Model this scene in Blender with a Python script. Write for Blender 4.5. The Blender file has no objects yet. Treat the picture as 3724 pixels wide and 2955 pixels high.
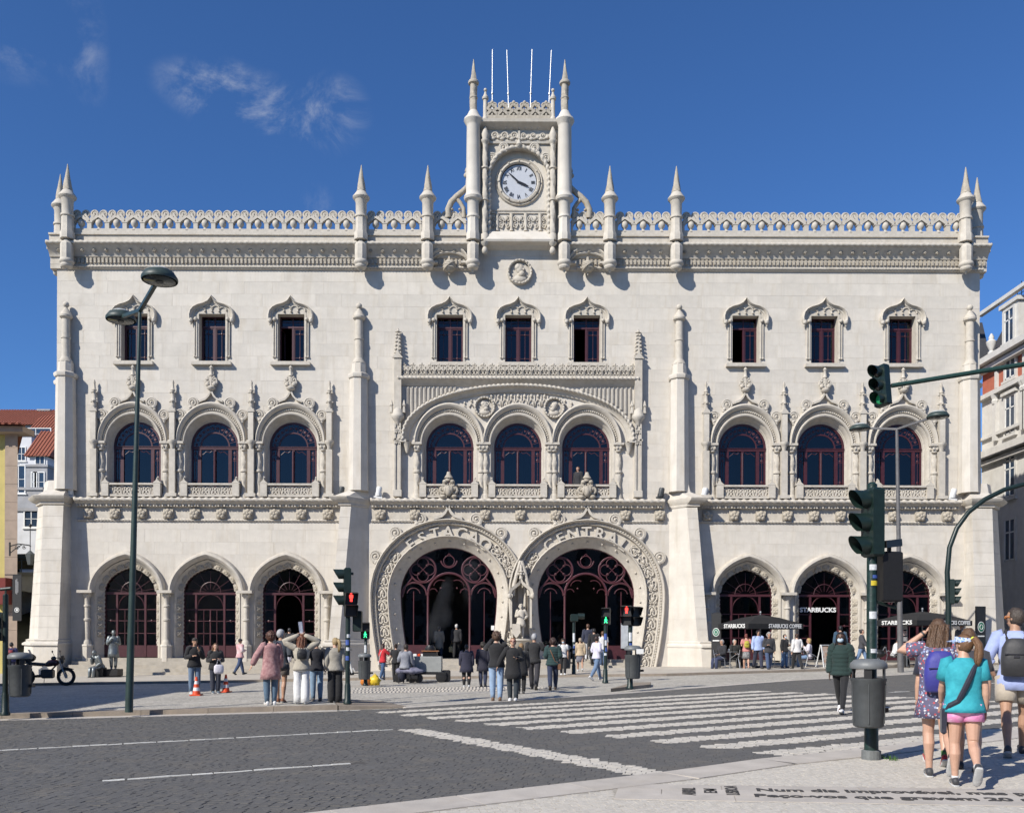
import bpy, bmesh, math, random
import numpy as np
from mathutils import Vector, Matrix
random.seed(7); np.random.seed(7)
pi=math.pi; sin=math.sin; cos=math.cos
S=bpy.context.scene; COL=S.collection
# ---- camera: stands in the square, level, looking along +Y, rising front ----
F=3300.; CX=1862.; HY=2315.; CH=1.58; SL=.018; ROLL=.0035
cd=bpy.data.cameras.new('camera'); cam=bpy.data.objects.new('camera',cd); COL.objects.link(cam)
cam.location=(0,0,CH); cam.rotation_euler=(pi/2,-ROLL,0)
cd.sensor_width=36; cd.lens=36*F/3724; cd.shift_y=(HY-1477.5)/3724; cd.shift_x=0
cd.clip_start=.1; cd.clip_end=3000
S.camera=cam
# ---- sky and sun ----
SUN_EL=math.radians(35.3)
W=bpy.data.worlds.new('World'); S.world=W; W.use_nodes=True
nt=W.node_tree; N=nt.nodes; L=nt.links
for n in list(N): N.remove(n)
def nn(t,**k):
    n=N.new(t)
    for a,b in k.items(): setattr(n,a,b)
    return n
wo=nn('ShaderNodeOutputWorld'); bg=nn('ShaderNodeBackground'); sky=nn('ShaderNodeTexSky')
sky.sky_type='NISHITA'; sky.sun_disc=False; sky.sun_elevation=SUN_EL; sky.sun_rotation=math.radians(225)
sky.altitude=600; sky.air_density=1.0; sky.dust_density=.25; sky.ozone_density=3.2
bg.inputs[1].default_value=.070
tc=nn('ShaderNodeTexCoord')
def blob(px,py,wx,wy,rot):
    d=Vector(((px-CX)/F,1,(HY-py)/F)).normalized()
    r=Vector((d.y,-d.x,0)).normalized(); u=r.cross(d).normalized()
    a=r*cos(rot)+u*sin(rot); b=-r*sin(rot)+u*cos(rot)
    s=nn('ShaderNodeVectorMath',operation='SUBTRACT'); s.inputs[1].default_value=d; L.new(tc.outputs['Generated'],s.inputs[0])
    q=[]
    for ax,w in ((a,wx/F),(b,wy/F)):
        m=nn('ShaderNodeVectorMath',operation='DOT_PRODUCT'); m.inputs[1].default_value=ax/w; L.new(s.outputs[0],m.inputs[0])
        p=nn('ShaderNodeMath',operation='MULTIPLY'); L.new(m.outputs['Value'],p.inputs[0]); L.new(m.outputs['Value'],p.inputs[1]); q.append(p)
    e=nn('ShaderNodeMath',operation='ADD'); L.new(q[0].outputs[0],e.inputs[0]); L.new(q[1].outputs[0],e.inputs[1])
    mr=nn('ShaderNodeMapRange',interpolation_type='SMOOTHSTEP'); mr.inputs[1].default_value=0; mr.inputs[2].default_value=1; mr.inputs[3].default_value=1; mr.inputs[4].default_value=0
    L.new(e.outputs[0],mr.inputs[0]); return mr.outputs[0]
bl=[blob(930,400,330,120,-.15),blob(860,375,150,110,-.7),blob(1190,420,150,130,.3),blob(285,120,80,240,.12),blob(40,170,170,110,0),blob(1120,745,100,70,.4)]
acc=bl[0]
for i_,b in enumerate(bl[1:]):
    if i_>1:
        w_=nn('ShaderNodeMath',operation='MULTIPLY'); L.new(b,w_.inputs[0]); w_.inputs[1].default_value=.4; b=w_.outputs[0]
    m=nn('ShaderNodeMath',operation='MAXIMUM'); L.new(acc,m.inputs[0]); L.new(b,m.inputs[1]); acc=m.outputs[0]
nz=nn('ShaderNodeTexNoise'); nz.inputs['Scale'].default_value=11; nz.inputs['Detail'].default_value=9; nz.inputs['Roughness'].default_value=.66; nz.inputs['Distortion'].default_value=.6
L.new(tc.outputs['Generated'],nz.inputs[0])
mr=nn('ShaderNodeMapRange',interpolation_type='SMOOTHSTEP'); mr.inputs[1].default_value=.46; mr.inputs[2].default_value=.84; L.new(nz.outputs[0],mr.inputs[0])
mu=nn('ShaderNodeMath',operation='MULTIPLY'); L.new(acc,mu.inputs[0]); L.new(mr.outputs[0],mu.inputs[1])
wb=nn('ShaderNodeMix',data_type='RGBA',blend_type='MULTIPLY'); wb.inputs[0].default_value=1; L.new(sky.outputs[0],wb.inputs[6]); wb.inputs[7].default_value=(.64,1.03,1.52,1)
mx=nn('ShaderNodeMix',data_type='RGBA'); L.new(mu.outputs[0],mx.inputs[0]); L.new(wb.outputs[2],mx.inputs[6]); mx.inputs[7].default_value=(7.2,7.6,8.3,1)
L.new(mx.outputs[2],bg.inputs[0]); L.new(bg.outputs[0],wo.inputs[0])
sd=bpy.data.lights.new('sun','SUN'); sd.energy=5.0; sd.angle=math.radians(.53); sd.color=(1,.948,.86)
so=bpy.data.objects.new('sun',sd); COL.objects.link(so)
h=cos(SUN_EL); SD=Vector((-h*sin(pi/4),-h*cos(pi/4),sin(SUN_EL)))   # towards the sun
so.rotation_euler=SD.to_track_quat('Z','Y').to_euler(); so.location=(-30,-30,60)
vs=S.view_settings; vs.view_transform='Standard'; vs.look='None'; vs.gamma=1; vs.use_curve_mapping=False; vs.exposure=.33
S.render.engine='CYCLES'
S.cycles.max_bounces=5; S.cycles.diffuse_bounces=3; S.cycles.glossy_bounces=2; S.cycles.transparent_max_bounces=8
# ================= helpers =================
def rc(x,y): return y-ROLL*(x-CX)
def G(x,y):
    dx=(x-CX)/F; dz=(HY-rc(x,y))/F; t=CH/(SL*dx-dz); return Vector((t*dx,t,SL*t*dx))
def PT(x,y,Y): return Vector(((x-CX)/F*Y,Y,CH+(HY-rc(x,y))/F*Y))
def gz(x): return SL*x
class MB:
    def __init__(s): s.v=[]; s.f=[]; s.m=[]; s.cm=0
    def add(s,vs,fs):
        o=len(s.v); s.v+=[tuple(q) for q in vs]
        for f in fs: s.f.append(tuple(i+o for i in f)); s.m.append(s.cm)
        return s
    def box(s,x0,x1,y0,y1,z0,z1,tx=0,ty=0):
        v=[(x0,y0,z0),(x1,y0,z0),(x1,y1,z0),(x0,y1,z0),(x0+tx,y0+ty,z1),(x1-tx,y0+ty,z1),(x1-tx,y1-ty,z1),(x0+tx,y1-ty,z1)]
        return s.add(v,[(3,2,1,0),(4,5,6,7),(0,1,5,4),(1,2,6,5),(2,3,7,6),(3,0,4,7)])
    def bbox(s,x0,x1,y0,y1,z0,z1,b=.02):   # bevelled box
        v=[];
        for z,i in ((z0,b),(z0+b,0),(z1-b,0),(z1,b)):
            v+=[(x0+i,y0+i,z),(x1-i,y0+i,z),(x1-i,y1-i,z),(x0+i,y1-i,z)]
        f=[(3,2,1,0),(12,13,14,15)]
        for k in range(3):
            for j in range(4): f.append((4*k+j,4*k+(j+1)%4,4*k+4+(j+1)%4,4*k+4+j))
        return s.add(v,f)
    def obox(s,a,b,w,t,up=(0,0,1)):      # bar from a to b, width w (side), thickness t
        a=Vector(a); b=Vector(b); d=(b-a).normalized(); u=Vector(up)
        if abs(d.dot(u))>.95: u=Vector((0,1,0))
        r=d.cross(u).normalized()*(w/2); q=r.cross(d).normalized()*(t/2)
        v=[a-r-q,a+r-q,a+r+q,a-r+q,b-r-q,b+r-q,b+r+q,b-r+q]
        return s.add(v,[(3,2,1,0),(4,5,6,7),(0,1,5,4),(1,2,6,5),(2,3,7,6),(3,0,4,7)])
    def prism(s,poly,y0,y1,back=True):   # poly of (x,z), front at y0
        n=len(poly); v=[(x,y0,z) for x,z in poly]+[(x,y1,z) for x,z in poly]
        f=[tuple(range(n))]+[(i,(i+1)%n,n+(i+1)%n,n+i) for i in range(n)]
        if back: f.append(tuple(range(2*n-1,n-1,-1)))
        return s.add(v,f)
    def hprism(s,poly,z0,z1,zf=None):      # horizontal polygon (x,y)
        n=len(poly); g=(lambda x:0) if zf is None else zf
        v=[(x,y,z0+g(x)) for x,y in poly]+[(x,y,z1+g(x)) for x,y in poly]
        f=[tuple(range(n-1,-1,-1)),tuple(range(n,2*n))]+[(i,(i+1)%n,n+(i+1)%n,n+i) for i in range(n)]
        return s.add(v,f)
    def lathe(s,prof,c=(0,0,0),n=12,ph=0,lob=0,tw=0,amp=.12,sy=1,caps=True):
        v=[]; f=[]
        for r,z in prof:
            for i in range(n):
                a=ph+2*pi*i/n; q=r
                if lob: q=r*(1+amp*cos(lob*a+tw*z))
                v.append((c[0]+q*cos(a),c[1]+q*sin(a)*sy,c[2]+z))
        for k in range(len(prof)-1):
            for i in range(n): f.append((k*n+i,k*n+(i+1)%n,k*n+n+(i+1)%n,k*n+n+i))
        if caps:
            f.append(tuple(range(n-1,-1,-1))); f.append(tuple(range((len(prof)-1)*n,len(prof)*n)))
        return s.add(v,f)
    def tube(s,pts,r,n=8,closed=False,lob=0,tw=0,amp=.2,caps=True,flat=1,up=None):
        P=[Vector(p) for p in pts]; m=len(P); R=r if hasattr(r,'__len__') else [r]*m
        v=[];f=[]; dist=0; pu=None
        for k in range(m):
            if closed: d=P[(k+1)%m]-P[k-1]
            else: d=P[min(k+1,m-1)]-P[max(k-1,0)]
            d=d.normalized() if d.length>1e-9 else Vector((0,0,1))
            if k: dist+=(P[k]-P[k-1]).length
            u=Vector(up) if up else (pu if pu is not None else (Vector((0,1,0)) if abs(d.y)<.9 else Vector((1,0,0))))
            a=d.cross(u).normalized(); b=a.cross(d).normalized(); pu=b
            for i in range(n):
                t=2*pi*i/n; q=R[k]
                if lob: q*=1+amp*cos(lob*t+tw*dist)
                v.append(P[k]+a*(q*cos(t))+b*(q*sin(t)*flat))
        for k in range(m if closed else m-1):
            k2=(k+1)%m
            for i in range(n): f.append((k*n+i,k*n+(i+1)%n,k2*n+(i+1)%n,k2*n+i))
        if caps and not closed:
            f.append(tuple(range(n-1,-1,-1))); f.append(tuple(range((m-1)*n,m*n)))
        return s.add(v,f)
    def ell(s,c,r,n=12,m=8,M=None,fn=None):
        v=[];f=[]
        for j in range(m+1):
            t=pi*j/m
            for i in range(n):
                a=2*pi*i/n; p=Vector((sin(t)*cos(a),sin(t)*sin(a),-cos(t)))
                if fn: p=fn(p)
                p=Vector((p.x*r[0],p.y*r[1],p.z*r[2]))
                if M is not None: p=M@p
                v.append(Vector(c)+p)
        for j in range(m):
            for i in range(n): f.append((j*n+i,j*n+(i+1)%n,j*n+n+(i+1)%n,j*n+n+i))
        return s.add(v,f)
    def loft(s,rings,caps=True,closed=False):    # rings of equal point counts
        n=len(rings[0]); v=[p for r in rings for p in r]; f=[]
        for k in range(len(rings)-1):
            for i in range(n if not closed else n): f.append((k*n+i,k*n+(i+1)%n,k*n+n+(i+1)%n,k*n+n+i))
        if caps: f.append(tuple(range(n-1,-1,-1))); f.append(tuple(range((len(rings)-1)*n,len(rings)*n)))
        return s.add(v,f)
    def band(s,inner,outer,prof):   # two polylines (x,z), profile [(frac,y)]
        m=len(prof); v=[];f=[]
        for (a,b),(c,d) in zip(inner,outer):
            for q,y in prof: v.append((a+(c-a)*q,y,b+(d-b)*q))
        for k in range(len(inner)-1):
            for i in range(m-1): f.append((k*m+i,k*m+i+1,k*m+m+i+1,k*m+m+i))
        return s.add(v,f)
    def xf(s,M):
        s.v=[tuple(M@Vector(p)) for p in s.v]; return s
    def merge(s,o,M=None):
        return s.add([M@Vector(p) for p in o.v] if M is not None else o.v,o.f)
    def mesh(s,name,mats,smooth=False):
        me=bpy.data.meshes.new(name); me.from_pydata([tuple(p) for p in s.v],[],s.f)
        if not isinstance(mats,(list,tuple)): mats=[mats]
        for q in mats: me.materials.append(q)
        if len(mats)>1: me.polygons.foreach_set('material_index',s.m)
        if smooth:
            me.polygons.foreach_set('use_smooth',[True]*len(me.polygons))
            if smooth!='all': me.set_sharp_from_angle(angle=math.radians(38 if smooth is True else smooth))
        return me
    def build(s,name,mats,parent=None,loc=None,smooth=False,rz=0):
        return put(name,s.mesh(name,mats,smooth),parent,loc,rz)
def put(name,me,parent=None,loc=None,rz=0):
    o=bpy.data.objects.new(name,me); COL.objects.link(o)
    if parent: o.parent=parent
    if loc is not None: o.location=loc
    if rz: o.rotation_euler=(0,0,rz)
    return o
def tag(o,label,cat,group=None):
    o['label']=label; o['category']=cat
    if group: o['group']=group
    return o
def thing(name,label,cat,loc=(0,0,0),rz=0,group=None):
    return tag(put(name,None,None,loc,rz),label,cat,group)
def struct(o): o['kind']='structure'; return o
def stuff(o): o['kind']='stuff'; return o
def dup(o,parent=None,loc=None,rz=None):
    c=o.copy(); COL.objects.link(c); c.parent=parent
    if loc is not None: c.location=loc
    if rz is not None: c.rotation_euler=(0,0,rz)
    for ch in o.children: dup(ch,c)
    return c
def npmesh(name,V,Fq,mats,mi=None):   # quads
    me=bpy.data.meshes.new(name); V=np.asarray(V,np.float32); Fq=np.asarray(Fq,np.int32)
    me.vertices.add(len(V)); me.vertices.foreach_set('co',V.ravel())
    me.loops.add(Fq.size); me.loops.foreach_set('vertex_index',Fq.ravel())
    me.polygons.add(len(Fq)); me.polygons.foreach_set('loop_start',np.arange(len(Fq),dtype=np.int32)*4)
    for q in mats: me.materials.append(q)
    if mi is not None: me.polygons.foreach_set('material_index',np.asarray(mi,np.int32))
    me.update(calc_edges=True); me.validate(); me.polygons.foreach_set('use_smooth',[False]*len(me.polygons)); return me
# ================= materials =================
def mat(name,col,rough=.6,var=.12,scale=4,bump=0,bscale=60,metal=0,spec=.5,emit=0,isl=0,col2=None,stain=0,coat=0,sheen=0,streak=0):
    if not emit: col=tuple(c*.84 for c in col); col2=tuple(c*.84 for c in col2) if col2 else None
    m=bpy.data.materials.new(name); m.use_nodes=True; t=m.node_tree; n=t.nodes; l=t.links
    b=n['Principled BSDF']; b.inputs['Roughness'].default_value=rough; b.inputs['Metallic'].default_value=metal; b.inputs['Specular IOR Level'].default_value=spec
    if coat: b.inputs['Coat Weight'].default_value=coat; b.inputs['Coat Roughness'].default_value=.1
    if sheen: b.inputs['Sheen Weight'].default_value=sheen
    tcn=n.new('ShaderNodeTexCoord'); no=n.new('ShaderNodeTexNoise'); no.inputs['Scale'].default_value=scale; no.inputs['Detail'].default_value=6; no.inputs['Roughness'].default_value=.6
    l.new(tcn.outputs['Object'],no.inputs['Vector'])
    mp=n.new('ShaderNodeMapRange'); mp.inputs[1].default_value=.3; mp.inputs[2].default_value=.7; l.new(no.outputs[0],mp.inputs[0])
    mxn=n.new('ShaderNodeMix'); mxn.data_type='RGBA'; l.new(mp.outputs[0],mxn.inputs[0])
    c1=col2 if col2 else tuple(c*(1-var) for c in col); c2=col if col2 else tuple(min(1,c*(1+var)) for c in col)
    mxn.inputs[6].default_value=(*c1,1); mxn.inputs[7].default_value=(*c2,1)
    out=mxn.outputs[2]
    if isl:
        g=n.new('ShaderNodeNewGeometry'); oi=n.new('ShaderNodeObjectInfo')
        ad=n.new('ShaderNodeMath'); ad.operation='ADD'; l.new(g.outputs['Random Per Island'],ad.inputs[0]); l.new(oi.outputs['Random'],ad.inputs[1])
        fr=n.new('ShaderNodeMath'); fr.operation='FRACT'; l.new(ad.outputs[0],fr.inputs[0])
        mr=n.new('ShaderNodeMapRange'); mr.inputs[3].default_value=1-isl; mr.inputs[4].default_value=1+isl*.6; l.new(fr.outputs[0],mr.inputs[0])
        mu=n.new('ShaderNodeMix'); mu.data_type='RGBA'; mu.blend_type='MULTIPLY'; mu.inputs[0].default_value=1; l.new(out,mu.inputs[6])
        cb=n.new('ShaderNodeCombineColor'); 
        for i in range(3): l.new(mr.outputs[0],cb.inputs[i])
        l.new(cb.outputs[0],mu.inputs[7]); out=mu.outputs[2]
    if stain:
        mg=n.new('ShaderNodeMapping'); mg.inputs['Scale'].default_value=(1.3,1.3,.22); l.new(tcn.outputs['Object'],mg.inputs[0])
        n2=n.new('ShaderNodeTexNoise'); n2.inputs['Scale'].default_value=1.6; n2.inputs['Detail'].default_value=8; n2.inputs['Roughness'].default_value=.65; l.new(mg.outputs[0],n2.inputs[0])
        m2=n.new('ShaderNodeMapRange'); m2.inputs[1].default_value=.50; m2.inputs[2].default_value=.75; m2.inputs[4].default_value=stain; l.new(n2.outputs[0],m2.inputs[0])
        mu=n.new('ShaderNodeMix'); mu.data_type='RGBA'; l.new(m2.outputs[0],mu.inputs[0]); l.new(out,mu.inputs[6]); mu.inputs[7].default_value=(.36,.29,.19,1); out=mu.outputs[2]
        n3=n.new('ShaderNodeTexNoise'); n3.inputs['Scale'].default_value=.9; n3.inputs['Detail'].default_value=9; n3.inputs['Roughness'].default_value=.7; l.new(tcn.outputs['Object'],n3.inputs[0])
        m3=n.new('ShaderNodeMapRange'); m3.inputs[1].default_value=.55; m3.inputs[2].default_value=.8; m3.inputs[4].default_value=stain*.8; l.new(n3.outputs[0],m3.inputs[0])
        mu=n.new('ShaderNodeMix'); mu.data_type='RGBA'; l.new(m3.outputs[0],mu.inputs[0]); l.new(out,mu.inputs[6]); mu.inputs[7].default_value=(.30,.29,.27,1); out=mu.outputs[2]
    if streak:
        mg=n.new('ShaderNodeMapping'); mg.inputs['Scale'].default_value=(5.5,5.5,.30); l.new(tcn.outputs['Object'],mg.inputs[0])
        n2=n.new('ShaderNodeTexNoise'); n2.inputs['Scale'].default_value=1; n2.inputs['Detail'].default_value=5; l.new(mg.outputs[0],n2.inputs[0])
        m2=n.new('ShaderNodeMapRange'); m2.inputs[1].default_value=.58; m2.inputs[2].default_value=.78; m2.inputs[4].default_value=streak; l.new(n2.outputs[0],m2.inputs[0])
        mu=n.new('ShaderNodeMix'); mu.data_type='RGBA'; l.new(m2.outputs[0],mu.inputs[0]); l.new(out,mu.inputs[6]); mu.inputs[7].default_value=(.27,.25,.22,1); out=mu.outputs[2]
    l.new(out,b.inputs['Base Color'])
    if bump:
        nb=n.new('ShaderNodeTexNoise'); nb.inputs['Scale'].default_value=bscale; nb.inputs['Detail'].default_value=5; l.new(tcn.outputs['Object'],nb.inputs[0])
        bp=n.new('ShaderNodeBump'); bp.inputs['Strength'].default_value=bump; bp.inputs['Distance'].default_value=.02; l.new(nb.outputs[0],bp.inputs['Height']); l.new(bp.outputs[0],b.inputs['Normal'])
    if emit: b.inputs['Emission Color'].default_value=(*col,1); b.inputs['Emission Strength'].default_value=emit
    return m
def glassmat(name,tint,gl=1.0,rough=.02):
    m=bpy.data.materials.new(name); m.use_nodes=True; t=m.node_tree; n=t.nodes; l=t.links
    n.remove(n['Principled BSDF']); o=n['Material Output']
    tr=n.new('ShaderNodeBsdfTransparent'); tr.inputs[0].default_value=(*tint,1)
    g=n.new('ShaderNodeBsdfGlossy'); g.inputs[0].default_value=(gl,gl,gl,1); g.inputs['Roughness'].default_value=rough
    fz=n.new('ShaderNodeFresnel'); fz.inputs[0].default_value=1.5
    no=n.new('ShaderNodeTexNoise'); no.inputs['Scale'].default_value=1.3; tcn=n.new('ShaderNodeTexCoord'); l.new(tcn.outputs['Object'],no.inputs[0])
    bp=n.new('ShaderNodeBump'); bp.inputs['Strength'].default_value=.06; bp.inputs['Distance'].default_value=.05; l.new(no.outputs[0],bp.inputs['Height']); l.new(bp.outputs[0],g.inputs['Normal'])
    mxs=n.new('ShaderNodeMixShader'); l.new(fz.outputs[0],mxs.inputs[0]); l.new(tr.outputs[0],mxs.inputs[1]); l.new(g.outputs[0],mxs.inputs[2]); l.new(mxs.outputs[0],o.inputs[0])
    return m
STONE=mat('limestone_ashlar',(.625,.580,.510),.8,.09,1.7,.3,22,isl=.06,stain=.40,streak=.22)
CARV=mat('limestone_carved',(.54,.495,.425),.8,.12,5,.3,40,stain=.35)
CARVD=mat('limestone_weathered',(.43,.385,.315),.85,.2,7,.5,40,stain=.45)
RED=mat('oxblood_paint',(.060,.013,.019),.45,.2,6,.1,30)
GLASS=glassmat('window_glass',(.30,.34,.40))
GLASSD=glassmat('shop_glass',(.42,.43,.45))
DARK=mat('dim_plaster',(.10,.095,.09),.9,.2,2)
LEAD=mat('lead_came',(.03,.015,.02),.5)
GREENP=mat('dark_green_paint',(.009,.022,.019),.42,.25,14,.1,60,spec=.5)
BLACKP=mat('black_plastic',(.012,.012,.013),.45,.2,20)
GREYP=mat('grey_plastic',(.055,.06,.062),.5,.18,9,.15,80)
STEEL=mat('galvanised_steel',(.32,.33,.34),.45,.15,8,metal=.7)
ALU=mat('brushed_aluminium',(.62,.63,.64),.35,.08,12,metal=.9)
WHITEP=mat('white_paint',(.78,.78,.76),.5,.06,6)
# ================= ground =================
def Gh(x,y,hh):
    dx=(x-CX)/F; dz=(HY-rc(x,y))/F; t=(CH-hh)/(SL*dx-dz); return Vector((t*dx,t,SL*t*dx+hh))
ASPH=mat('basalt_sand',(.074,.070,.065),.95,.3,30)
COB=mat('basalt_cobble',(.118,.116,.113),.66,.14,26,.15,70,isl=.09,spec=.35,stain=.16)
WCOB=mat('white_limestone_cobble',(.58,.54,.475),.75,.12,20,.10,50,isl=.08)
SLAB=mat('pavement_slab',(.53,.485,.43),.72,.12,3,.2,50,isl=.08,stain=.22)
KERB=mat('kerb_stone',(.27,.225,.18),.8,.18,4,.3,30,stain=.3)
def calcada():
    m=mat('calcada_paving',(.50,.47,.415),.8,.12,.7,0,stain=.18); t=m.node_tree; n=t.nodes; l=t.links
    b=n['Principled BSDF']; src=b.inputs['Base Color'].links[0].from_socket
    vo=n.new('ShaderNodeTexVoronoi'); vo.feature='DISTANCE_TO_EDGE'; vo.inputs['Scale'].default_value=13
    vc=n.new('ShaderNodeTexVoronoi'); vc.inputs['Scale'].default_value=13
    tcn=n.new('ShaderNodeTexCoord'); l.new(tcn.outputs['Object'],vo.inputs[0]); l.new(tcn.outputs['Object'],vc.inputs[0])
    mr=n.new('ShaderNodeMapRange'); mr.inputs[1].default_value=0; mr.inputs[2].default_value=.09; mr.inputs[3].default_value=.62; l.new(vo.outputs[0],mr.inputs[0])
    mu=n.new('ShaderNodeMix'); mu.data_type='RGBA'; mu.blend_type='MULTIPLY'; mu.inputs[0].default_value=1; l.new(src,mu.inputs[6]); l.new(mr.outputs[0],mu.inputs[7])
    sp=n.new('ShaderNodeSeparateColor'); l.new(vc.outputs['Color'],sp.inputs[0])
    m2=n.new('ShaderNodeMapRange'); m2.inputs[3].default_value=.72; m2.inputs[4].default_value=1.15; l.new(sp.outputs[0],m2.inputs[0])
    mu2=n.new('ShaderNodeMix'); mu2.data_type='RGBA'; mu2.blend_type='MULTIPLY'; mu2.inputs[0].default_value=1; l.new(mu.outputs[2],mu2.inputs[6]); l.new(m2.outputs[0],mu2.inputs[7])
    l.new(mu2.outputs[2],b.inputs['Base Color'])
    bp=n.new('ShaderNodeBump'); bp.inputs['Strength'].default_value=.5; bp.inputs['Distance'].default_value=.015; l.new(mr.outputs[0],bp.inputs['Height']); l.new(bp.outputs[0],b.inputs['Normal'])
    return m
CALC=calcada()
GROUND=mat('city_ground',(.20,.19,.17),.9,.2,.3)
def sheet(name,poly,hh,m,kind=True,thick=.0):
    b=MB()
    if thick: b.hprism(poly,hh-thick,hh,gz)
    else: b.add([(x,y,gz(x)+hh) for x,y in poly],[tuple(range(len(poly)))])
    o=b.build(name,m); 
    return struct(o) if kind else o
b=MB(); xs=[-900,-60,60,900]; ys=[-300,60,900]
b.add([(x,y,gz(max(-60,min(60,x)))-.16) for y in ys for x in xs],[(j*4+i,j*4+i+1,j*4+i+5,j*4+i+4) for j in range(2) for i in range(3)])
struct(b.build('ground',GROUND))
def g2(x,y): p=G(x,y); return (p.x,p.y)
def lerp2(a,b,t): return (a[0]+(b[0]-a[0])*t,a[1]+(b[1]-a[1])*t)
fL,f1,f2,f3,f4=g2(0,2615),g2(1400,2577),g2(2300,2519),g2(2894,2473),g2(3724,2430)
far=[lerp2(fL,f1,-1.9),fL,f1,f2,f3,f4,lerp2(f3,f4,1.9)]
n1,n2,n3,n4=g2(1200,2948),g2(2406,2809),g2(2762,2760),g2(3145,2722); n5=g2(3724,2652)
near=[lerp2(n4,n5,7),lerp2(n4,n5,2.5),n5,n4,n3,n2,n1,lerp2(n2,n1,2.2),lerp2(n2,n1,7.5)]
roadpoly=far+near
road=sheet('road',roadpoly,-.0025,ASPH)
def inpoly(P,poly):
    x,y=P[:,0],P[:,1]; r=np.zeros(len(P),bool); n=len(poly)
    for i in range(n):
        x0,y0=poly[i][:2]; x1,y1=poly[(i+1)%n][:2]
        if y0==y1: continue
        c=((y0>y)!=(y1>y))&(x<(x1-x0)*(y-y0)/(y1-y0)+x0); r^=c
    return r
def lay(bx,ang,a,bw,jit):
    d=np.array([cos(ang),sin(ang)]); q=np.array([-d[1],d[0]])
    c=np.array([[bx[0],bx[2]],[bx[1],bx[2]],[bx[0],bx[3]],[bx[1],bx[3]]])
    u=c@d; v=c@q; pts=[]
    k0=int(v.min()/bw)-1
    for k in range(k0,int(v.max()/bw)+2):
        us=np.arange(u.min(),u.max(),a)+np.random.rand()*a; us=us+np.random.randn(len(us))*a*jit
        vv=k*bw+np.random.randn(len(us))*bw*jit*.6+.02*np.sin(us*.35+k*.03)
        pts.append(us[:,None]*d+vv[:,None]*q)
    return np.concatenate(pts),d,q
def cobmesh(P,d,q,a,bw,hmean,hj,gap,h0):
    n=len(P); r=np.random.rand
    sx=(a/2)*(1-gap*(.1+2.2*r(n)**2)); sy=(bw/2)*(1-gap*(.1+2.2*r(n)**2)); th=(r(n)-.5)*.06
    dx=np.stack([d[0]*np.cos(th)-d[1]*np.sin(th),d[0]*np.sin(th)+d[1]*np.cos(th)],1); qx=np.stack([-dx[:,1],dx[:,0]],1)
    hz=h0+hmean+(r(n)-.5)*hj; tx=(r(n)-.5)*.05; ty=(r(n)-.5)*.05
    V=np.zeros((n,8,3),np.float32)
    for i,(e,g) in enumerate(((-1,-1),(1,-1),(1,1),(-1,1))):
        jx=1+(r(n)-.5)*.06; jy=1+(r(n)-.5)*.06
        bx=P+dx*(e*sx*jx)[:,None]+qx*(g*sy*jy)[:,None]
        V[:,i,:2]=bx; V[:,i,2]=SL*bx[:,0]+h0-.04
        tq=P+dx*(e*sx*jx*.98)[:,None]+qx*(g*sy*jy*.975)[:,None]
        V[:,4+i,:2]=tq; V[:,4+i,2]=SL*tq[:,0]+hz+e*sx*tx+g*sy*ty
    fb=np.array([[4,5,6,7],[0,1,5,4],[1,2,6,5],[2,3,7,6],[3,0,4,7]])
    return V,fb
def cobobj(name,P,d,q,a,bw,hm,hj,gap,h0,m,parent,kind=True):
    V,fb=cobmesh(P,d,q,a,bw,hm,hj,gap,h0); n=len(P)
    Fq=(fb[None]+(np.arange(n)*8)[:,None,None]).reshape(-1,4)
    o=put(name,npmesh(name,V.reshape(-1,3),Fq,[m]),parent)
    return stuff(o) if kind else o
def singles(name,P,d,q,a,bw,hm,gap,h0,m,parent):   # individual stones sharing three meshes
    mes=[]
    for k in range(4):
        V,fb=cobmesh(np.zeros((1,2)),d,q,a,bw,hm,0,gap,0); mes.append(npmesh(name,V[0],fb,[m]))
    for p in P:
        o=put(name,random.choice(mes),parent,(p[0],p[1],gz(p[0])+h0+random.uniform(-.002,.003)),random.uniform(-.06,.06)); o.rotation_euler[0]=random.uniform(-.03,.03)
AN=math.radians(28.7); D=Vector((cos(AN),sin(AN),0))
P,d,q=lay((-13.5,25,6.5,41),math.radians(-13),.118,.106,.035)
vis=(np.abs(P[:,0])<P[:,1]*.60+.6)
P=P[inpoly(P,roadpoly)&vis]
# crosswalk stripes, stop line, lane lines laid in white stone
A0=np.array(G(1375,2590)[:2]); A1=np.array(G(2802,2741)[:2]); NS=11; dv=np.array(D[:2]); pv=np.array([-dv[1],dv[0]])
stripes=[]
for i in range(NS):
    c=A0+(A1-A0)*i/(NS-1); stripes.append((c,11.2 if i<NS-1 else 10))
used=np.zeros(len(P),bool)
for c,Ls in stripes:
    r=P-c; u=r@dv; v=r@pv; k=(u>np.random.randn(len(P))*.03)&(u<Ls)&(np.abs(v)<.245); k&=~used; used|=k
    if k.any(): cobobj('crosswalk_stripe',P[k],d,q,.118,.106,.002,.006,.04,0,WCOB,road,False)
sl=[G(1440,2651),G(1530,2648),G(2445,2808),G(2330,2822)]
k=inpoly(P,sl)&~used; used|=k
cobobj('stop_line',P[k],d,q,.118,.106,.002,.006,.04,0,WCOB,road,False)
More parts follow.
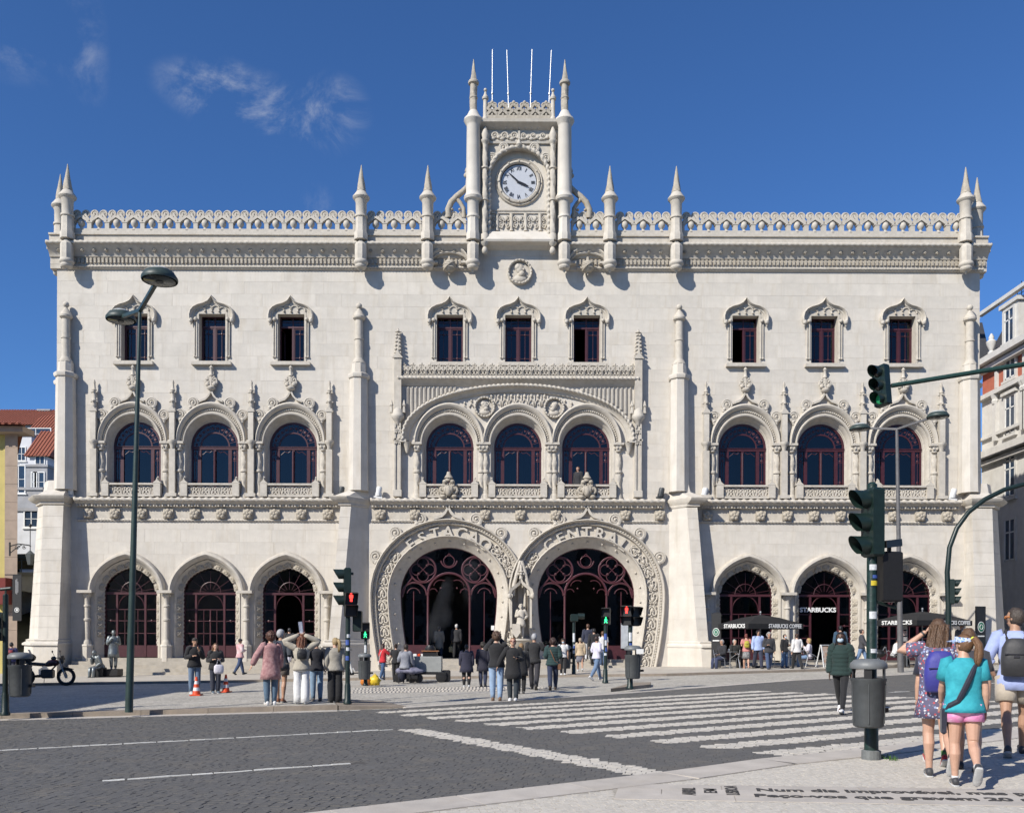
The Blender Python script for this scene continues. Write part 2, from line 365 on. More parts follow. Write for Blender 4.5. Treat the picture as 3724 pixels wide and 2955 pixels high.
def laneline(p0,p1,name='lane_line'):
    global used
    a=np.array(p0[:2]); e=np.array(p1[:2]); ln=np.linalg.norm(e-a); t=(e-a)/ln; nrm=np.array([-t[1],t[0]])
    r=P-a; u=r@t; v=r@nrm; used|=(u>-.03)&(u<ln+.03)&(np.abs(v)<.10)
    k=int(ln/.24); pts=a+t*((np.arange(k)[:,None]+.5)*.24+np.random.randn(k,1)*.012)+nrm*np.random.randn(k,1)*.006
    cobobj(name,pts,t,nrm,.24,.095,.004,.006,.02,0,mat('white_marking_stone',(.62,.61,.57),.7,.1,20,.3,50,isl=.12),road,False)
laneline(G(-60,2730),G(1440,2650)); laneline(G(375,2838),G(1310,2772)); laneline(G(1150,2585),G(1330,2580))
laneline(G(3235,2516),G(3330,2511)); laneline(G(3590,2484),G(3724,2476))
dk=P[~used]
dist=np.hypot(dk[:,0],dk[:,1]); order=np.argsort(dist)
inn=[i for i in order if abs(dk[i,0])<dk[i,1]*.555 and dk[i,1]>8.55 and True][:300]
msk=np.zeros(len(dk),bool); msk[inn]=True
singles('cobble',dk[msk],d,q,.118,.106,.001,.03,0,COB,road)
cobobj('cobble_field',dk[~msk],d,q,.118,.106,.001,.003,.03,0,COB,road)
# ---- near pavement: kerb slabs, small white stones, lettered slabs ----
npoly=[lerp2(n4,n5,2.5),n5,n4,n3,n2,n1,lerp2(n2,n1,2.2),(lerp2(n2,n1,2.2)[0],1.5),(lerp2(n4,n5,2.5)[0],1.5)]
pave=sheet('near_pavement',npoly,.0015,mat('paving_sand',(.40,.365,.31),.95,.2,20))
edge=[Vector((x,y,0)) for x,y in [lerp2(n4,n5,2.0),n5,n4,n3,n2,n1,lerp2(n2,n1,2.2)]]
def band_slabs(pl,w0,w1,ln,name,m,hh):
    for a,e in zip(pl[:-1],pl[1:]):
        t=(e-a); L_=t.length; t.normalize(); nrm=Vector((-t.y,t.x,0))
        if nrm.y>0: nrm=-nrm
        k=max(1,round(L_/ln))
        for i in range(k):
            p=a+t*(L_*i/k+.004); r=a+t*(L_*(i+1)/k-.004)
            c=[p+nrm*w0,r+nrm*w0,r+nrm*w1,p+nrm*w1]
            MB().hprism([(v.x,v.y) for v in c],-.08,hh,gz).build(name,m,pave)
band_slabs(edge,0,.58,1.25,'kerb_slab',SLAB,.012)
tb0=Vector((*g2(2255,2850),0)); tb1=Vector((*g2(3724,2872),0)); tb1=tb0+(tb1-tb0)*1.25; tt=(tb1-tb0).normalized(); tn=Vector((tt.y,-tt.x,0))
for row,(w0,w1,off) in enumerate(((0,.29,.3),(.293,.60,.9),(.603,.90,.2))):
    x=-.7*0; ln=(tb1-tb0).length
    s=-off
    while s<ln:
        e=min(ln,s+1.35); s0=max(0,s)
        if e-s0>.1:
            c=[tb0+tt*(s0+.004)+tn*w0,tb0+tt*(e-.004)+tn*w0,tb0+tt*(e-.004)+tn*w1,tb0+tt*(s0+.004)+tn*w1]
            MB().hprism([(v.x,v.y) for v in c],-.08,.008,gz).build('paving_slab',SLAB,pave)
        s=e
P2,d2,q2=lay((-2.5,10.5,7.5,15.5),math.radians(12),.062,.060,.06)
k=inpoly(P2,npoly)&(np.abs(P2[:,0])<P2[:,1]*.6+.2)
r=P2-np.array(tb0[:2]); u=r@np.array(tt[:2]); v=r@np.array(tn[:2]); k&=~((u>-.03)&(v>-.03)&(v<.93))
for a,e in zip(edge[:-1],edge[1:]):
    t=(e-a); L_=t.length; t.normalize(); nrm=np.array([-t.y,t.x]); 
    if nrm[1]>0: nrm=-nrm
    rr=P2-np.array(a[:2]); uu=rr@np.array(t[:2]); vv=rr@nrm; k&=~((uu>-.3)&(uu<L_+.3)&(vv<.61)&(vv>-.2))
P2=P2[k]; vis=(P2[:,1]>8.35)&(np.abs(P2[:,0])<P2[:,1]*.56); od=np.argsort(np.where(vis,np.hypot(P2[:,0],P2[:,1]),99))[:300]
mk=np.zeros(len(P2),bool); mk[od]=True
singles('paving_stone',P2[mk],d2,q2,.062,.060,.004,.045,0,WCOB,pave)
cobobj('paving_stone_field',P2[~mk],d2,q2,.062,.060,.004,.003,.045,0,WCOB,pave)
INK=mat('dark_stone_inlay',(.05,.047,.045),.7,.25,15)
def text_mesh(body,m,size=1,ext=.004,align='LEFT',shear=0,off=0):
    cu=bpy.data.curves.new('txt','FONT'); cu.body=body; cu.size=size; cu.extrude=ext; cu.align_x=align; cu.offset=off; cu.shear=shear; cu.resolution_u=3
    o=bpy.data.objects.new('txt',cu); COL.objects.link(o); dg=bpy.context.evaluated_depsgraph_get(); dg.update()
    me=bpy.data.meshes.new_from_object(o.evaluated_get(dg)); me.materials.clear(); me.materials.append(m)
    bpy.data.objects.remove(o); bpy.data.curves.remove(cu); return me
def ground_text(body,px,py,wpx,hgt,rot=0,name='lettering'):
    me=text_mesh(body,INK,1,.003,off=.012 if rot else .03); xs=[v.co.x for v in me.vertices]; w=max(xs)-min(xs); p=G(px,py)
    o=put(name,me,pave,(p.x,p.y,p.z+.010)); wm=wpx/F*p.y
    o.rotation_euler=(0,-math.atan(SL)*cos(rot),math.atan2(tt.y,tt.x)+rot)
    o.scale=((wm/w,hgt*.9,1) if not rot else (hgt/w,wm/.72,1)); return o
ground_text('Num dia improvável, mas po',2752,2878,955,.26)
ground_text('Peço-vos que gravem 20 se',2745,2899,975,.26)
for s,x0,wp,hh in (('ABRIL',2532,50,.44),('EM',2610,48,.24),('LISBOA',2692,48,.54)):
    ground_text(s,x0,2893 if s!='EM' else 2886,wp,hh,pi/2)
# ---- far plaza: flush calcada, raised corner with kerb, pavement slab along the station ----
plaza=sheet('plaza',[(-40,9)]+[(x,y) for x,y in far]+[(34,62),(-60,62)],-.012,CALC)
RA=.10
fm=lerp2(fL,f1,.87)
rp=[far[0],fL,fm]
inner=[(fm[0]-.7,fm[1]+2.6),(fm[0]-2.3,fm[1]+6.8),(-26,fm[1]+4.8)]
def offs(pl,w): return [Vector((x,y,0))+Vector((-.24,.97,0))*w for x,y in pl]
rpv=offs(rp,.42)
raised=sheet('raised_pavement',[(v.x,v.y) for v in rpv]+inner,RA,CALC,True,.16)
kb=offs(rp,.0)
for nm,w0,w1,h0,m in (('kerb_stone',.12,.42,RA+.006,KERB),('gutter_stone',-.30,.115,.004,SLAB)):
    for a,e in zip(rp[:-1],rp[1:]):
        a=Vector((*a,0)); e=Vector((*e,0)); t=e-a; L_=t.length; t.normalize(); nrm=Vector((-t.y,t.x,0)); kk=round(L_/1.3)
        for i in range(kk):
            p=a+t*(L_*i/kk+.004); r=a+t*(L_*(i+1)/kk-.004)
            MB().hprism([(v.x,v.y) for v in (p+nrm*w0,r+nrm*w0,r+nrm*w1,p+nrm*w1)],-.08,h0,gz).build(nm,m,raised)
# dropped kerb wedge
q=fm; MB().add([(q[0]+.0,q[1]+.12,gz(q[0])+RA),(q[0]-.09,q[1]+.42,gz(q[0])+RA),(q[0]-.7,q[1]+2.6,gz(q[0])+RA),(q[0]+1.5,q[1]+.62,gz(q[0]+1.5)),(q[0]+1.45,q[1]+.9,gz(q[0]+1.5)),(q[0]+.6,q[1]+2.8,gz(q[0]+.6)),(q[0],q[1]+.12,-.25),(q[0]+1.5,q[1]+.62,-.25)],[(0,3,4,1),(1,4,5,2),(0,6,7,3)]).build('kerb_ramp',KERB,raised)
# flush kerb along crosswalk mouth and right
fk=[(fm[0]+1.5,fm[1]+.42),f2,f3,f4]
for a,e in zip(fk[:-1],fk[1:]):
    a=Vector((*a,0)); e=Vector((*e,0)); t=e-a; L_=t.length; t.normalize(); nrm=Vector((-t.y,t.x,0)); kk=round(L_/1.4)
    for i in range(kk):
        p=a+t*(L_*i/kk+.004); r=a+t*(L_*(i+1)/kk-.004)
        MB().hprism([(v.x,v.y) for v in (p,r,r+nrm*.32,p+nrm*.32)],-.1,.006,gz).build('kerb_slab',SLAB,plaza)
# small kerb block under the bin
pp=[G(2222,2513),G(2365,2497),G(2368,2488),G(2300,2490)]
MB().hprism([(v.x,v.y) for v in pp],-.02,.085,gz).build('kerb_block',KERB,plaza)
# sidewalk along the station
sw=[(-34,34.4),(-12,34.8),(0,35.4),g2(2424,2456),g2(3000,2438),(19,41),(30,42)]
SWH=.07
swo=sheet('station_pavement',sw+[(30,50),(-34,50)],SWH,mat('station_slabs',(.50,.46,.40),.7,.12,1.2,.15,30,stain=.3),True,.2)
for a,e in zip(sw[:-1],sw[1:]):
    a=Vector((*a,0)); e=Vector((*e,0)); t=e-a; L_=t.length; t.normalize(); nrm=Vector((-t.y,t.x,0)); kk=round(L_/1.5)
    for i in range(kk):
        p=a+t*(L_*i/kk+.005); r=a+t*(L_*(i+1)/kk-.005)
        MB().hprism([(v.x,v.y) for v in (p-nrm*.012,r-nrm*.012,r+nrm*.3,p+nrm*.3)],-.1,SWH+.010,gz).build('kerb_stone',KERB,swo)
# right refuge pavement by the lamp
rf=[G(3050,2473),G(3330,2457),G(3560,2438),G(3560,2428),G(3200,2448)]
# tactile strips
b=MB()
for r0,(a,e) in enumerate(((G(1290,2503),G(1880,2497)),(G(1285,2510),G(2000,2499)),(G(1283,2517),G(1860,2507)))):
    L_=(e-a).length; kk=int(L_/.11)
    for i in range(kk):
        c=a+(e-a)*(i/kk); 
        for j in (-.06,.06): b.lathe([(.042,-.01),(.035,.012),(.012,.016)],(c.x,c.y+j,c.z),6)
stuff(b.build('tactile_studs',SLAB,plaza))
# ================= the station =================
YW=43.4; K=YW/F; XC=(1881-CX)/F*YW
def X(o,out=0): return o*(YW-out)/F
def Z(p,out=0): return CH+(HY-p)*(YW-out)/F
station=thing('railway_station','long white limestone railway station with clock tower and twin horseshoe doors','railway station',(XC,YW,0))
def arch(w,h,a=0,n=24,zs=0,legs=None,cx=0):
    pts=[]
    for i in range(n+1):
        t=pi*i/n; s=t if t<=pi/2 else pi-t
        pts.append((cx-w*cos(t),zs+h*((1-a)*sin(s)+a*s/(pi/2))))
    if legs is not None: pts=[(cx-w,legs)]+pts+[(cx+w,legs)]
    return pts
HSZ=Z(2160)
def hs(f,n=22,bot=2432):
    w=X(178+107*f); h=X(173+101*f); wb=X(142+110*f); zb=Z(bot); L_=[]
    for i in range(9):
        t=i/9; z=zb+(HSZ-zb)*t; L_.append((-(w-(w-wb)*((HSZ-z)/(HSZ-zb))**1.75),z))
    top=[(-w*cos(pi*i/n),HSZ+h*sin(pi*i/n)) for i in range(n+1)]
    return L_+top+[(-x,z) for x,z in reversed(L_)]
def opfun(pts,zmin,zmax):
    half=[(z,-x) for x,z in pts[:len(pts)//2+1]]; zs=np.array([p[0] for p in half]); ws=np.array([p[1] for p in half])
    o=np.argsort(zs,kind='stable'); zs=zs[o]; ws=ws[o]
    return (zmin,zmax,lambda z:float(np.interp(z,zs,ws)))
UW=[-1395.5,-1112.5,-826,-249,0,249,826,1112.5,1395.5]
FA=[-1396,-1112,-824,824,1112,1396]; CA=[-249.5,0,249.5]
GA=[-1418,-1128,-838,838,1128,1418]; HC=252
ops=[]
for o in UW: ops.append((X(o),Z(1325),Z(1143),lambda z:X(50)))
a1=arch(X(104),X(112),0,32,Z(1616),Z(1815))
for o in FA+CA: ops.append((X(o),)+opfun(a1,Z(1815),Z(1504)))
a2=arch(X(120),X(118),.36,32,Z(2157),-.5)
for o in GA: ops.append((X(o),)+opfun(a2,-.5,Z(2157)+X(118)))
h1=[(x,z) for x,z in hs(.93)]
for s in (-1,1): ops.append((s*X(HC),)+opfun(h1,Z(2432),max(z for x,z in h1)))
XWL=X(1678)
def stone_prism(mb,poly,dep=.32,b=.0045):
    n=len(poly); cx=sum(p[0] for p in poly)/n; cz=sum(p[1] for p in poly)/n
    ins=[(x+(b if x<cx else -b),z+(b if z<cz else -b)) for x,z in poly]
    v=[(x,dep,z) for x,z in poly]+[(x,b,z) for x,z in poly]+[(x,0,z) for x,z in ins]
    f=[tuple(range(2*n,3*n))]
    for k in (0,n):
        for i in range(n): f.append((k+i,k+(i+1)%n,k+n+(i+1)%n,k+n+i))
    mb.add(v,f)
wallmb=MB(); plain=[]
z0=-.45; zt=Z(982); nc=33; rng=random.Random(3)
for c in range(nc):
    za=z0+(zt-z0)*c/nc; zb=z0+(zt-z0)*(c+1)/nc; hz=[za+(zb-za)*i/5 for i in range(6)]
    act=sorted([o for o in ops if o[1]<zb-1e-3 and o[2]>za+1e-3])
    bounds=[(lambda z:-XWL,None)]
    def ev(o,z): return o[3](z) if o[1]<=z<=o[2] else 0.0
    segs=[]; left=[-XWL]*6
    for o in act:
        segs.append((left,[o[0]-ev(o,z) for z in hz])); left=[o[0]+ev(o,z) for z in hz]
    segs.append((left,[XWL]*6))
    for lf,rt in segs:
        a=min(lf); e=max(rt)
        if max(r-l for l,r in zip(lf,rt))<.02: continue
        xs=[a]; x=a+rng.uniform(.5,1.3)
        while x<e-.45: xs.append(x); x+=rng.uniform(.95,1.75)
        xs.append(e)
        for x0,x1 in zip(xs[:-1],xs[1:]):
            L_=[max(x0,l) for l in lf]; R_=[min(x1,r) for r in rt]
            if all(r-l<.015 for l,r in zip(L_,R_)): continue
            simple=all(abs(l-x0)<1e-6 for l in L_) and all(abs(r-x1)<1e-6 for r in R_)
            if simple: plain.append((x0,x1,za,zb))
            else:
                R_=[max(r,l+.004) for l,r in zip(L_,R_)]
                stone_prism(wallmb,[(x,z) for x,z in zip(L_,hz)]+[(x,z) for x,z in zip(reversed(R_),reversed(hz))])
plain.sort(key=lambda q:-(q[1]-q[0])*(q[3]-q[2]))
for q in plain[300:]: stone_prism(wallmb,[(q[0],q[2]),(q[1],q[2]),(q[1],q[3]),(q[0],q[3])])
wall=stuff(wallmb.build('ashlar_wall',STONE,station))
for q in plain[:300]:
    m=MB(); w=(q[1]-q[0])/2; hh=(q[3]-q[2])/2; stone_prism(m,[(-w,-hh),(w,-hh),(w,hh),(-w,hh)])
    m.build('stone_block',STONE,wall,((q[0]+q[1])/2,rng.uniform(-.003,.003),(q[2]+q[3])/2))
# shell and dark rooms
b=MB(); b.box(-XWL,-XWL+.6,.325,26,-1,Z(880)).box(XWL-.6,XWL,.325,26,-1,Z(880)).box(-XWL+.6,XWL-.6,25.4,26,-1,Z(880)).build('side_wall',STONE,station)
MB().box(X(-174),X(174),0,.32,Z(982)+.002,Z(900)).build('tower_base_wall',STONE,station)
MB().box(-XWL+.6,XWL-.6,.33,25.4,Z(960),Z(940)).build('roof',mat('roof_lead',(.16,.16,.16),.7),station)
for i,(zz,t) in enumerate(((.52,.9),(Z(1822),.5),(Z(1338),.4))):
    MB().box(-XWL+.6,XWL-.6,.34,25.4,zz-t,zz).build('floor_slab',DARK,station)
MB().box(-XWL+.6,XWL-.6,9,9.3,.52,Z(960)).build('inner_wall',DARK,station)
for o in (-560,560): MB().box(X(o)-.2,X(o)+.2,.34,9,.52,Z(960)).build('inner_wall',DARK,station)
# ---- cornice, blocking course, parapet ----
def run(mb,prof,x0,x1):   # profile of (out,z) extruded along x
    n=len(prof); mb.add([(x0,-o,z) for o,z in prof]+[(x1,-o,z) for o,z in prof],[(i,i+1,n+i+1,n+i) for i in range(n-1)]+[tuple(range(n-1,-1,-1)),tuple(range(n,2*n))])
corn=[(-.3,Z(986)),(.03,Z(986)),(.09,Z(984)),(.09,Z(970)),(.10,Z(969)),(.10,Z(946)),(.17,Z(944)),(.19,Z(938)),(.24,Z(932)),(.36,Z(920)),(.50,Z(912)),(.53,Z(909)),(.53,Z(897)),(.46,Z(894)),(.22,Z(893)),(.22,Z(868)),(.30,Z(867)),(.30,Z(861)),(.05,Z(860)),(-.3,Z(860))]
def rope(mb,pts,r,pitch,lob=2,n=10,amp=.28,seg=6):
    L_=0; q=[Vector(pts[0])]
    P_=[Vector(p) for p in pts]; step=pitch/seg; out=[P_[0]]; 
    for a,e in zip(P_[:-1],P_[1:]):
        l=(e-a).length; k=max(1,int(l/step))
        for i in range(1,k+1): out.append(a+(e-a)*(i/k))
    mb.tube(out,r,n,lob=lob,tw=2*pi*lob/(pitch*lob)*1.0 if False else 2*pi/pitch,amp=amp); return mb
for sg,(xa,xb) in ((-1,(X(-1719,.5),X(-172))),(1,(X(172),X(1719,.5)))):
    m=MB(); run(m,corn,xa,xb); m.build('cornice',CARV,station,smooth=30)
    m=MB(); rope(m,[(xa,-.53,Z(903)),(xb,-.53,Z(903))],X(6.5),.27,2,8); m.build('cornice_rope',CARV,station,smooth='all')
    m=MB(); rope(m,[(xa+.5,-.10,Z(977)),(xb-.2,-.10,Z(977))],X(4.5),.15,2,8); m.build('frieze_rope',CARV,station,smooth='all')
    m=MB(); x=xa+.6
    while x<xb-.2: m.box(x,x+.095,-.19,-.09,Z(966),Z(948)); x+=.189
    stuff(m.build('fluted_frieze',CARVD,station))
    m=MB(); x=xa+.5
    while x<xb-.3:
        for k in range(5): m.ell((x+.055*cos(k*1.257),-.33,Z(924)+.055*sin(k*1.257)),(.045,.06,.045),6,4)
        m.ell((x,-.37,Z(924)),(.035,.04,.035),6,4); x+=.57
    stuff(m.build('cornice_rosettes',CARVD,station,smooth='all'))
def volute(mb,cx,cz,r,sgn,y,t=.045,turns=1.35,a0=0):
    pts=[]; n=22
    for i in range(n+1):
        u=i/n; a=a0+sgn*u*turns*2*pi; rr=r*(1-.72*u); pts.append((cx+rr*cos(a),y,cz+rr*sin(a)))
    mb.tube(pts,[t*(1-.3*i/n) for i in range(n+1)],6,up=(0,1,0)); mb.ell((cx,y,cz),(r*.36,t*1.6,r*.36),8,6)
def merlon_mesh(W_):
    m=MB(); zb=Z(860); y0,y1=-.27,-.03; ym=-.15; w=W_/2
    m.box(-w,w,y0,y1,zb,zb+.20)
    for s in (-1,1):
        m.box(s*w-.001 if s<0 else w-.10,(-w+.10) if s<0 else w+.001,y0,y1,zb+.2,zb+.48)
        m.box(-w-.001 if s<0 else w-.14,(-w+.14) if s<0 else w+.001,y0-.02,y1+.02,zb+.48,zb+.53)
        m.obox((s*(w-.04),ym,zb+.55),(s*.02,ym,zb+.80),.13,.24,(0,1,0))
        m.obox((s*(w-.02),ym,zb+.60),(s*.20,ym,zb+.90),.10,.20,(0,1,0))
        volute(m,s*w*.5,zb+.93,X(12.5),-s,ym,.05,1.4,pi/2 if s>0 else pi/2)
        m.tube([(s*w*.5+ .17*cos(t),ym,zb+.93+.17*sin(t)) for t in [2*pi*i/14 for i in range(14)]],.042,6,True)
        m.obox((0,ym,zb+.78),(s*w*.42,ym,zb+.80),.08,.2,(0,1,0))
    m.lathe([(.05,.2),(.09,.22),(.06,.28),(.10,.34),(.155,.42),(.17,.50),(.14,.60),(.06,.68),(.02,.74)],(0,ym,zb),10)
    m.prism([(-.06,zb+.14),(.06,zb+.14),(0,zb+.21)],y0-.02,y0+.02)
    return m.mesh('merlon',CARV,40)
bays=[(-1622,-594),(-553,-352),(-311,-190),(190,311),(352,553),(594,1622)]
mm={}
for a,e in bays:
    n=max(1,round((e-a)/64.3)); w=X((e-a)/n,.15)
    key=round(w,3)
    if key not in mm: mm[key]=merlon_mesh(w)
    for i in range(n): put('merlon',mm[key],station,(X(a+(e-a)*(i+.5)/n,.15),0,0))
# side returns seen at the corners
for s in (-1,1):
    m=MB(); m.box(s*XWL-.25,s*XWL+.25,.3,20,Z(893),Z(861)); m.box(s*XWL-.5 if s<0 else s*XWL-.1,s*XWL+.1 if s<0 else s*XWL+.5,-.02,20,Z(911),Z(894)); m.build('side_cornice',CARV,station)
    for k in range(6): 
        o=put('merlon',mm[key],station,(s*(XWL+.05),.9+k*.87,0)); o.rotation_euler=(0,0,pi/2*s)
# ---- parapet pinnacles on pendant corbels ----
def prof(pts): return [(X(w),Z(p)) for p,w in pts]
def pinnacle_mesh(dy=0):
    m=MB(); m.lathe([(X(1.2)+X(15.5)*t,Z(622)+(Z(719)-Z(622))*t) for t in [i/26 for i in range(27)]],(0,0,0),15,lob=5,tw=5.2,amp=.10)
    A=m.mesh('spire',CARVD,'all')
    m=MB(); m.lathe(prof([(716,14),(720,18),(728,23),(737,30),(741,31),(745,29),(750,23),(754,22),(757,20),(803,19.5),(804,23),(811,23.5),(813,19)]),(0,0,0),16)
    m.lathe(prof([(812,20.5),(862,21.5),(869,25),(893,25.5)]),(0,0,0),8,pi/8)
    B=m.mesh('pinnacle',CARV,35)
    m=MB(); m.lathe(prof([(889,6),(897,8),(909,20),(913,22),(968,22)]),(0,0,0),8,pi/8)
    m.lathe(prof([(966,22),(970,25),(975,26),(979,25),(983,21),(986,20.5),(990,21),(995,18),(997,11),(999,9),(1001,5),(1004,4.5),(1008,.5)]),(0,0,0),14)
    C=m.mesh('pendant_corbel',CARV,35)
    return A,B,C
PA=pinnacle_mesh()
def pinn(o,out=.5,yb=None,sp=True):
    loc=(X(o,out),-out if yb is None else yb,0)
    p=put('pinnacle',PA[1],station,loc)
    if sp: put('spire',PA[0],p)
    put('pendant_corbel',PA[2],p,(0,-.06,0)); return p
for o in (-1641,-573,-331,331,573,1625): pinn(o)
for s in (-1,1):
    pinn(0,.5,.45).location.x=s*22.15
# ---- octagonal piers on the upper wall ----
def pier_mesh():
    m=MB(); m.lathe(prof([(1790,38),(1760,37),(1386,33),(1384,38),(1376,41),(1370,40),(1364,27),(1330,25),(1327,24)]),(0,0,0),8,pi/8)
    A=m.mesh('pier',STONE,30)
    m=MB(); m.lathe(prof([(1329,25),(1322,22),(1312,16),(1308,15),(1244,14.5),(1243,17),(1238,17),(1237,14.5),(1172,14),(1171,17),(1166,22),(1160,23),(1157,20),(1150,18),(1140,11),(1133,6),(1130,5)]),(0,0,0),14)
    m.ell((0,0,Z(1120)),(X(11),)*3,12,8); B=m.mesh('ball_finial',CARV,35)
    return A,B
PM=pier_mesh()
for o,yy in ((-580,-.2),(586,-.2),(-1645,-.25),(1642,-.25)):
    p=put('pier',PM[0],station,(X(o,.25),yy,0)); put('ball_finial',PM[1],p)
for s in (-1,1):
    p=put('pier',PM[0],station,(s*(XWL+.12),1.1,0)); put('ball_finial',PM[1],p)
# ---- battered buttresses ----
def buttress(s,xi,wf,cor=0):
    def ring(z,D,g=0):
        w=wf+g*2
        d_=0 if cor else D; P_=[(xi-g,.05),(xi+d_-(g if cor else 0),-D-g),(xi+d_+w,-D-g),(xi+d_+w+(cor*D),.05)]
        return [(s*x,y,z) for x,y in P_]
    def Dz(z): 
        t=(Z(1832)-z)/(Z(1832)-0); return .72+.56*t
    m=MB(); zz=[-.5,Z(2352),Z(2346),Z(2338),Z(2332)]
    m.loft([ring(-.5,Dz(-.3)+.10,.06),ring(Z(2350),Dz(Z(2350))+.10,.06)])
    m.loft([ring(Z(2350)+.001,Dz(Z(2350))+.15,.10),ring(Z(2343),Dz(Z(2343))+.15,.10),ring(Z(2336),Dz(Z(2336))+.06,.04),ring(Z(2331),Dz(Z(2331))+.09,.05),ring(Z(2327),Dz(Z(2327))+.01,.01)])
    zs=[Z(2327)+(Z(1850)-Z(2327))*i/12 for i in range(13)]
    for a,e in zip(zs[:-1],zs[1:]):
        m.loft([ring(a+.004,Dz(a)),ring(e-.004,Dz(e))]); 
    m.loft([ring(zs[0],Dz(zs[0])-.008,-.006),ring(zs[-1],Dz(zs[-1])-.008,-.006)])
    bt=m.build('buttress',STONE,station)
    m=MB()
    m.loft([ring(Z(1850),.66),ring(Z(1846),.74,.05),ring(Z(1838),.74,.05),ring(Z(1834),.80,.10),ring(Z(1824),.88,.16),ring(Z(1818),.90,.17),ring(Z(1814),.84,.13)])
    m.build('buttress_cap',CARV,bt,smooth=30)
    m=MB(); m.loft([ring(Z(1815),.82,.10),ring(Z(1792),.50,-.02),ring(Z(1757),.44,-.04)]); m.build('weathering',STONE,bt)
    return bt
buttress(1,X(548),.50); buttress(-1,X(540),.50)
for s in (-1,1): buttress(s,21.36,.95,.9)
# ---- string course with rope, dentils, rosettes ----
strs=[(-1600,-640),(-531,531),(640,1600)]
ros=MB()
ros.bbox(-.235,.235,-.10,.02,-.235,.235,.02)
for k in range(5):
    a=k*2*pi/5+.3; ros.ell((.13*cos(a),-.15,.13*sin(a)),(.115,.09,.115),8,6)
ros.ell((0,-.20,0),(.075,.06,.075),8,6)
ROS=ros.mesh('rosette',CARVD,50)
for a,e in strs:
    m=MB(); run(m,[(-.02,Z(1900)),(.05,Z(1900)),(.05,Z(1890)),(.02,Z(1889)),(.02,Z(1849)),(.16,Z(1846)),(.20,Z(1840)),(.34,Z(1834)),(.38,Z(1829)),(.38,Z(1820)),(.30,Z(1817)),(-.02,Z(1815))],X(a),X(e)); m.build('string_course',CARV,station,smooth=30)
    m=MB(); rope(m,[(X(a),-.38,Z(1824)),(X(e),-.38,Z(1824))],X(7),.33,1,8,.35); m.build('string_rope',CARV,station,smooth='all')
    m=MB(); rope(m,[(X(a),-.05,Z(1895)),(X(e),-.05,Z(1895))],X(3.6),.16,1,6,.35); m.build('lower_rope',CARV,station,smooth='all')
    m=MB(); x=X(a)+.05
    while x<X(e)-.1: m.box(x,x+.07,-.25,-.15,Z(1847),Z(1839)); x+=.14
    stuff(m.build('dentil_row',CARV,station))
rx=[-1558+96.6*i for i in range(10)]; rx+=[-r for r in rx]+[-498,-373,-118,9,138,391,516]
for r in rx: put('rosette',ROS,station,(X(r),-.03,Z(1873)))
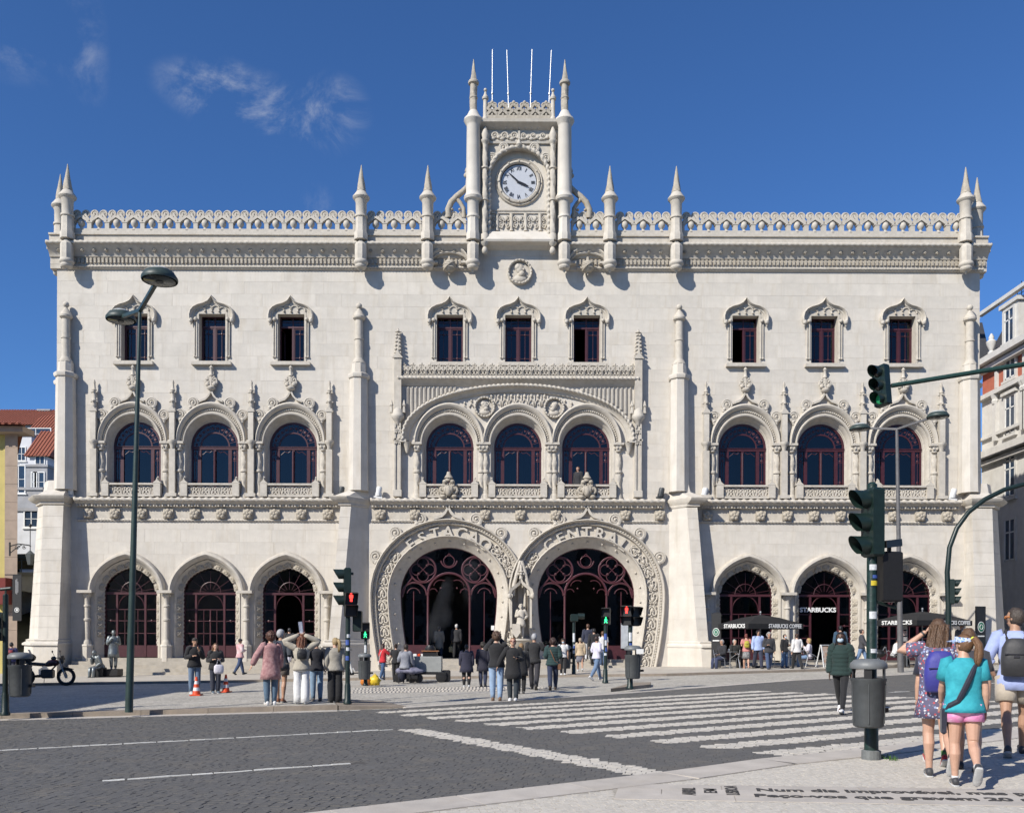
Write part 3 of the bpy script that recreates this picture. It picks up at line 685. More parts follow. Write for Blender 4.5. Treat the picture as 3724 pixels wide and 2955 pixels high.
# ---- upper windows ----
def bars(mb,x0,x1,z0,z1,y,w=.035,t=.05): # rectangle outline
    mb.box(x0,x0+w,y-t/2,y+t/2,z0,z1).box(x1-w,x1,y-t/2,y+t/2,z0,z1).box(x0+w,x1-w,y-t/2,y+t/2,z0,z0+w).box(x0+w,x1-w,y-t/2,y+t/2,z1-w,z1)
def mirror_path(pts): return pts+[(-x,z) for x,z in reversed(pts[:-1])]
def upper_window():
    m=MB(); hw=X(48); zt,zb=Z(1146),Z(1318)
    # reveal lining
    for s in (-1,1): m.box(min(s*hw,s*(hw+.10)),max(s*hw,s*(hw+.10)),-.04,.66,zb,zt)
    m.box(-hw-.1,hw+.1,-.04,.66,zt,zt+.10)
    for s in (-1,1):
        for q,r in ((55,3.2),(63,2.4)):
            m.tube([(s*X(q),-.05,Z(1300)),(s*X(q),-.05,Z(1168))],X(r),6); m.ell((s*X(q),-.05,Z(1301)),(X(4.5),)*3,8,6)
    A=m.mesh('window',CARV,40)
    m=MB(); P_=mirror_path([(-76,1176),(-82,1168),(-83,1154),(-79,1136),(-68,1122),(-50,1113),(-30,1108),(-14,1100),(-6,1091),(0,1081)])
    Q_=mirror_path([(-64,1168),(-66,1158),(-66,1148),(-62,1138),(-54,1130),(-40,1124),(-24,1119),(-11,1112),(-5,1104),(0,1096)])
    o_=[(X(x),Z(z)) for x,z in P_]; i_=[(X(x),Z(z)) for x,z in Q_]
    m.band(i_,o_,[(0,.02),(0,-.06),(.15,-.10),(.4,-.11),(.55,-.20),(.75,-.25),(.95,-.22),(1,-.12),(1,.02)])
    for s in (-1,1):
        m.ell((s*X(74),-.16,Z(1172)),(X(8),X(8),X(9)),8,6); m.ell((s*X(58),-.12,Z(1166)),(X(7),X(7),X(7)),8,6); m.ell((s*X(75),-.12,Z(1182)),(X(4),X(4),X(6)),6,5)
    B=m.mesh('hood_mould',CARV,40)
    m=MB(); poly=i_+[(X(54),Z(1146)),(-X(54),Z(1146))]; m.prism(poly,-.03,.02)
    for c,zc,r in ((-38,1136,14),(-13,1130,14),(13,1130,14),(38,1136,14)):
        m.tube([(X(c)+X(r)*cos(t),-.06,Z(zc)+X(r)*sin(t)) for t in [pi*i/10 for i in range(11)]],X(2.6),6)
    for c in (-25.5,0,25.5): m.ell((X(c),-.08,Z(1137)),(X(4),)*3,6,5)
    C=m.mesh('cusped_tympanum',CARV,40)
    m=MB(); m.box(-X(72),X(72),-.22,.3,Z(1333),Z(1324)); m.box(-X(68),X(68),-.16,.66,Z(1324),Z(1319)); Dm=m.mesh('sill',CARV)
    def fr(op):
        m=MB(); y=.42; bars(m,-hw,hw,zb,zt,y,.06,.08); m.box(-hw,hw,y-.06,y+.05,Z(1187),Z(1181)); 
        m.box(-.045,.045,y-.05,y+.04,zb,Z(1186)); m.box(-.03,.03,y-.03,y+.03,Z(1182),zt)
        for s in (-1,1):
            if op and s<0: continue
            cx=s*hw*.52; bars(m,min(s*.045,s*(hw-.05)),max(s*.045,s*(hw-.05)),zb+.05,Z(1188),y,.05,.06)
            m.box(cx-.012,cx+.012,y-.02,y+.02,zb+.1,Z(1188)); 
            for zz in (Z(1208),Z(1295)): m.box(cx-hw*.36,cx+hw*.36,y-.02,y+.02,zz-.012,zz+.012); m.ell((cx,y-.02,zz),(.05,.02,.05),8,4)
            m.box(cx-.01,cx+.01,y-.02,y+.02,Z(1180),zt)
        m.box(-hw,hw,y-.02,y+.02,Z(1165)-.01,Z(1165)+.01)
        if op: # left casement swung inward
            m.obox((-hw+.06,y+.02,zb+.08),(-hw+.10,y+.55,zb+.08),.05,.05); m.obox((-hw+.06,y+.02,Z(1190)),(-hw+.10,y+.55,Z(1190)),.05,.05); m.obox((-hw+.10,y+.55,zb+.08),(-hw+.10,y+.55,Z(1190)),.05,.05)
        return m.mesh('frame',RED)
    m=MB(); m.box(-.30,.30,-.004,.004,-.97,.97); PN=m.mesh('pane',GLASS)
    m=MB(); m.box(-.30,.30,-.004,.004,-.22,.22); PT_=m.mesh('pane',GLASS)
    return A,B,C,Dm,fr(0),fr(1),PN,PT_
UWM=upper_window(); hw=X(48)
for o in UW:
    op=o in (249,826,-826)
    w=put('window',UWM[0],station,(X(o),0,0))
    for nme,me in (('hood_mould',UWM[1]),('cusped_tympanum',UWM[2]),('sill',UWM[3]),('frame',UWM[5 if op else 4])): put(nme,me,w)
    for s in (-1,1):
        put('pane',UWM[7],w,(s*hw*.5,.43,(Z(1146)+Z(1183))/2))
        if not(op and s<0): put('pane',UWM[6],w,(s*hw*.5,.43,(Z(1318)+Z(1187))/2)).scale=(1,1,(Z(1187)-Z(1318))/2/.97)
# ---- first-floor arched windows ----
iA=arch(X(86),X(88),0,28,Z(1620)); oA=arch(X(129),X(147),.05,28,Z(1613))
prA=[(.28,.02),(.28,-.10),(.33,-.15),(.40,-.16),(.45,-.10),(.47,-.03),(.52,-.02),(.66,-.05),(.69,-.13),(.78,-.24),(.88,-.28),(.97,-.22),(1,-.1),(1,.02)]
def arch_leg(z0): return [(-X(86),z0)]+iA+[(X(86),z0)],[(-X(129),z0)]+oA+[(X(129),z0)]
def first_arch():
    m=MB(); m.band(iA,oA,prA); A=m.mesh('window_arch',CARV,35)
    m=MB(); i_,o_=arch_leg(Z(1815)); m.band(i_,o_,[(0,1.0),(0,.42),(.05,.40),(.07,.33),(.12,.31),(.15,.22),(.22,.08),(.27,.03),(.30,.00),(.42,.0)]); B=m.mesh('reveal',CARV,35)
    m=MB(); n=46
    for i in range(n+1):
        t=pi*i/n; a=iA[0]; q=.585; k=i/n*28; j=int(min(27,k)); u=k-j
        p=[iA[j][d]+(iA[j+1][d]-iA[j][d])*u for d in (0,1)]; r=[oA[j][d]+(oA[j+1][d]-oA[j][d])*u for d in (0,1)]
        x=p[0]+(r[0]-p[0])*q; z=p[1]+(r[1]-p[1])*q; m.ell((x,-.06,z),(.052,.05,.052),6,4)
    Bd=m.mesh('bead_band',CARV,'all')
    m=MB(); m.lathe([(X(10.5),0)]+[(X(9.6),t) for t in [.12+i*.045 for i in range(42)]],(0,0,Z(1800)),12,lob=3,tw=9,amp=.11)
    zc=Z(1716); m.lathe([(X(9),-.08),(X(13),-.05),(X(14),0),(X(13),.05),(X(9),.08)],(0,0,zc),12)
    m.lathe([(X(15),-.18),(X(15),-.05),(X(13),.02),(X(11),.1)],(0,0,Z(1803)),12)
    Cm=m.mesh('colonnette',CARV,45)
    m=MB(); m.lathe([(X(9.5),-.30),(X(11),-.27),(X(10),-.2),(X(14),-.06),(X(16),.0)],(0,0,Z(1619)),10)
    for k in range(6): m.ell((X(13)*cos(k*1.05),X(13)*sin(k*1.05),Z(1628)),(.06,.06,.09),6,5)
    m.box(-X(18),X(18),-X(18),X(17),Z(1619),Z(1611)); Cp=m.mesh('capital',CARV,45)
    # balcony front
    m=MB(); zb,zt=Z(1812),Z(1766); hw=X(86)
    m.box(-hw-.05,hw+.05,-.30,-.08,zb,zb+.10).bbox(-hw-.06,hw+.06,-.34,-.04,zt-.07,zt+.03,.015)
    for s in (-1,1):
        x=s*(hw+.10); m.bbox(x-.16,x+.16,-.36,-.02,zb,zt+.02,.02); m.prism([(x-.21,zt+.02),(x+.21,zt+.02),(x+.04,zt+.17),(x,zt+.30),(x-.04,zt+.17)],-.36,-.02); m.ell((x,-.19,zt+.32),(.05,)*3,8,6)
    Bal=m.mesh('balustrade',CARV)
    m=MB(); n=5
    for i in range(n):
        x=-hw+2*hw*(i+.5)/n; w=hw/n; zc=(zb+zt)/2+.02
        for s in (-1,1):
            m.tube([(x+s*w*.04,-.19,zt-.09),(x+s*w*.42,-.19,zc+.08),(x+s*w*.45,-.19,zc-.07),(x+s*w*.15,-.19,zb+.12)],.042,6)
            m.tube([(x+s*w*.55+.085*cos(t),-.19,zc-.10+.085*sin(t)) for t in [2*pi*j/10 for j in range(10)]],.035,5,True)
            m.ell((x+s*w*.62,-.2,zc+.12),(.085,.05,.05),6,5)
        m.ell((x,-.2,zc+.02),(.05,.05,.09),6,5); m.ell((x+w,-.2,zc+.04),(.07,.05,.07),6,5)
    Pan=m.mesh('pierced_panel',CARV,50)
    # finial, crockets
    m=MB(); m.band([(X(-44),Z(1470)),(X(-20),Z(1461)),(X(-7),Z(1448)),(0,Z(1434))],[(X(-40),Z(1462)),(X(-18),Z(1452)),(X(-9),Z(1440)),(X(-4),Z(1424))],[(0,.02),(0,-.22),(1,-.22),(1,.02)])
    m.band([(X(44),Z(1470)),(X(20),Z(1461)),(X(7),Z(1448)),(0,Z(1434))],[(X(40),Z(1462)),(X(18),Z(1452)),(X(9),Z(1440)),(X(4),Z(1424))],[(0,.02),(0,-.22),(1,-.22),(1,.02)])
    m.lathe([(X(7),0),(X(15),.08),(X(16),.15),(X(10),.22)],(0,-.18,Z(1428)),8,pi/8)
    for s in (-1,1):
        volute(m,s*X(13),Z(1388),X(11),s,-.18,.05,1.3,pi/2); m.ell((s*X(12),-.2,Z(1405)),(X(9),X(7),X(8)),8,6); m.ell((s*X(20),-.16,Z(1396)),(X(5),X(5),X(8)),6,5)
    m.lathe([(X(7),0),(X(6),.6),(X(9),.62),(X(6),.70),(X(5),.95),(X(8),1.0),(X(3),1.1),(.01,1.22)],(0,-.15,Z(1420)),8,pi/8)
    Fin=m.mesh('finial',CARV,45)
    m=MB(); volute(m,0,0,X(16),1,0,.06,1.5,-pi/2); m.ell((X(15),0,-X(10)),(X(9),X(6),X(6)),8,5); m.ell((X(22),0,-X(16)),(X(6),X(5),X(5)),8,5); m.tube([(X(18)*cos(t),0,X(18)*sin(t)) for t in [2*pi*i/14 for i in range(14)]],.045,5,True)
    Cr=m.mesh('crocket',CARV,45)
    return A,B,Bd,Cm,Cp,Bal,Pan,Fin,Cr
FM=first_arch()
def arch_window():
    y=.46; w=X(86); m=MB(); zs=Z(1626); zb=Z(1815)
    m.band(arch(w-.09,X(82),0,24,Z(1620)),arch(w+.01,X(89),0,24,Z(1620)),[(0,y+.05),(0,y-.05),(1,y-.05),(1,y+.05)])
    m.band(arch(X(50),X(50),0,20,Z(1622)),arch(X(55),X(55),0,20,Z(1622)),[(0,y+.04),(0,y-.03),(1,y-.03),(1,y+.04)])
    for s in (-1,1): m.box(min(s*w,s*(w-.09)),max(s*w,s*(w-.09)),y-.05,y+.05,zb,Z(1620))
    m.box(-w,w,y-.07,y+.05,Z(1632),Z(1620)); m.box(-w,w,y-.1,y+.05,Z(1623),Z(1621))
    for s in (-1,1): m.box(s*X(56)-.08,s*X(56)+.08,y-.06,y+.05,zb,Z(1631))
    m.box(-.06,.06,y-.06,y+.05,zb,Z(1631)); m.lathe([(.05,0),(.05,1.6)],(0,y-.07,Z(1760)),8)
    A=m.mesh('frame',RED)
    m=MB()
    for i in range(1,12):
        t=pi*i/12; m.obox((X(55)*cos(t),y,Z(1622)+X(55)*sin(t)),(X(84)*cos(t),y,Z(1622)+X(84)*sin(t)),.02,.02,(0,1,0)); m.ell((X(69)*cos(t+.13),y-.01,Z(1622)+X(69)*sin(t+.13)),(.07,.01,.07),6,4)
    for s in (-1,1):
        cx=s*X(72); m.box(cx-.012,cx+.012,y-.015,y+.015,zb,Z(1632))
        for zz in (1650,1672,1750): m.box(cx-.16,cx+.16,y-.015,y+.015,Z(zz)-.01,Z(zz)+.01); m.ell((cx,y-.01,Z(zz-6)),(.06,.012,.06),6,4)
        m.tube([(s*X(8),y,Z(1634)),(s*X(20),y,Z(1642)),(s*X(32),y,Z(1638)),(s*X(46),y,Z(1650))],.018,5)
    B=m.mesh('lead_tracery',mat('came_red',(.075,.02,.028),.5))
    p=[(x,z) for x,z in arch(w-.06,X(84),0,24,Z(1620))]; m=MB(); m.prism(p,y+.0,y+.008); Fn=m.mesh('fanlight_pane',GLASS)
    m=MB(); m.box(-X(24),X(24),y,y+.008,zb,Z(1632)); P1=m.mesh('pane',GLASS)
    m=MB(); m.box(-X(11),X(11),y,y+.008,zb,Z(1632)); P2_=m.mesh('pane',GLASS)
    return A,B,Fn,P1,P2_
AW=arch_window()
CURT=mat('curtain_cloth',(.55,.56,.58),.9,.1,8)
def curtain(x0,x1,z0,z1,y):
    m=MB(); n=40; P_=[(x0+(x1-x0)*i/n,y+.05*sin(i*1.3)+.02*sin(i*3.1)) for i in range(n+1)]
    m.add([(x,yy,z0) for x,yy in P_]+[(x,yy,z1) for x,yy in P_],[(i,i+1,n+2+i,n+1+i) for i in range(n)]); return m.mesh('curtain',CURT,'all')
CU=curtain(-.95,.95,Z(1815),Z(1600),.95)
def first_window(o,side):
    a=put('window_arch',FM[0],station,(X(o),0,0))
    put('reveal',FM[1],a); stuff(put('bead_band',FM[2],a))
    for s in (-1,1):
        put('colonnette',FM[3],a,(s*X(117),-.02,0)); put('capital',FM[4],a,(s*X(117),-.02,0))
    bal=put('balustrade',FM[5],station,(X(o),0,0)); put('pierced_panel',FM[6],bal)
    w=put('window',AW[0],station,(X(o),0,0)); put('lead_tracery',AW[1],w); put('fanlight_pane',AW[2],w)
    for s in (-1,1): put('pane',AW[3],w,(s*X(28),0,0)); put('pane',AW[4],w,(s*X(72),0,0))
    if o in (-1112,824): put('curtain',CU2,w)
    if o in (-1112,-824,1396): put('curtain',CU3,w)
    if side:
        put('finial',FM[7],a)
        for t in (38,62,118,142):
            t=math.radians(t); c=put('crocket',FM[8],a,(X(129)*cos(t)*1.10,-.13,Z(1613)+X(147)*sin(t)*1.10)); c.rotation_euler=(0,(pi/2-t)*(1),0); c.scale=(1 if t<pi/2 else -1,1,1)
    else:
        if o<=0: put('curtain',CU,w)
CU2=curtain(-1.1,-.25,Z(1815),Z(1600),.9); CU3=curtain(.3,1.1,Z(1815),Z(1600),.9)
for o in FA: first_window(o,True)
for o in CA: first_window(o,False)
# pilaster strips with crocketed pinnacles between the side windows
def strip_mesh():
    m=MB(); m.box(-X(11),X(11),-.30,.02,Z(1808),Z(1640)).box(-X(18),X(18),-.38,.02,Z(1812),Z(1800)); A=m.mesh('pilaster',CARV)
    m=MB(); m.lathe([(X(4),-.42),(X(8),-.34),(X(8),-.25),(X(13),-.12),(X(17),-.04),(X(17),.04)],(0,-.2,Z(1611)),8,pi/8)
    m.bbox(-X(9.5),X(9.5),-.33,.02,Z(1608),Z(1495),.02)
    for k in range(4): m.ell((X(13)*cos(pi/4+k*pi/2),-.17+X(11)*sin(pi/4+k*pi/2),Z(1498)),(.07,.07,.07),6,5)
    m.prism([(-X(16),Z(1506)),(X(16),Z(1506)),(0,Z(1484))],-.36,-.30)
    m.lathe([(X(9),0),(X(7.5),.45),(X(10),.50),(X(7),.56),(X(6),.95),(X(9),1.0),(X(5),1.06),(X(3.5),1.3),(X(5),1.34),(.012,1.5)],(0,-.17,Z(1502)),8,pi/8)
    for zz,r in ((1468,10),(1434,9)):
        for k in range(4): m.ell((X(r)*cos(k*pi/2),-.17+X(r)*sin(k*pi/2),Z(zz)),(.06,.06,.045),6,5)
    return A,m.mesh('crocketed_pinnacle',CARV,45)
SM=strip_mesh()
for s in (-1,1):
    for o in (684,968,1254,1540):
        if s<0: o+=2
        p=put('pilaster',SM[0],station,(X(s*o,.2),0,0)); put('crocketed_pinnacle',SM[1],p)
# ---- ground-floor pointed arches ----
gi=arch(X(98),X(92),.36,26,Z(2154)); go=arch(X(140),X(150),.34,26,Z(2156))
def ground_arch():
    m=MB(); m.band(gi,go,[(.48,.02),(.48,-.06),(.53,-.10),(.60,-.20),(.74,-.29),(.88,-.27),(.97,-.17),(1,-.04),(1,.02)]); A=m.mesh('hood_arch',CARV,40)
    z0=.50; i_=[(-X(98),z0)]+gi+[(X(98),z0)]; o_=[(-X(140),z0)]+go+[(X(140),z0)]
    m=MB(); m.band(i_,o_,[(0,1.1),(0,.44),(.03,.39),(.40,.05),(.44,.0),(.53,.0),(.53,-.04)]); B=m.mesh('splayed_reveal',CARV,35)
    m=MB(); pth=[(x*1.02,.40,z) for x,z in [(-X(98),z0+.6)]+gi+[(X(98),z0+.6)]]; rope(m,pth,.06,.2,1,8,.35); C=m.mesh('edge_rope',CARV,'all')
    m=MB(); m.box(-.17,.17,-.02,.02,-.17,.17)
    for k in range(4): m.ell((.08*cos(k*pi/2+.78),-.03,.08*sin(k*pi/2+.78)),(.075,.035,.075),6,5)
    m.ell((0,-.05,0),(.04,.03,.04),6,5); R_=m.mesh('carved_square',CARVD,50)
    m=MB(); m.lathe([(X(9.5),Z(2330)),(X(9),Z(2262)),(X(13),Z(2260)),(X(13),Z(2254)),(X(9),Z(2252)),(X(8.8),Z(2212)),(X(12),Z(2210)),(X(12),Z(2205)),(X(8.8),Z(2203)),(X(8.6),Z(2178)),(X(11),Z(2175)),(X(14),Z(2164)),(X(15),Z(2160))],(0,0,0),14)
    m.lathe([(X(16),Z(2346)),(X(15),Z(2338)),(X(11),Z(2330))],(0,0,0),14)
    for k in range(6): m.ell((X(12)*cos(k*1.05),X(12)*sin(k*1.05),Z(2168)),(.06,.06,.08),6,5)
    Cm=m.mesh('column',CARV,45)
    m=MB(); m.lathe([(X(21),-.5),(X(20),Z(2356)),(X(22),Z(2352)),(X(20),Z(2346))],(0,0,0),8,pi/8); Pd=m.mesh('pedestal',STONE)
    return A,B,C,R_,Cm,Pd
GM=ground_arch()
def along(i_,o_,q,pitch,start=0):
    P_=[Vector((a+(c-a)*q,0,b_+(d_-b_)*q)) for (a,b_),(c,d_) in zip(i_,o_)]; out=[]; s=start; acc=0
    for a,e in zip(P_[:-1],P_[1:]):
        l=(e-a).length
        while s<=acc+l: out.append((a+(e-a)*((s-acc)/l),(e-a).normalized())); s+=pitch
        acc+=l
    return out
def door_frame(o,kind):
    y=.48; w=X(98); zb=.55 if o<700 else .42; m=MB(); zt=Z(2160)
    p=arch(w,X(92),.36,24,Z(2154))
    m.band(arch(w-.07,X(87),.36,24,Z(2154)),p,[(0,y+.04),(0,y-.04),(1,y-.04),(1,y+.04)]); m.box(-w,w,y-.06,y+.05,zt-.05,zt+.06)
    for s in (-1,1): m.box(min(s*w,s*(w-.08)),max(s*w,s*(w-.08)),y-.05,y+.05,zb,zt)
    for s in (-1,1): m.box(s*X(52)-.05,s*X(52)+.05,y-.05,y+.05,zb,zt)
    sides=[(-w,-X(52)),(X(52),w)]; mid=(-X(52),X(52))
    for x0,x1 in sides+([mid] if kind!='open' else []):
        m.box(x0,x1,y-.03,y+.03,zb,zb+.55)
        for zz in (zb+.55,zb+1.15,zb+1.75,zb+2.3): m.box(x0,x1,y-.02,y+.02,zz-.02,zz+.02)
        for zz in (zb+1.75,): m.ell(((x0+x1)/2,y-.02,zz),(.06,.03,.06),8,5)
        if x1-x0>1: m.box(-.03,.03,y-.03,y+.03,zb,zb+2.3); m.box(-.33,-.30,y-.02,y+.02,zb+.55,zb+2.3); m.box(.30,.33,y-.02,y+.02,zb+.55,zb+2.3)
    for k in range(7):
        t=pi*(k+.5)/7; m.obox((.25*cos(t),y,zt+.06+.15*sin(t)),((w-.05)*cos(t),y,zt+X(84)*sin(t)),.018,.018,(0,1,0))
    m.tube([(.5*cos(t),y,zt+.06+.5*sin(t)) for t in [pi*i/12 for i in range(13)]],.02,5)
    for s in (-1,1): m.tube([(s*(X(52)-.05-.55*(1-cos(t))),y,zt-.75+.7*sin(t)) for t in [pi/2*i/8 for i in range(9)]],.025,5)
    fr=m.build('door_frame',RED,station,(X(o),0,0))
    q=[(x,z) for x,z in arch(w-.04,X(88),.36,20,Z(2160))]; MB().prism(q,y,y+.008).build('fanlight_pane',GLASSD,fr)
    for x0,x1 in sides+([mid] if kind!='open' else []): MB().box(x0+.04,x1-.04,y,y+.008,zb+.55,zt-.04).build('pane',GLASSD,fr)
    return fr
for i,o in enumerate(GA):
    a=put('hood_arch',GM[0],station,(X(o),0,0)); put('splayed_reveal',GM[1],a); put('edge_rope',GM[2],a)
    for p,t in along(gi,go,.21,.47,.24):
        c=put('carved_square',GM[3],a,(p.x,.27,p.z)); ang=math.atan2(-t.z,t.x); c.rotation_euler=(0,ang,0)
        n=Vector((-t.z,0,t.x)); c.rotation_euler=(Matrix.Rotation(-.92*0,4,'X')).to_euler(); c.rotation_euler=(.0,ang,0); c.location=(p.x,.20,p.z)
    for s in (-1,1):
        z=.9
        for zz in (2185,2216,2247,2278,2308): 
            c=put('carved_square',GM[3],a,(s*X(107),.20,Z(zz))); c.rotation_euler=(0,0,-s*.80)
    door_frame(o,'open' if o in (-838,1128) else 'shut')
for s in (-1,1):
    for o in (690,983,1273,1562):
        oo=s*o+(-4 if s<0 else 0); c=put('column',GM[4],station,(X(oo,.2),-.16,0)); put('pedestal',GM[5],c)
        MB().box(-X(27),X(27),-.34,.05,Z(2161),Z(2151)).build('impost',CARV,c)
STEP=mat('step_stone',(.42,.38,.32),.8,.15,3,.2,30,stain=.35)
for s,n in ((-1,5),(1,2)):
    for k in range(n):
        zt=.52-.155*k if s<0 else .42-.14*k
        MB().box(min(s*X(655),s*X(1595)),max(s*X(655),s*X(1595)),-.35-.33*(k+1)+.3,.6,zt-.20,zt).build('step',STEP,station)
for s in (-1,1):
    for k in range(4):
        zt=.52-.13*k; MB().box(s*X(HC)-X(172)-.1*k,s*X(HC)+X(172)+.1*k if s<0 else s*X(HC)+X(172)+.1*k,-.25-.33*k,.6,zt-.16,zt+.0005*s).build('step',STEP,station)
# ---- horseshoe doorways ----
def clampx(mb,s):   # each horseshoe stops at the centre line
    lim=.004; mb.v=[(min(x,X(HC)-lim),y,z) if s<0 else (max(x,-X(HC)+lim),y,z) for x,y,z in mb.v]; return mb
I0,O1=hs(0),hs(1)
HEART=MB()
for s in (-1,1):
    HEART.tube([(0,0,-.24),(s*.10,0,-.17),(s*.20,0,-.04),(s*.22,0,.10),(s*.15,0,.20),(s*.05,0,.17),(s*.04,0,.08),(s*.09,0,.06)],[.035,.04,.045,.045,.045,.04,.035,.03],6)
    HEART.tube([(0,0,-.24),(s*.09,0,-.27),(s*.17,0,-.23),(s*.15,0,-.15)],.034,6)
HEART.ell((0,0,-.05),(.075,.05,.11),8,6); HEART.ell((.05,0,.0),(.05,.04,.06),6,5); HEART.ell((-.05,0,.0),(.05,.04,.06),6,5); HEART.ell((0,0,.26),(.06,.04,.05),8,5)
HM=HEART.mesh('heart_scroll',CARV,'all')
m=MB(); m.ell((0,0,0),(.055,.07,.055),8,6); m.ell((0,-.05,0),(.03,.03,.03),6,4); BOSS=m.mesh('boss',CARV,'all')
def hs_door(s):
    m=MB(); m.band(I0,O1,[(0,1.3),(0,.52),(.035,.47),(.06,.42),(.30,.16),(.33,.10),(.345,-.02),(.375,-.06),(.405,-.02),(.42,.16),(.78,.16),(.80,-.03),(.825,-.05),(.84,-.02),(.90,-.02),(.905,.03)])
    clampx(m,s); A=m.build('horseshoe_surround',CARV,station,(s*X(HC),0,0),smooth=35)
    m=MB(); m.band(I0,O1,[(.905,.04),(.91,-.12),(.93,-.20),(.955,-.24),(.98,-.22),(1,-.12),(1,.03)]); 
    hb=m.build('horseshoe_hood',CARV,A,(0,.0 if s<0 else -.004,0),smooth=40)
    i_,o_=I0,O1; hearts=along(i_,o_,.595,.62,.55); tot=len(hearts)
    for p,t in hearts:
        if p.z>HSZ:
            ang=math.degrees(math.atan2(p.x,p.z-HSZ))
            if abs(ang)<45: continue
        if (s<0 and p.x>X(HC)-.28) or (s>0 and p.x<-X(HC)+.28): continue
        c=put('heart_scroll',HM,A,(p.x,.11,p.z)); up=t if p.x<0 else -t
        c.rotation_euler=(0,math.atan2(up.x,up.z)+(0 if random.random()<.5 else pi),0)
    for p,t in along(i_,o_,.19,.72,.5): put('boss',BOSS,A,(p.x,.26,p.z))
    m=MB()
    for p,t in along(i_,o_,.868,.135,.4):
        if (s<0 and p.x>X(HC)-.05) or (s>0 and p.x<-X(HC)+.05): continue
        m.ell((p.x,-.03,p.z),(.045,.04,.045),6,4)
    stuff(m.build('bead_band',CARV,A,smooth='all'))
    word='ESTACAO' if s<0 else 'CENTRAL'
    for k,ch in enumerate(word):
        th=math.radians(-37.5+k*12.4); r=X(224)
        me=text_mesh(ch,CARV,.80,.06,'CENTER',off=.012); c=put('letter',me,A,((r-.27)*sin(th),.09,HSZ+X(5)+(r-.27)*cos(th)*.985)); c.rotation_euler=(pi/2,th,0)
    # crockets around the hood
    for t in (28,50,70,110,130,152):
        if (s<0 and t<40) or (s>0 and t>140): continue
        t=math.radians(t); c=put('crocket',FM[8],A,(X(285)*cos(t)*1.045,-.10,HSZ+X(274)*sin(t)*1.055)); c.rotation_euler=(0,pi/2-t,0); c.scale=(1.15 if t<pi/2 else -1.15,1.1,1.15)
    m=MB()
    for q in (-1,1): m.band([(q*X(52),HSZ+X(268)),(q*X(22),HSZ+X(277)),(q*X(8),HSZ+X(290)),(0,HSZ+X(306))],[(q*X(50),HSZ+X(280)),(q*X(24),HSZ+X(288)),(q*X(12),HSZ+X(300)),(q*X(4),HSZ+X(316))],[(0,.02),(0,-.24),(1,-.24),(1,.02)])
    m.build('ogee_tip',CARV,A)
    # oxblood iron tracery
    y=.58; m=MB(); zb=.52; zs=HSZ+X(2)
    m.tube([(x,y,z) for x,z in hs(.01)],.05,6)
    for q in (-1,1): m.lathe([(.075,0),(.075,.5),(.055,.55),(.055,zs-zb-.05),(.08,zs-zb-.03),(.08,zs-zb+.05)],(q*X(77),y,zb),10)
    def arc(cx,cz,r,a0,a1,rad=.032,n=18): m.tube([(cx+r*cos(a0+(a1-a0)*i/n),y,cz+r*sin(a0+(a1-a0)*i/n)) for i in range(n+1)],rad,6)
    arc(0,zs,X(77),0,pi,.06)
    for q in (-1,1):
        cx,cz,R_=q*X(96),HSZ+X(92),X(48); arc(cx,cz,R_,0,2*pi,.045,26)
        for k in range(4):
            a=k*pi/2; arc(cx+R_*.48*cos(a),cz+R_*.48*sin(a),R_*.42,a-2.2,a+2.2,.022,14)
            a+=pi/4; m.obox((cx,y,cz),(cx+R_*.42*cos(a),y,cz+R_*.42*sin(a)),.03,.03,(0,1,0)); m.ell((cx+R_*.42*cos(a),y-.02,cz+R_*.42*sin(a)),(.05,)*3,8,5)
        arc(q*X(128),zs-X(4),X(46),0,pi,.045); 
        arc(q*X(58),zs+X(4),X(16),pi*.1 if q<0 else pi*.0,pi*1.0,.022); arc(q*X(30),zs+X(26),X(26),.2 if q>0 else pi-.2-1.9,.2+1.9 if q>0 else pi-.2,.022)
        m.ell((q*X(30),y-.02,zs+X(22)),(.05,)*3,8,5)
        m.tube([(q*X(172),y,zs-X(12)),(q*X(160),y,zs+X(30)),(q*X(135),y,zs+X(60))],.04,6)
        arc(q*X(130),zs-X(2),X(24),.2,pi-.2,.02)
    arc(0,zs+X(128),X(30),pi*1.05,pi*1.95,.035); arc(0,zs+X(122),X(20),0,2*pi,.022)
    for q in (-1,1): m.obox((0,y,zs+X(150)),(q*X(20),y,zs+X(128)),.03,.03,(0,1,0))
    for q in (-1,1): m.box(q*X(130)-.02,q*X(130)+.02,y-.02,y+.02,zb,zs+X(10))
    tr=m.build('iron_tracery',mat('oxblood_iron',(.075,.018,.024),.45,.2,8),A,smooth=45)
    for q in (-1,1):
        MB().prism([(q*X(77),zb),(q*X(145),zb),(q*X(152),zb+.66),(q*X(77),zb+.66)],y-.03,y+.03).build('door_panel',RED,A)
        MB().prism([(q*X(78),zb+.66)]+[(q*abs(x),z) for x,z in hs(.01)[:9] if z>zb+.66]+[(q*X(175),zs),(q*X(78),zs)],y,y+.008).build('pane',GLASSD,A)
    top=[(x,z) for x,z in hs(.01) if z>=HSZ]; MB().prism(top+[(X(80),zs)]+[(X(77)*cos(t),zs+X(77)*sin(t)) for t in [pi*i/16 for i in range(17)]]+[(-X(80),zs)],y,y+.008).build('fanlight_pane',GLASSD,A)
    return A
hs_door(-1); hs_door(1)
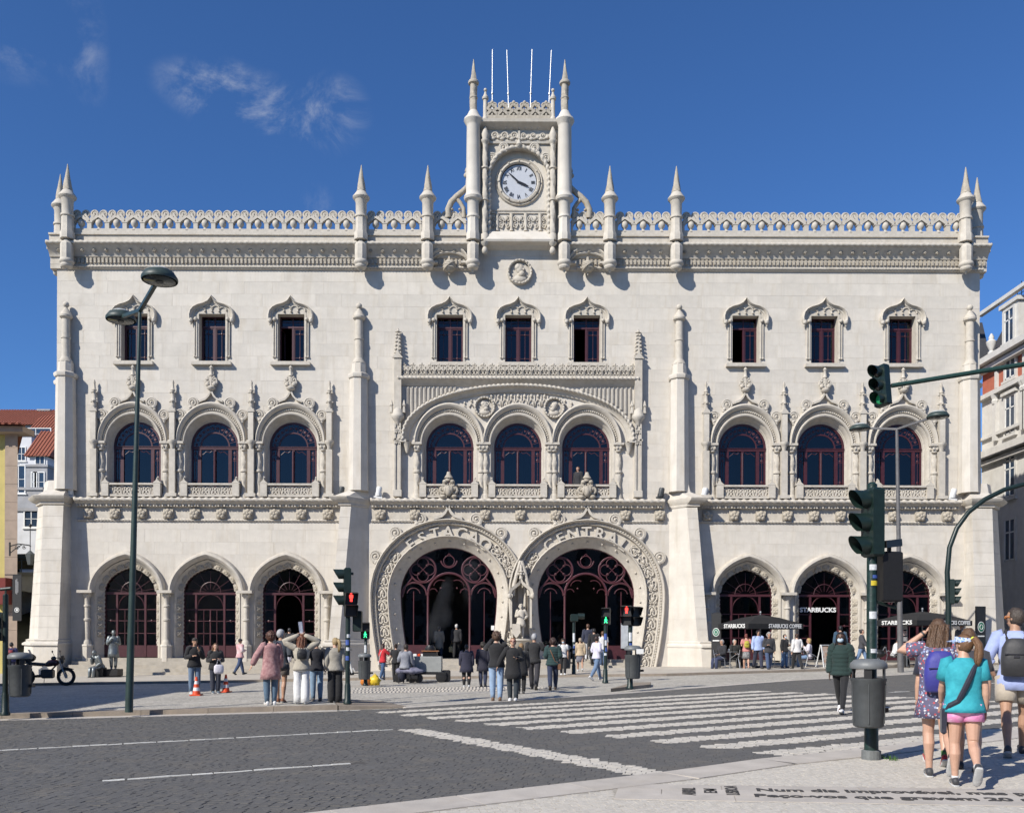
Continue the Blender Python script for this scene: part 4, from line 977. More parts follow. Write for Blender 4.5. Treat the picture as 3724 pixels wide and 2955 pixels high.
# ---- niche between the doorways ----
nx=X(13,.4); m=MB(); zt=Z(2330)
m.lathe([(.20,-.2),(.30,-.1),(.30,.3),(.24,.4),(.20,.8),(.22,1.0),(.40,1.15),(.55,1.32),(.60,1.40),(.66,1.42),(.66,1.50)],(nx,-.32,0),12); ped=m.build('statue_corbel',CARV,station,smooth=40)
m=MB(); zc=Z(2180)
for s in (-1,1):
    m.tube([(nx+s*.02,-.30,Z(2040)),(nx+s*.20,-.32,Z(2085)),(nx+s*.34,-.34,Z(2130)),(nx+s*.37,-.34,Z(2165))],.085,8)
    m.box(nx+s*.50-.10,nx+s*.50+.10,-.55,-.05,Z(2172),Z(2160)); m.box(nx+s*.47-.05,nx+s*.47+.05,-.35,-.05,Z(2282),Z(2170)); m.ell((nx+s*.55,-.55,Z(2168)),(.1,.1,.13),8,6)
m.band([(nx-.48,Z(2166)),(nx-.40,Z(2148)),(nx-.2,Z(2136)),(nx-.06,Z(2128)),(nx,Z(2118))],[(nx-.62,Z(2166)),(nx-.54,Z(2142)),(nx-.26,Z(2126)),(nx-.1,Z(2117)),(nx,Z(2100))],[(0,-.05),(0,-.55),(1,-.60),(1,-.05)])
m.band([(nx+.48,Z(2166)),(nx+.40,Z(2148)),(nx+.2,Z(2136)),(nx+.06,Z(2128)),(nx,Z(2118))],[(nx+.62,Z(2166)),(nx+.54,Z(2142)),(nx+.26,Z(2126)),(nx+.1,Z(2117)),(nx,Z(2100))],[(0,-.05),(0,-.55),(1,-.60),(1,-.05)])
m.lathe([(.09,0),(.07,.3),(.14,.34),(.07,.4),(.05,.6),(.02,.7)],(nx,-.4,Z(2106)),8)
for k in range(4): m.ell((nx+.12*cos(k*pi/2),-.4+.12*sin(k*pi/2),Z(2088)),(.07,)*3,6,5)
m.build('niche_canopy',CARV,station,smooth=40)
# ---- centre triple window: basket arch, fluted spandrels, cresting ----
BW,BH=X(419),X(203); zs=Z(1605)
def basket(w,h,n=40): return [(-w*cos(pi*i/n),zs+h*(sin(pi*i/n)**.86)) for i in range(n+1)]
ib,ob=basket(X(396),X(178)),basket(BW+.03,BH)
m=MB(); m.band(ib,ob,[(0,.0),(0,-.10),(.25,-.12),(.5,-.20),(.7,-.30),(.95,-.30),(1,-.2),(1,.0)]); ba=m.build('basket_arch',CARV,station,smooth=35)
m=MB(); rope(m,[(x,-.32,z) for x,z in [(a+(c-a)*.85,b_+(d_-b_)*.85) for (a,b_),(c,d_) in zip(ib,ob)]],.07,.22,1,8,.35); m.build('arch_rope',CARV,ba,smooth='all')
for s in (-1,1):
    MB().box(min(s*X(404),s*X(428)),max(s*X(404),s*X(428)),-.34,.0,Z(1612),Z(1603)).build('impost',CARV,ba)
    mm_=MB(); mm_.lathe([(.04,-.5),(.10,-.38),(.12,-.25),(.2,-.06),(.24,0)],(s*X(402),-.12,Z(1612)),10); mm_.build('bracket',CARV,ba,smooth=40)
    # fluted spandrel
    m=MB(); x=X(412)
    n=0; xx=X(30)
    while xx<X(418):
        zz=zs+BH*(max(0,1-(xx/(BW+.05))**2)**.43)+.12
        if zz<Z(1418): m.box(s*xx-.035,s*xx+.035,-.10,-.02,zz,Z(1412)); m.box(s*xx+.06-.02,s*xx+.06+.02,-.07,-.02,zz,Z(1408)) 
        xx+=.205
    m.build('fluted_spandrel',CARV,station)
m=MB()
for i in range(9):
    x=X(-96+24*i); m.tube([(x-.13,-.04,Z(1478)),(x-.10,-.05,Z(1462)),(x,-.05,Z(1450)),(x+.10,-.05,Z(1462)),(x+.13,-.04,Z(1478))],.03,5); m.ell((x,-.05,Z(1440)),(.07,.05,.09),6,5); m.box(x+.15,x+.18,-.06,-.01,Z(1475),Z(1436)); m.ell((x,-.04,Z(1470)),(.04,.03,.04),6,4)
for s in (-1,1):
    for i in range(5):
        x=s*X(170+24*i); z=1470+i*8; m.tube([(x-.10,-.04,Z(z+12)),(x,-.05,Z(z-4)),(x+.10,-.04,Z(z+12))],.028,5); m.ell((x,-.05,Z(z-12)),(.05,.04,.07),6,5)
stuff(m.build('carved_leafwork',CARV,station,smooth='all'))
m=MB(); run(m,[(-.02,Z(1405)),(.06,Z(1404)),(.10,Z(1398)),(.26,Z(1390)),(.32,Z(1386)),(.32,Z(1378)),(.2,Z(1375)),(-.02,Z(1374))],X(-436),X(436)); fr=m.build('frame_cornice',CARV,station,smooth=30)
m=MB(); rope(m,[(X(-436),-.32,Z(1381)),(X(436),-.32,Z(1381))],X(5.5),.2,1,8,.35); m.build('cornice_rope',CARV,fr,smooth='all')
cm=MB(); w=X(31)/2
cm.box(-w,w,-.26,-.12,Z(1375),Z(1370))
for s in (-1,1):
    cm.obox((s*w,-.19,Z(1352)),(0,-.19,Z(1336)),.09,.14,(0,1,0)); cm.obox((s*w,-.19,Z(1371)),(s*w,-.19,Z(1352)),.07,.14,(0,1,0)); cm.obox((0,-.19,Z(1352)),(s*w,-.19,Z(1338)),.08,.12,(0,1,0))
    cm.tube([(s*.075+.07*cos(t),-.19,Z(1360)+.07*sin(t)) for t in [2*pi*i/9 for i in range(9)]],.028,5,True)
cm.ell((0,-.2,Z(1346)),(.05,.05,.05),6,5); cm.ell((0,-.19,Z(1329)),(.06,.05,.08),6,5)
for s in (-1,1): cm.ell((s*.09,-.19,Z(1333)),(.05,.05,.04),6,5)
CRM=cm.mesh('cresting',CARV,50)
for i in range(27): put('cresting',CRM,station,(X(-430+31*(i+.5)*860/837),0,0))
# framing buttress-pinnacles of the centre group
def frame_pin():
    m=MB(); m.bbox(-X(15),X(15),-.35,.02,Z(1810),Z(1785),.02); m.box(-X(12),X(12),-.26,.02,Z(1788),Z(1545)); m.box(-X(16),X(16),-.32,.02,Z(1606),Z(1600))
    for s in (-1,1): m.box(s*X(9)-.035,s*X(9)+.035,-.32,-.26,Z(1785),Z(1545))
    for z in (1583,1622): m.obox((-X(9),-.29,Z(z)),(X(9),-.29,Z(z-22)),.05,.06,(0,1,0)); m.obox((X(9),-.29,Z(z)),(-X(9),-.29,Z(z-22)),.05,.06,(0,1,0))
    A=m.mesh('frame_pilaster',CARV)
    m=MB(); m.lathe([(X(5),-.40),(X(10),-.28),(X(16),-.14),(X(24),-.02),(X(24),.1),(X(20),.16),(X(17),.34),(X(10),.45)],(0,-.22,Z(1522)),8,pi/8)
    for s in (-1,1): m.lathe([(.09,0),(.06,.3),(.10,.34),(.02,.6)],(s*X(23),-.25,Z(1506)),6)
    B=m.mesh('niche_hood',CARV,40)
    m=MB(); m.bbox(-X(13),X(13),-.34,.02,Z(1498),Z(1304),.03); m.prism([(-X(19),Z(1310)),(X(19),Z(1310)),(X(5),Z(1292)),(0,Z(1278)),(-X(5),Z(1292))],-.40,-.30)
    m.lathe([(X(12),0),(X(9),.5),(X(7),.9),(X(4),1.2),(X(6),1.24),(.012,1.42)],(0,-.17,Z(1306)),8,pi/8)
    for k,zz in enumerate((1290,1276,1262,1248,1234,1222)):
        r=13-k*1.3
        for q in range(4): m.ell((X(r)*cos(q*pi/2+.78),-.17+X(r)*sin(q*pi/2+.78),Z(zz)),(.07,.07,.06),6,5)
    for q in range(4): m.ell((X(7)*cos(q*pi/2),-.17+X(7)*sin(q*pi/2),Z(1212)),(.07,.07,.04),6,5)
    return A,B,m.mesh('crocketed_spire',CARV,45)
FP=frame_pin()
for s in (-1,1):
    p=put('frame_pilaster',FP[0],station,(X(s*437,.2),0,0)); put('niche_hood',FP[1],p); put('crocketed_spire',FP[2],p)
# carved arms on the centre balcony
for s in (-1,1):
    m=MB(); zc=Z(1795)
    for q in (-1,1):
        volute(m,q*X(20),zc+.12,X(17),q,0,.08,1.4,pi/2); m.ell((q*X(13),-.02,zc+.5),(X(9),.14,X(8)),8,6); m.ell((q*X(20),-.04,zc-.2),(X(12),.12,X(7)),8,6); m.ell((q*X(10),-.08,zc+.10),(X(9),.14,X(14)),8,6)
        volute(m,q*X(13),zc+.40,X(10),-q,0,.06,1.2,-pi/2); m.tube([(q*X(6),0,zc-.22),(q*X(20),0,zc-.26),(q*X(28),0,zc-.18)],.07,6)
    m.ell((0,-.1,zc+.05),(X(13),.16,X(20)),10,8); m.lathe([(X(10),0),(X(12),.06),(X(12),.13),(X(16),.15),(X(14),.2),(X(8),.32),(X(6),.44)],(0,0,zc+.52),10)
    m.build('heraldic_carving',CARVD,station,(X(s*249),-.44,0),smooth=50)
# ---- medallions ----
HEADM=MB()
HEADM.ell((0,0,.10),(.17,.13,.22),12,9,fn=lambda p:Vector((p.x*(1-.15*max(0,-p.z)),p.y,p.z))); HEADM.ell((.15,-.06,.08),(.06,.05,.06),8,6); HEADM.ell((.08,-.05,-.10),(.13,.10,.13),8,6); HEADM.ell((-.07,0,.18),(.15,.14,.15),8,6)
HEADM.ell((0,.02,-.30),(.30,.12,.17),10,7); HEADM.lathe([(.10,0),(.10,.2)],(0,.02,-.22),8)
def medallion(o,p,r,sc,flip=1):
    m=MB(); m.lathe([(r*.86,.04),(r*.86,-.02),(r*.80,-.09),(r*.88,-.16),(r*.95,-.17),(r,-.12),(r,.03)],(0,0,0),32,caps=False); m.xf(Matrix.Rotation(pi/2,4,'X')@Matrix.Scale(-1,4,(0,0,1)))
    m.ell((0,.02,0),(r*.87,.04,r*.87),24,6)
    for i in range(20): 
        a=2*pi*i/20; m.ell((r*.90*cos(a),-.17,r*.90*sin(a)),(.05,.04,.05),6,4)
    md=m.build('medallion',CARV,station,(X(o),-.05,Z(p)),smooth=40)
    h=put('portrait_head',HEADM.mesh('portrait_head',CARV,'all'),md,(0,-.08,0)); h.scale=(sc*flip,sc,sc)
medallion(5,992,X(46),1.15,1); medallion(-121,1482,X(38),.85,1); medallion(131,1484,X(38),.85,-1)
# ---- little arches with armillary spheres ----
for s in (-1,1):
    o=s*251; cx=X(o,.2); m=MB()
    ia=[(cx-X(62)*cos(t),Z(962)+X(30)*sin(t)) for t in [pi*i/18 for i in range(19)]]; oa=[(cx-X(68)*cos(t),Z(962)+X(58)*sin(t)**.9) for t in [pi*i/18 for i in range(19)]]
    m.band(ia,oa,[(0,.0),(0,-.32),(.15,-.36),(.35,-.30),(.75,-.42),(1,-.42),(1,.0)])
    for q in (-1,1): m.box(cx+q*X(56)-.18,cx+q*X(56)+.18,-.40,0,Z(968),Z(961))
    m.build('cornice_arch',CARV,station,smooth=35)
    m=MB(); c=(cx,-.36,Z(980)); m.ell(c,(X(23),)*3,18,14)
    m.tube([(c[0]+X(23)*cos(t)*.8,c[1]+X(23)*sin(t),c[2]+X(23)*cos(t)*.6) for t in [2*pi*i/24 for i in range(24)]],.05,6,True)
    for q in (-.35,.1,.4): m.tube([(c[0]+X(22)*math.sqrt(1-q*q)*cos(t),c[1]+X(22)*math.sqrt(1-q*q)*sin(t),c[2]+X(22)*q) for t in [2*pi*i/20 for i in range(20)]],.035,5,True)
    m.lathe([(.09,0),(.05,.2)],(c[0],c[1],c[2]+X(20)),6); m.lathe([(.02,-.14),(.06,-.07),(.05,0)],(c[0],c[1],c[2]-X(20)),8)
    m.build('armillary_sphere',CARVD,station,smooth=50)
# ---- clock tower ----
TO=.25; m=MB(); yt=-TO
m.box(X(-124),X(124),.0,3.4,Z(900),Z(470)).box(X(-160),X(-124)-.002,.12,3.2,Z(905),Z(472)).box(X(124)+.002,X(160),.12,3.2,Z(905),Z(472)); tw=m.build('clock_tower',STONE,station)
# front panel with arched recess
ra=arch(X(104),X(104),0,28,Z(655),Z(868)); n=len(ra)
m=MB(); outer=[(X(-124),Z(868))]+[(X(-124)+ (X(124)-X(-124))*i/(n-3),Z(522)) for i in range(n-2)]+[(X(124),Z(868))]
m.band(ra,outer,[(0,.0),(0,yt-.01),(1,yt-.01),(1,.0)]); m.build('arched_panel',CARV,tw)
m=MB(); rope(m,[(x*1.04,yt-.08,z+ (.04 if z>Z(655) else 0)) for x,z in ra],.095,.26,1,8,.32); m.build('arch_rope',CARV,tw,smooth='all')
for k in (35,62,118,145):
    t=math.radians(k); c=put('crocket',FM[8],tw,(X(118)*cos(t),yt-.1,Z(655)+X(118)*sin(t))); c.rotation_euler=(0,pi/2-t,0); c.scale=(.9 if k<90 else -.9,.9,.9)
m=MB(); m.lathe([(.10,0),(.16,.1),(.1,.2),(.05,.35)],(0,yt-.12,Z(550)),8); m.build('keystone_finial',CARV,tw,smooth=40)
# clock
cz=Z(664); m=MB(); m.lathe([(X(66),.06),(X(66),-.10),(X(70),-.18),(X(76),-.16),(X(79),-.06),(X(84),-.12),(X(87),-.04),(X(87),.1)],(0,0,0),40,caps=False); m.xf(Matrix.Rotation(pi/2,4,'X')@Matrix.Scale(-1,4,(0,0,1)))
for i in range(12):
    a=2*pi*i/12; m.ell((X(74)*cos(a),-.18,X(74)*sin(a)),(.05,.04,.05),6,4)
ck=m.build('clock_rim',CARV,tw,(0,.02,cz),smooth=35)
FACE=mat('clock_enamel',(.52,.54,.58),.35,.04,5); INKB=mat('clock_black',(.01,.01,.012),.4)
m=MB(); m.lathe([(X(67),0),(X(67),.03)],(0,0,0),40); m.xf(Matrix.Rotation(pi/2,4,'X')); m.build('dial',FACE,tw,(0,.02,cz))
m=MB(); m.tube([(X(66)*cos(t),-.02,X(66)*sin(t)) for t in [2*pi*i/40 for i in range(40)]],.035,6,True); m.build('dial_ring',INKB,tw,(0,0,cz))
NUM=['XII','I','II','III','IIII','V','VI','VII','VIII','IX','X','XI']
for i,t in enumerate(NUM):
    a=2*pi*i/12; me=text_mesh(t,INKB,.27,.006,'CENTER',off=.0); r=X(52)-.10
    c=put('numeral',me,tw,(r*sin(a),-.03,cz+r*cos(a))); c.rotation_euler=(pi/2,a,0); c.scale=(.72,1,1)
for ang,ln,w in ((-48,X(56),.055),(114,X(42),.075)):
    a=math.radians(ang); m=MB(); d_=(sin(a),cos(a)); nn_=(cos(a),-sin(a))
    m.prism([(-d_[0]*.14+nn_[0]*w*.5,-d_[1]*.14+nn_[1]*w*.5),(d_[0]*ln*.6+nn_[0]*w*.6,d_[1]*ln*.6+nn_[1]*w*.6),(d_[0]*ln,d_[1]*ln),(d_[0]*ln*.6-nn_[0]*w*.6,d_[1]*ln*.6-nn_[1]*w*.6),(-d_[0]*.14-nn_[0]*w*.5,-d_[1]*.14-nn_[1]*w*.5)],-.075-.01*(ln<X(50)),-.06); m.build('clock_hand',INKB,tw,(0,0,cz))
# balcony panel, sill
m=MB(); m.box(X(-104),X(104),-.06,0,Z(778),Z(770)).box(X(-104),X(104),-.10,0,Z(770),Z(764)); 
for i in range(4):
    x=X(-78+52*i); m.lathe([(.10,0),(.06,.2),(.10,.42),(.06,.62),(.10,.82)],(x,-.05,Z(842)),8)
    for s in (-1,1):
        volute(m,x+s*X(15)+X(0),Z(822),X(10),s,-.05,.035,1.2,pi/2); volute(m,x+s*X(15),Z(796),X(10),-s,-.05,.035,1.2,-pi/2)
    m.obox((x+X(16),-.05,Z(832)),(x+X(36),-.05,Z(788)),.06,.06,(0,1,0)); m.obox((x+X(36),-.05,Z(832)),(x+X(16),-.05,Z(788)),.06,.06,(0,1,0))
m.build('balcony_panel',CARV,tw,smooth=45)
m=MB(); run(m,[(-.1,Z(930)),(.02,Z(930)),(.05,Z(912)),(.20,Z(908)),(.30,Z(902)),(.62,Z(898)),(.66,Z(891)),(.62,Z(886)),(.30,Z(852)),(.05,Z(848)),(-.1,Z(846))],X(-126),X(126)); m.build('tower_sill',STONE,tw,smooth=25)
# twisted colonnettes
m=MB(); L_=Z(540)-Z(868); m.lathe([(X(9.5),L_*i/90) for i in range(91)],(0,0,Z(868)),12,lob=3,tw=7.5,amp=.12)
for p in (630,745): m.lathe([(X(8),-.07),(X(14),-.03),(X(14),.03),(X(8),.07)],(0,0,Z(p)),12)
m.lathe([(X(9),-.15),(X(13),-.05),(X(16),0),(X(16),.06)],(0,0,Z(536)),12); m.lathe([(X(11),0),(X(15),.25),(X(9),.45),(X(4),.62)],(0,0,Z(530)),8)
m.lathe([(X(15),0),(X(15),-.2),(X(12),-.35),(X(13),.28),(X(10),.3)][:1]+[(X(14),.28),(X(10),.32)],(0,0,Z(890)),8,pi/8)
m.lathe([(X(3),-.55),(X(9),-.50),(X(11),-.38),(X(8),-.24),(X(4),-.20),(X(14),-.08),(X(16),0)],(0,0,Z(898)),12)
TC=m.mesh('twisted_colonnette',CARV,50)
for s in (-1,1): put('twisted_colonnette',TC,tw,(X(s*123,.4),yt-.22,0))
# frieze and cornice
m=MB(); run(m,[(.0,Z(536)),(TO+.10,Z(536)),(TO+.12,Z(529)),(TO+.02,Z(527)),(TO+.02,Z(486)),(TO+.25,Z(476)),(TO+.40,Z(470)),(TO+.42,Z(460)),(TO+.28,Z(455)),(0,Z(454))],X(-150),X(150)); m.build('tower_cornice',CARV,tw,smooth=25)
m=MB()
for i in range(6):
    x=X(-88+35*i); volute(m,x,Z(506),X(13),1 if i<3 else -1,yt-.05,.05,1.3,0); m.ell((x+X(15),yt-.06,Z(512)),(X(8),.06,X(7)),8,5); m.ell((x-X(8),yt-.06,Z(518)),(X(9),.05,X(5)),8,5)
m.box(-.05,.05,yt-.12,yt,Z(520),Z(490))
for i in range(9): m.ell((X(-92+23*i),yt-.10,Z(480)),(.07,.05,.06),6,5)
m.build('foliage_frieze',CARV,tw,smooth=50)
MB().box(X(-118),X(118),.1,3.3,Z(472),Z(455)).build('tower_roof',STONE,tw)
tcm=MB(); w=X(39)/2; y0,y1=-.44,-.24; ym=-.34
tcm.box(-w,w,y0,y1,Z(452),Z(438))
for s in (-1,1):
    tcm.obox((s*w,ym,Z(436)),(0,ym,Z(416)),.13,.2,(0,1,0)); tcm.obox((0,ym,Z(424)),(s*w,ym,Z(412)),.11,.18,(0,1,0)); tcm.obox((s*w*.95,ym,Z(416)),(s*w*.25,ym,Z(398)),.10,.18,(0,1,0))
    tcm.tube([(s*w*.42+.09*cos(t),ym,Z(398)+.09*sin(t)) for t in [2*pi*i/10 for i in range(10)]],.05,5,True); tcm.ell((s*w,ym,Z(428)),(.08,.08,.1),6,5)
tcm.ell((0,ym,Z(388)),(.09,.07,.09),6,5); tcm.lathe([(.05,0),(.09,.1),(.04,.2)],(0,ym,Z(440)),6)
TCR=tcm.mesh('cresting',CARVD,50)
for i in range(6): put('cresting',TCR,tw,(X(-98+39*(i+.5)-19+ (0)),0,0))
for k in range(4):
    for s in (-1,1): 
        c=put('cresting',TCR,tw,(s*(X(122)+.34),.3+.6*k,0)); c.rotation_euler=(0,0,pi/2)
m=MB(); m.lathe(prof([(462,9),(452,12),(445,10),(440,8),(380,7.5),(379,11),(372,12),(370,10),(362,6),(352,3.5)]),(0,0,0),12); m.ell((0,0,Z(345)),(X(6.5),)*3,10,8); SP=m.mesh('ball_pinnacle',CARV,40)
for s in (-1,1):
    put('ball_pinnacle',SP,tw,(X(s*123,.4),-.36,0)); put('ball_pinnacle',SP,tw,(X(s*150,.0),2.6,-.3))
# round corner turrets
m=MB(); m.lathe(prof([(893,25.5),(869,25),(862,22),(813,21)]),(0,0,0),8,pi/8); m.lathe(prof([(814,20),(810,23.5),(804,23),(802,20.5),(757,21),(753,23),(748,31),(740,34),(735,32),(726,27),(720,26),(482,24),(478,26),(472,30),(463,35),(456,33),(449,25),(440,21),(432,17),(428,15)]),(0,0,0),18)
TS=m.mesh('turret',STONE,35)
m=MB(); m.lathe([(X(13),Z(428)+ (Z(330)-Z(428))*i/20) for i in range(21)],(0,0,0),12,lob=3,tw=3.4,amp=.08); m.lathe(prof([(384,13),(382,15),(378,15),(376,13)]),(0,0,0),12); m.lathe(prof([(334,13),(330,19),(324,20),(319,17),(316,11)]),(0,0,0),12)
m.lathe([(X(11)*(1-t)+.012,Z(318)+(Z(240)-Z(318))*t) for t in [i/20 for i in range(21)]],(0,0,0),12,lob=4,tw=5,amp=.10); TSP=m.mesh('turret_spire',CARVD,45)
for s in (-1,1):
    c=put('turret',TS,tw,(X(s*166,.5),-.5,0)); put('turret_spire',TSP,c); put('pendant_corbel',PA[2],c,(0,-.06,0))
    # flying scrolled buttress
    m=MB(); P_=[(s*X(254),Z(800)),(s*X(256),Z(770)),(s*X(244),Z(742)),(s*X(224),Z(722)),(s*X(200),Z(702)),(s*X(184),Z(684)),(s*X(182),Z(650)),(s*X(186),Z(622)),(s*X(180),Z(606))]
    m.tube([(x,-.2,z) for x,z in P_],[.14,.15,.15,.15,.14,.13,.12,.1,.05],8,flat=1); m.tube([(s*X(198),-.2,Z(800)),(s*X(200),-.2,Z(765)),(s*X(212),-.2,Z(745)),(s*X(228),-.2,Z(728))],.10,8)
    for x,z,r in ((190,646,10),(188,630,8),(182,602,6),(236,728,5),(252,752,4),(212,706,5)): m.ell((s*X(x),-.2,Z(z)),(X(r),X(r)*.8,X(r)),8,6)
    for q in (-1,1): m.ell((s*X(227+q*14),-.2,Z(770)),(X(6),.1,X(5)),8,6)
    m.build('flying_buttress',CARVD,tw,smooth=50)
# flagpoles on the tower
for nme,px,pt,pb,lean in (('a',1783,176,395,0),('b',1845,178,395,-.12),('c',1921,175,395,.10),('d',1988,178,402,.15)):
    m=MB(); x=X(px-1881,-.5); zz0,zz1=Z(462),Z(pt,-.8); m.tube([(0,0,0),(lean*.4,0,(zz1-zz0)*.5),(lean,0,zz1-zz0)],[.026,.024,.02],8); m.tube([(lean*.4,0,(zz1-zz0)*.5-.03),(lean*.4,0,(zz1-zz0)*.5+.03)],.055,8)
    m.build('flagpole',STEEL,tw,(x,.9,zz0),smooth=40)
m=MB(); m.lathe([(.06,0),(.06,1.5),(.15,1.52),(.15,1.7)],(0,0,0),8); m.build('vent_pipe',STEEL,tw,(X(-48),1.2,Z(460)),smooth=30)
# floodlights on the string course
m=MB(); m.lathe([(.13,0),(.14,.35),(.10,.42)],(0,0,.12),10); m.box(-.2,.2,-.12,.12,0,.08); m.obox((0,0,.05),(0,0,.25),.3,.05); FLW=m.mesh('floodlight',WHITEP,35); FLD=m.mesh('floodlight',GREYP,35)
for o,d_ in ((-1620,1),(-505,1),(515,0),(672,1),(1570,1),(-640,0)):
    c=put('floodlight',FLW if d_ else FLD,station,(X(o),-.22,Z(1814))); c.rotation_euler=(.2,.15,0)
# ================= neighbouring buildings =================
PLY=mat('yellow_render',(.52,.43,.15),.85,.1,1.5,.1,20,stain=.2); PLW=mat('white_render',(.66,.67,.70),.85,.08,1.5,.1,20,stain=.2); PLG=mat('grey_render',(.34,.34,.35),.85,.15,1.2,.1,20,stain=.35)
TILE=mat('clay_tile',(.27,.08,.045),.8,.25,6,.3,20); PLR=mat('brick_red_render',(.42,.125,.075),.85,.1,2,.1,20,stain=.15); SLATE=mat('slate',(.055,.055,.06),.6,.2,6,.3,15); IRON=mat('wrought_iron',(.012,.012,.013),.5,.2,20); TAN=mat('tan_stone',(.34,.26,.20),.8,.15,2,.2,20,stain=.3)
def window_on(parent,cx,z0,w,h,y,m=None,sh=None):
    b=MB(); bars(b,cx-w/2,cx+w/2,z0,z0+h,y-.03,.09,.08); b.box(cx-.03,cx+.03,y-.05,y,z0,z0+h); b.box(cx-w/2,cx+w/2,y-.05,y,z0+h*.5-.02,z0+h*.5+.02); b.box(cx-w/2-.1,cx+w/2+.1,y-.12,y,z0-.09,z0)
    f=b.build('window',m or WHITEP,parent); MB().box(cx-w/2+.08,cx+w/2-.08,y-.02,y-.012,z0+.08,z0+h-.08).build('pane',GLASSR,f); return f
GLASSR=mat('house_glass',(.03,.05,.085),.08,.2,2)
def tiled_roof(b,x0,x1,y0,y1,z0,z1,ov=.35):   # ridge along x
    ym=(y0+y1)/2; b.add([(x0-ov,y0-ov,z0),(x1+ov,y0-ov,z0),(x1+ov,ym,z1),(x0-ov,ym,z1),(x0-ov,y1+ov,z0),(x1+ov,y1+ov,z0)],[(0,1,2,3),(3,2,5,4),(0,3,4),(1,5,2)])
    n=int((x1-x0+2*ov)/.35); 
    for i in range(n+1):
        x=x0-ov+i*.35; b.obox((x,y0-ov,z0+.03),(x,ym,z1+.03),.14,.08)
def house(label,px0,px1,pyt,Y,dep,wallm,roof=0,wins=(),base=-1.):
    a=PT(px0,pyt,Y); e=PT(px1,pyt,Y); w=e.x-a.x; h=a.z-base
    t=thing('house',label,'house',(a.x,Y,base))
    MB().box(0,w,0,dep,0,h).build('wall',wallm,t)
    b=MB()
    if roof: tiled_roof(b,0,w,0,dep,h,h+roof)
    else: b.box(-.1,w+.1,-.12,dep+.1,h,h+.22)
    b.build('roof',TILE if roof else PLG,t)
    for (wx,wy,ww,wh) in wins:
        p=PT(wx,wy,Y); window_on(t,p.x-a.x,p.z-base-wh/2,ww,wh,-.0)
    return t
# yellow building on the left corner
p=PT(62,1560,47); t=thing('yellow_building','yellow rendered corner building with stone pier and tiled eaves','building',(p.x,47,0)); hh=p.z
MB().hprism([(-16,.15),(-.62,.15),(-9.5,14),(-16,14)],-1,hh).build('wall',PLY,t)
b=MB(); 
for k in range(14): b.hprism([(-.66,0),(0,0),(-.45,.5),(-.9,.5)],-1+(hh+1)*k/14+.006,-1+(hh+1)*(k+1)/14-.006)
b.build('corner_pier',TAN,t)
b=MB(); b.add([(-16,-.9,hh+.05),(.9,-.9,hh+.05),(-8,14,hh+.05),(-16,14,hh+.05),(-16,5,hh+1.6),(-9,5,hh+1.6)],[(0,1,5,4),(1,2,5),(2,3,4,5)])
for i in range(48): 
    x=-16+i*.35; k_=1 if x<-9 else max(.02,(.9-x)/9.9); b.obox((x,-.95,hh+.07),(x,-.95+5.9*k_,hh+.1+1.55*k_),.15,.09)
b.build('roof',TILE,t); MB().box(-16,.55,-.55,.6,hh-.25,hh+.04).build('eaves',TAN,t)
q=PT(10,2145,46.5); MB().box(-1.2,q.x-p.x+.18,-.6,.1,PT(0,2196,46.5).z,PT(0,2100,46.5).z).build('awning',mat('red_canvas',(.16,.02,.015),.8,.1,5),t)
MB().box(-9,-1.25,-.05,.14,0,3.2).build('shopfront',mat('dark_shop',(.03,.028,.026),.5),t)
# black banner on the pier
p2=PT(46,2090,46.4); p3=PT(78,2256,46.4); t2=thing('banner','black vertical banner hanging from the yellow building','banner',(p2.x,46.4,p3.z))
w=p3.x-p2.x; h=p2.z-p3.z; MB().box(0,w,-.02,.02,0,h).build('cloth',mat('black_banner',(.012,.012,.014),.7,.2,8),t2); MB().box(-.4,w,-.03,.03,h,h+.04).build('rod',IRON,t2)
b=MB(); b.tube([(w*.5+.11*cos(a),-.025,.55+.11*sin(a)) for a in [2*pi*i/14 for i in range(14)]],.02,5,True); b.box(w*.5-.05,w*.5+.05,-.03,-.02,.5,.6); b.build('emblem',WHITEP,t2)
b=MB()
for i,(x,z0,z1) in enumerate(((.34,.6,.9),(.46,.58,.92),(.58,.62,.86))): b.box(w*x,w*x+.03,-.03,-.021,h*z0,h*z1)
b.build('print',mat('grey_print',(.35,.35,.36),.7),t2)
# lantern on a scrolled bracket
a=PT(36,1985,46.3); t3=thing('wall_lantern','black iron lantern on scrolled bracket beside the yellow building','lantern',tuple(a))
b=MB(); b.tube([(0,0,0),(.4,0,.12),(.95,0,.05),(1.05,0,.0)],.03,6); b.tube([(0,0,-.35),(.3,0,-.1),(.6,0,.08)],.025,6); volute(b,.35,-.08,.14,1,0,.018); volute(b,.7,-.05,.1,-1,0,.015); b.box(-.04,.0,-.05,.05,-.5,.2); b.tube([(1.02,0,1.0),(1.02,0,-.3)],.022,6); b.ell((1.02,0,1.05),(.07,.07,.1),8,6); b.build('bracket',IRON,t3,smooth=40)
b=MB(); b.lathe([(.13,-.95),(.24,-.45),(.26,-.42),(.10,-.28),(.04,-.22)],(1.02,0,0),6); b.build('lantern_body',mat('lantern_glass',(.10,.11,.11),.3),t3)
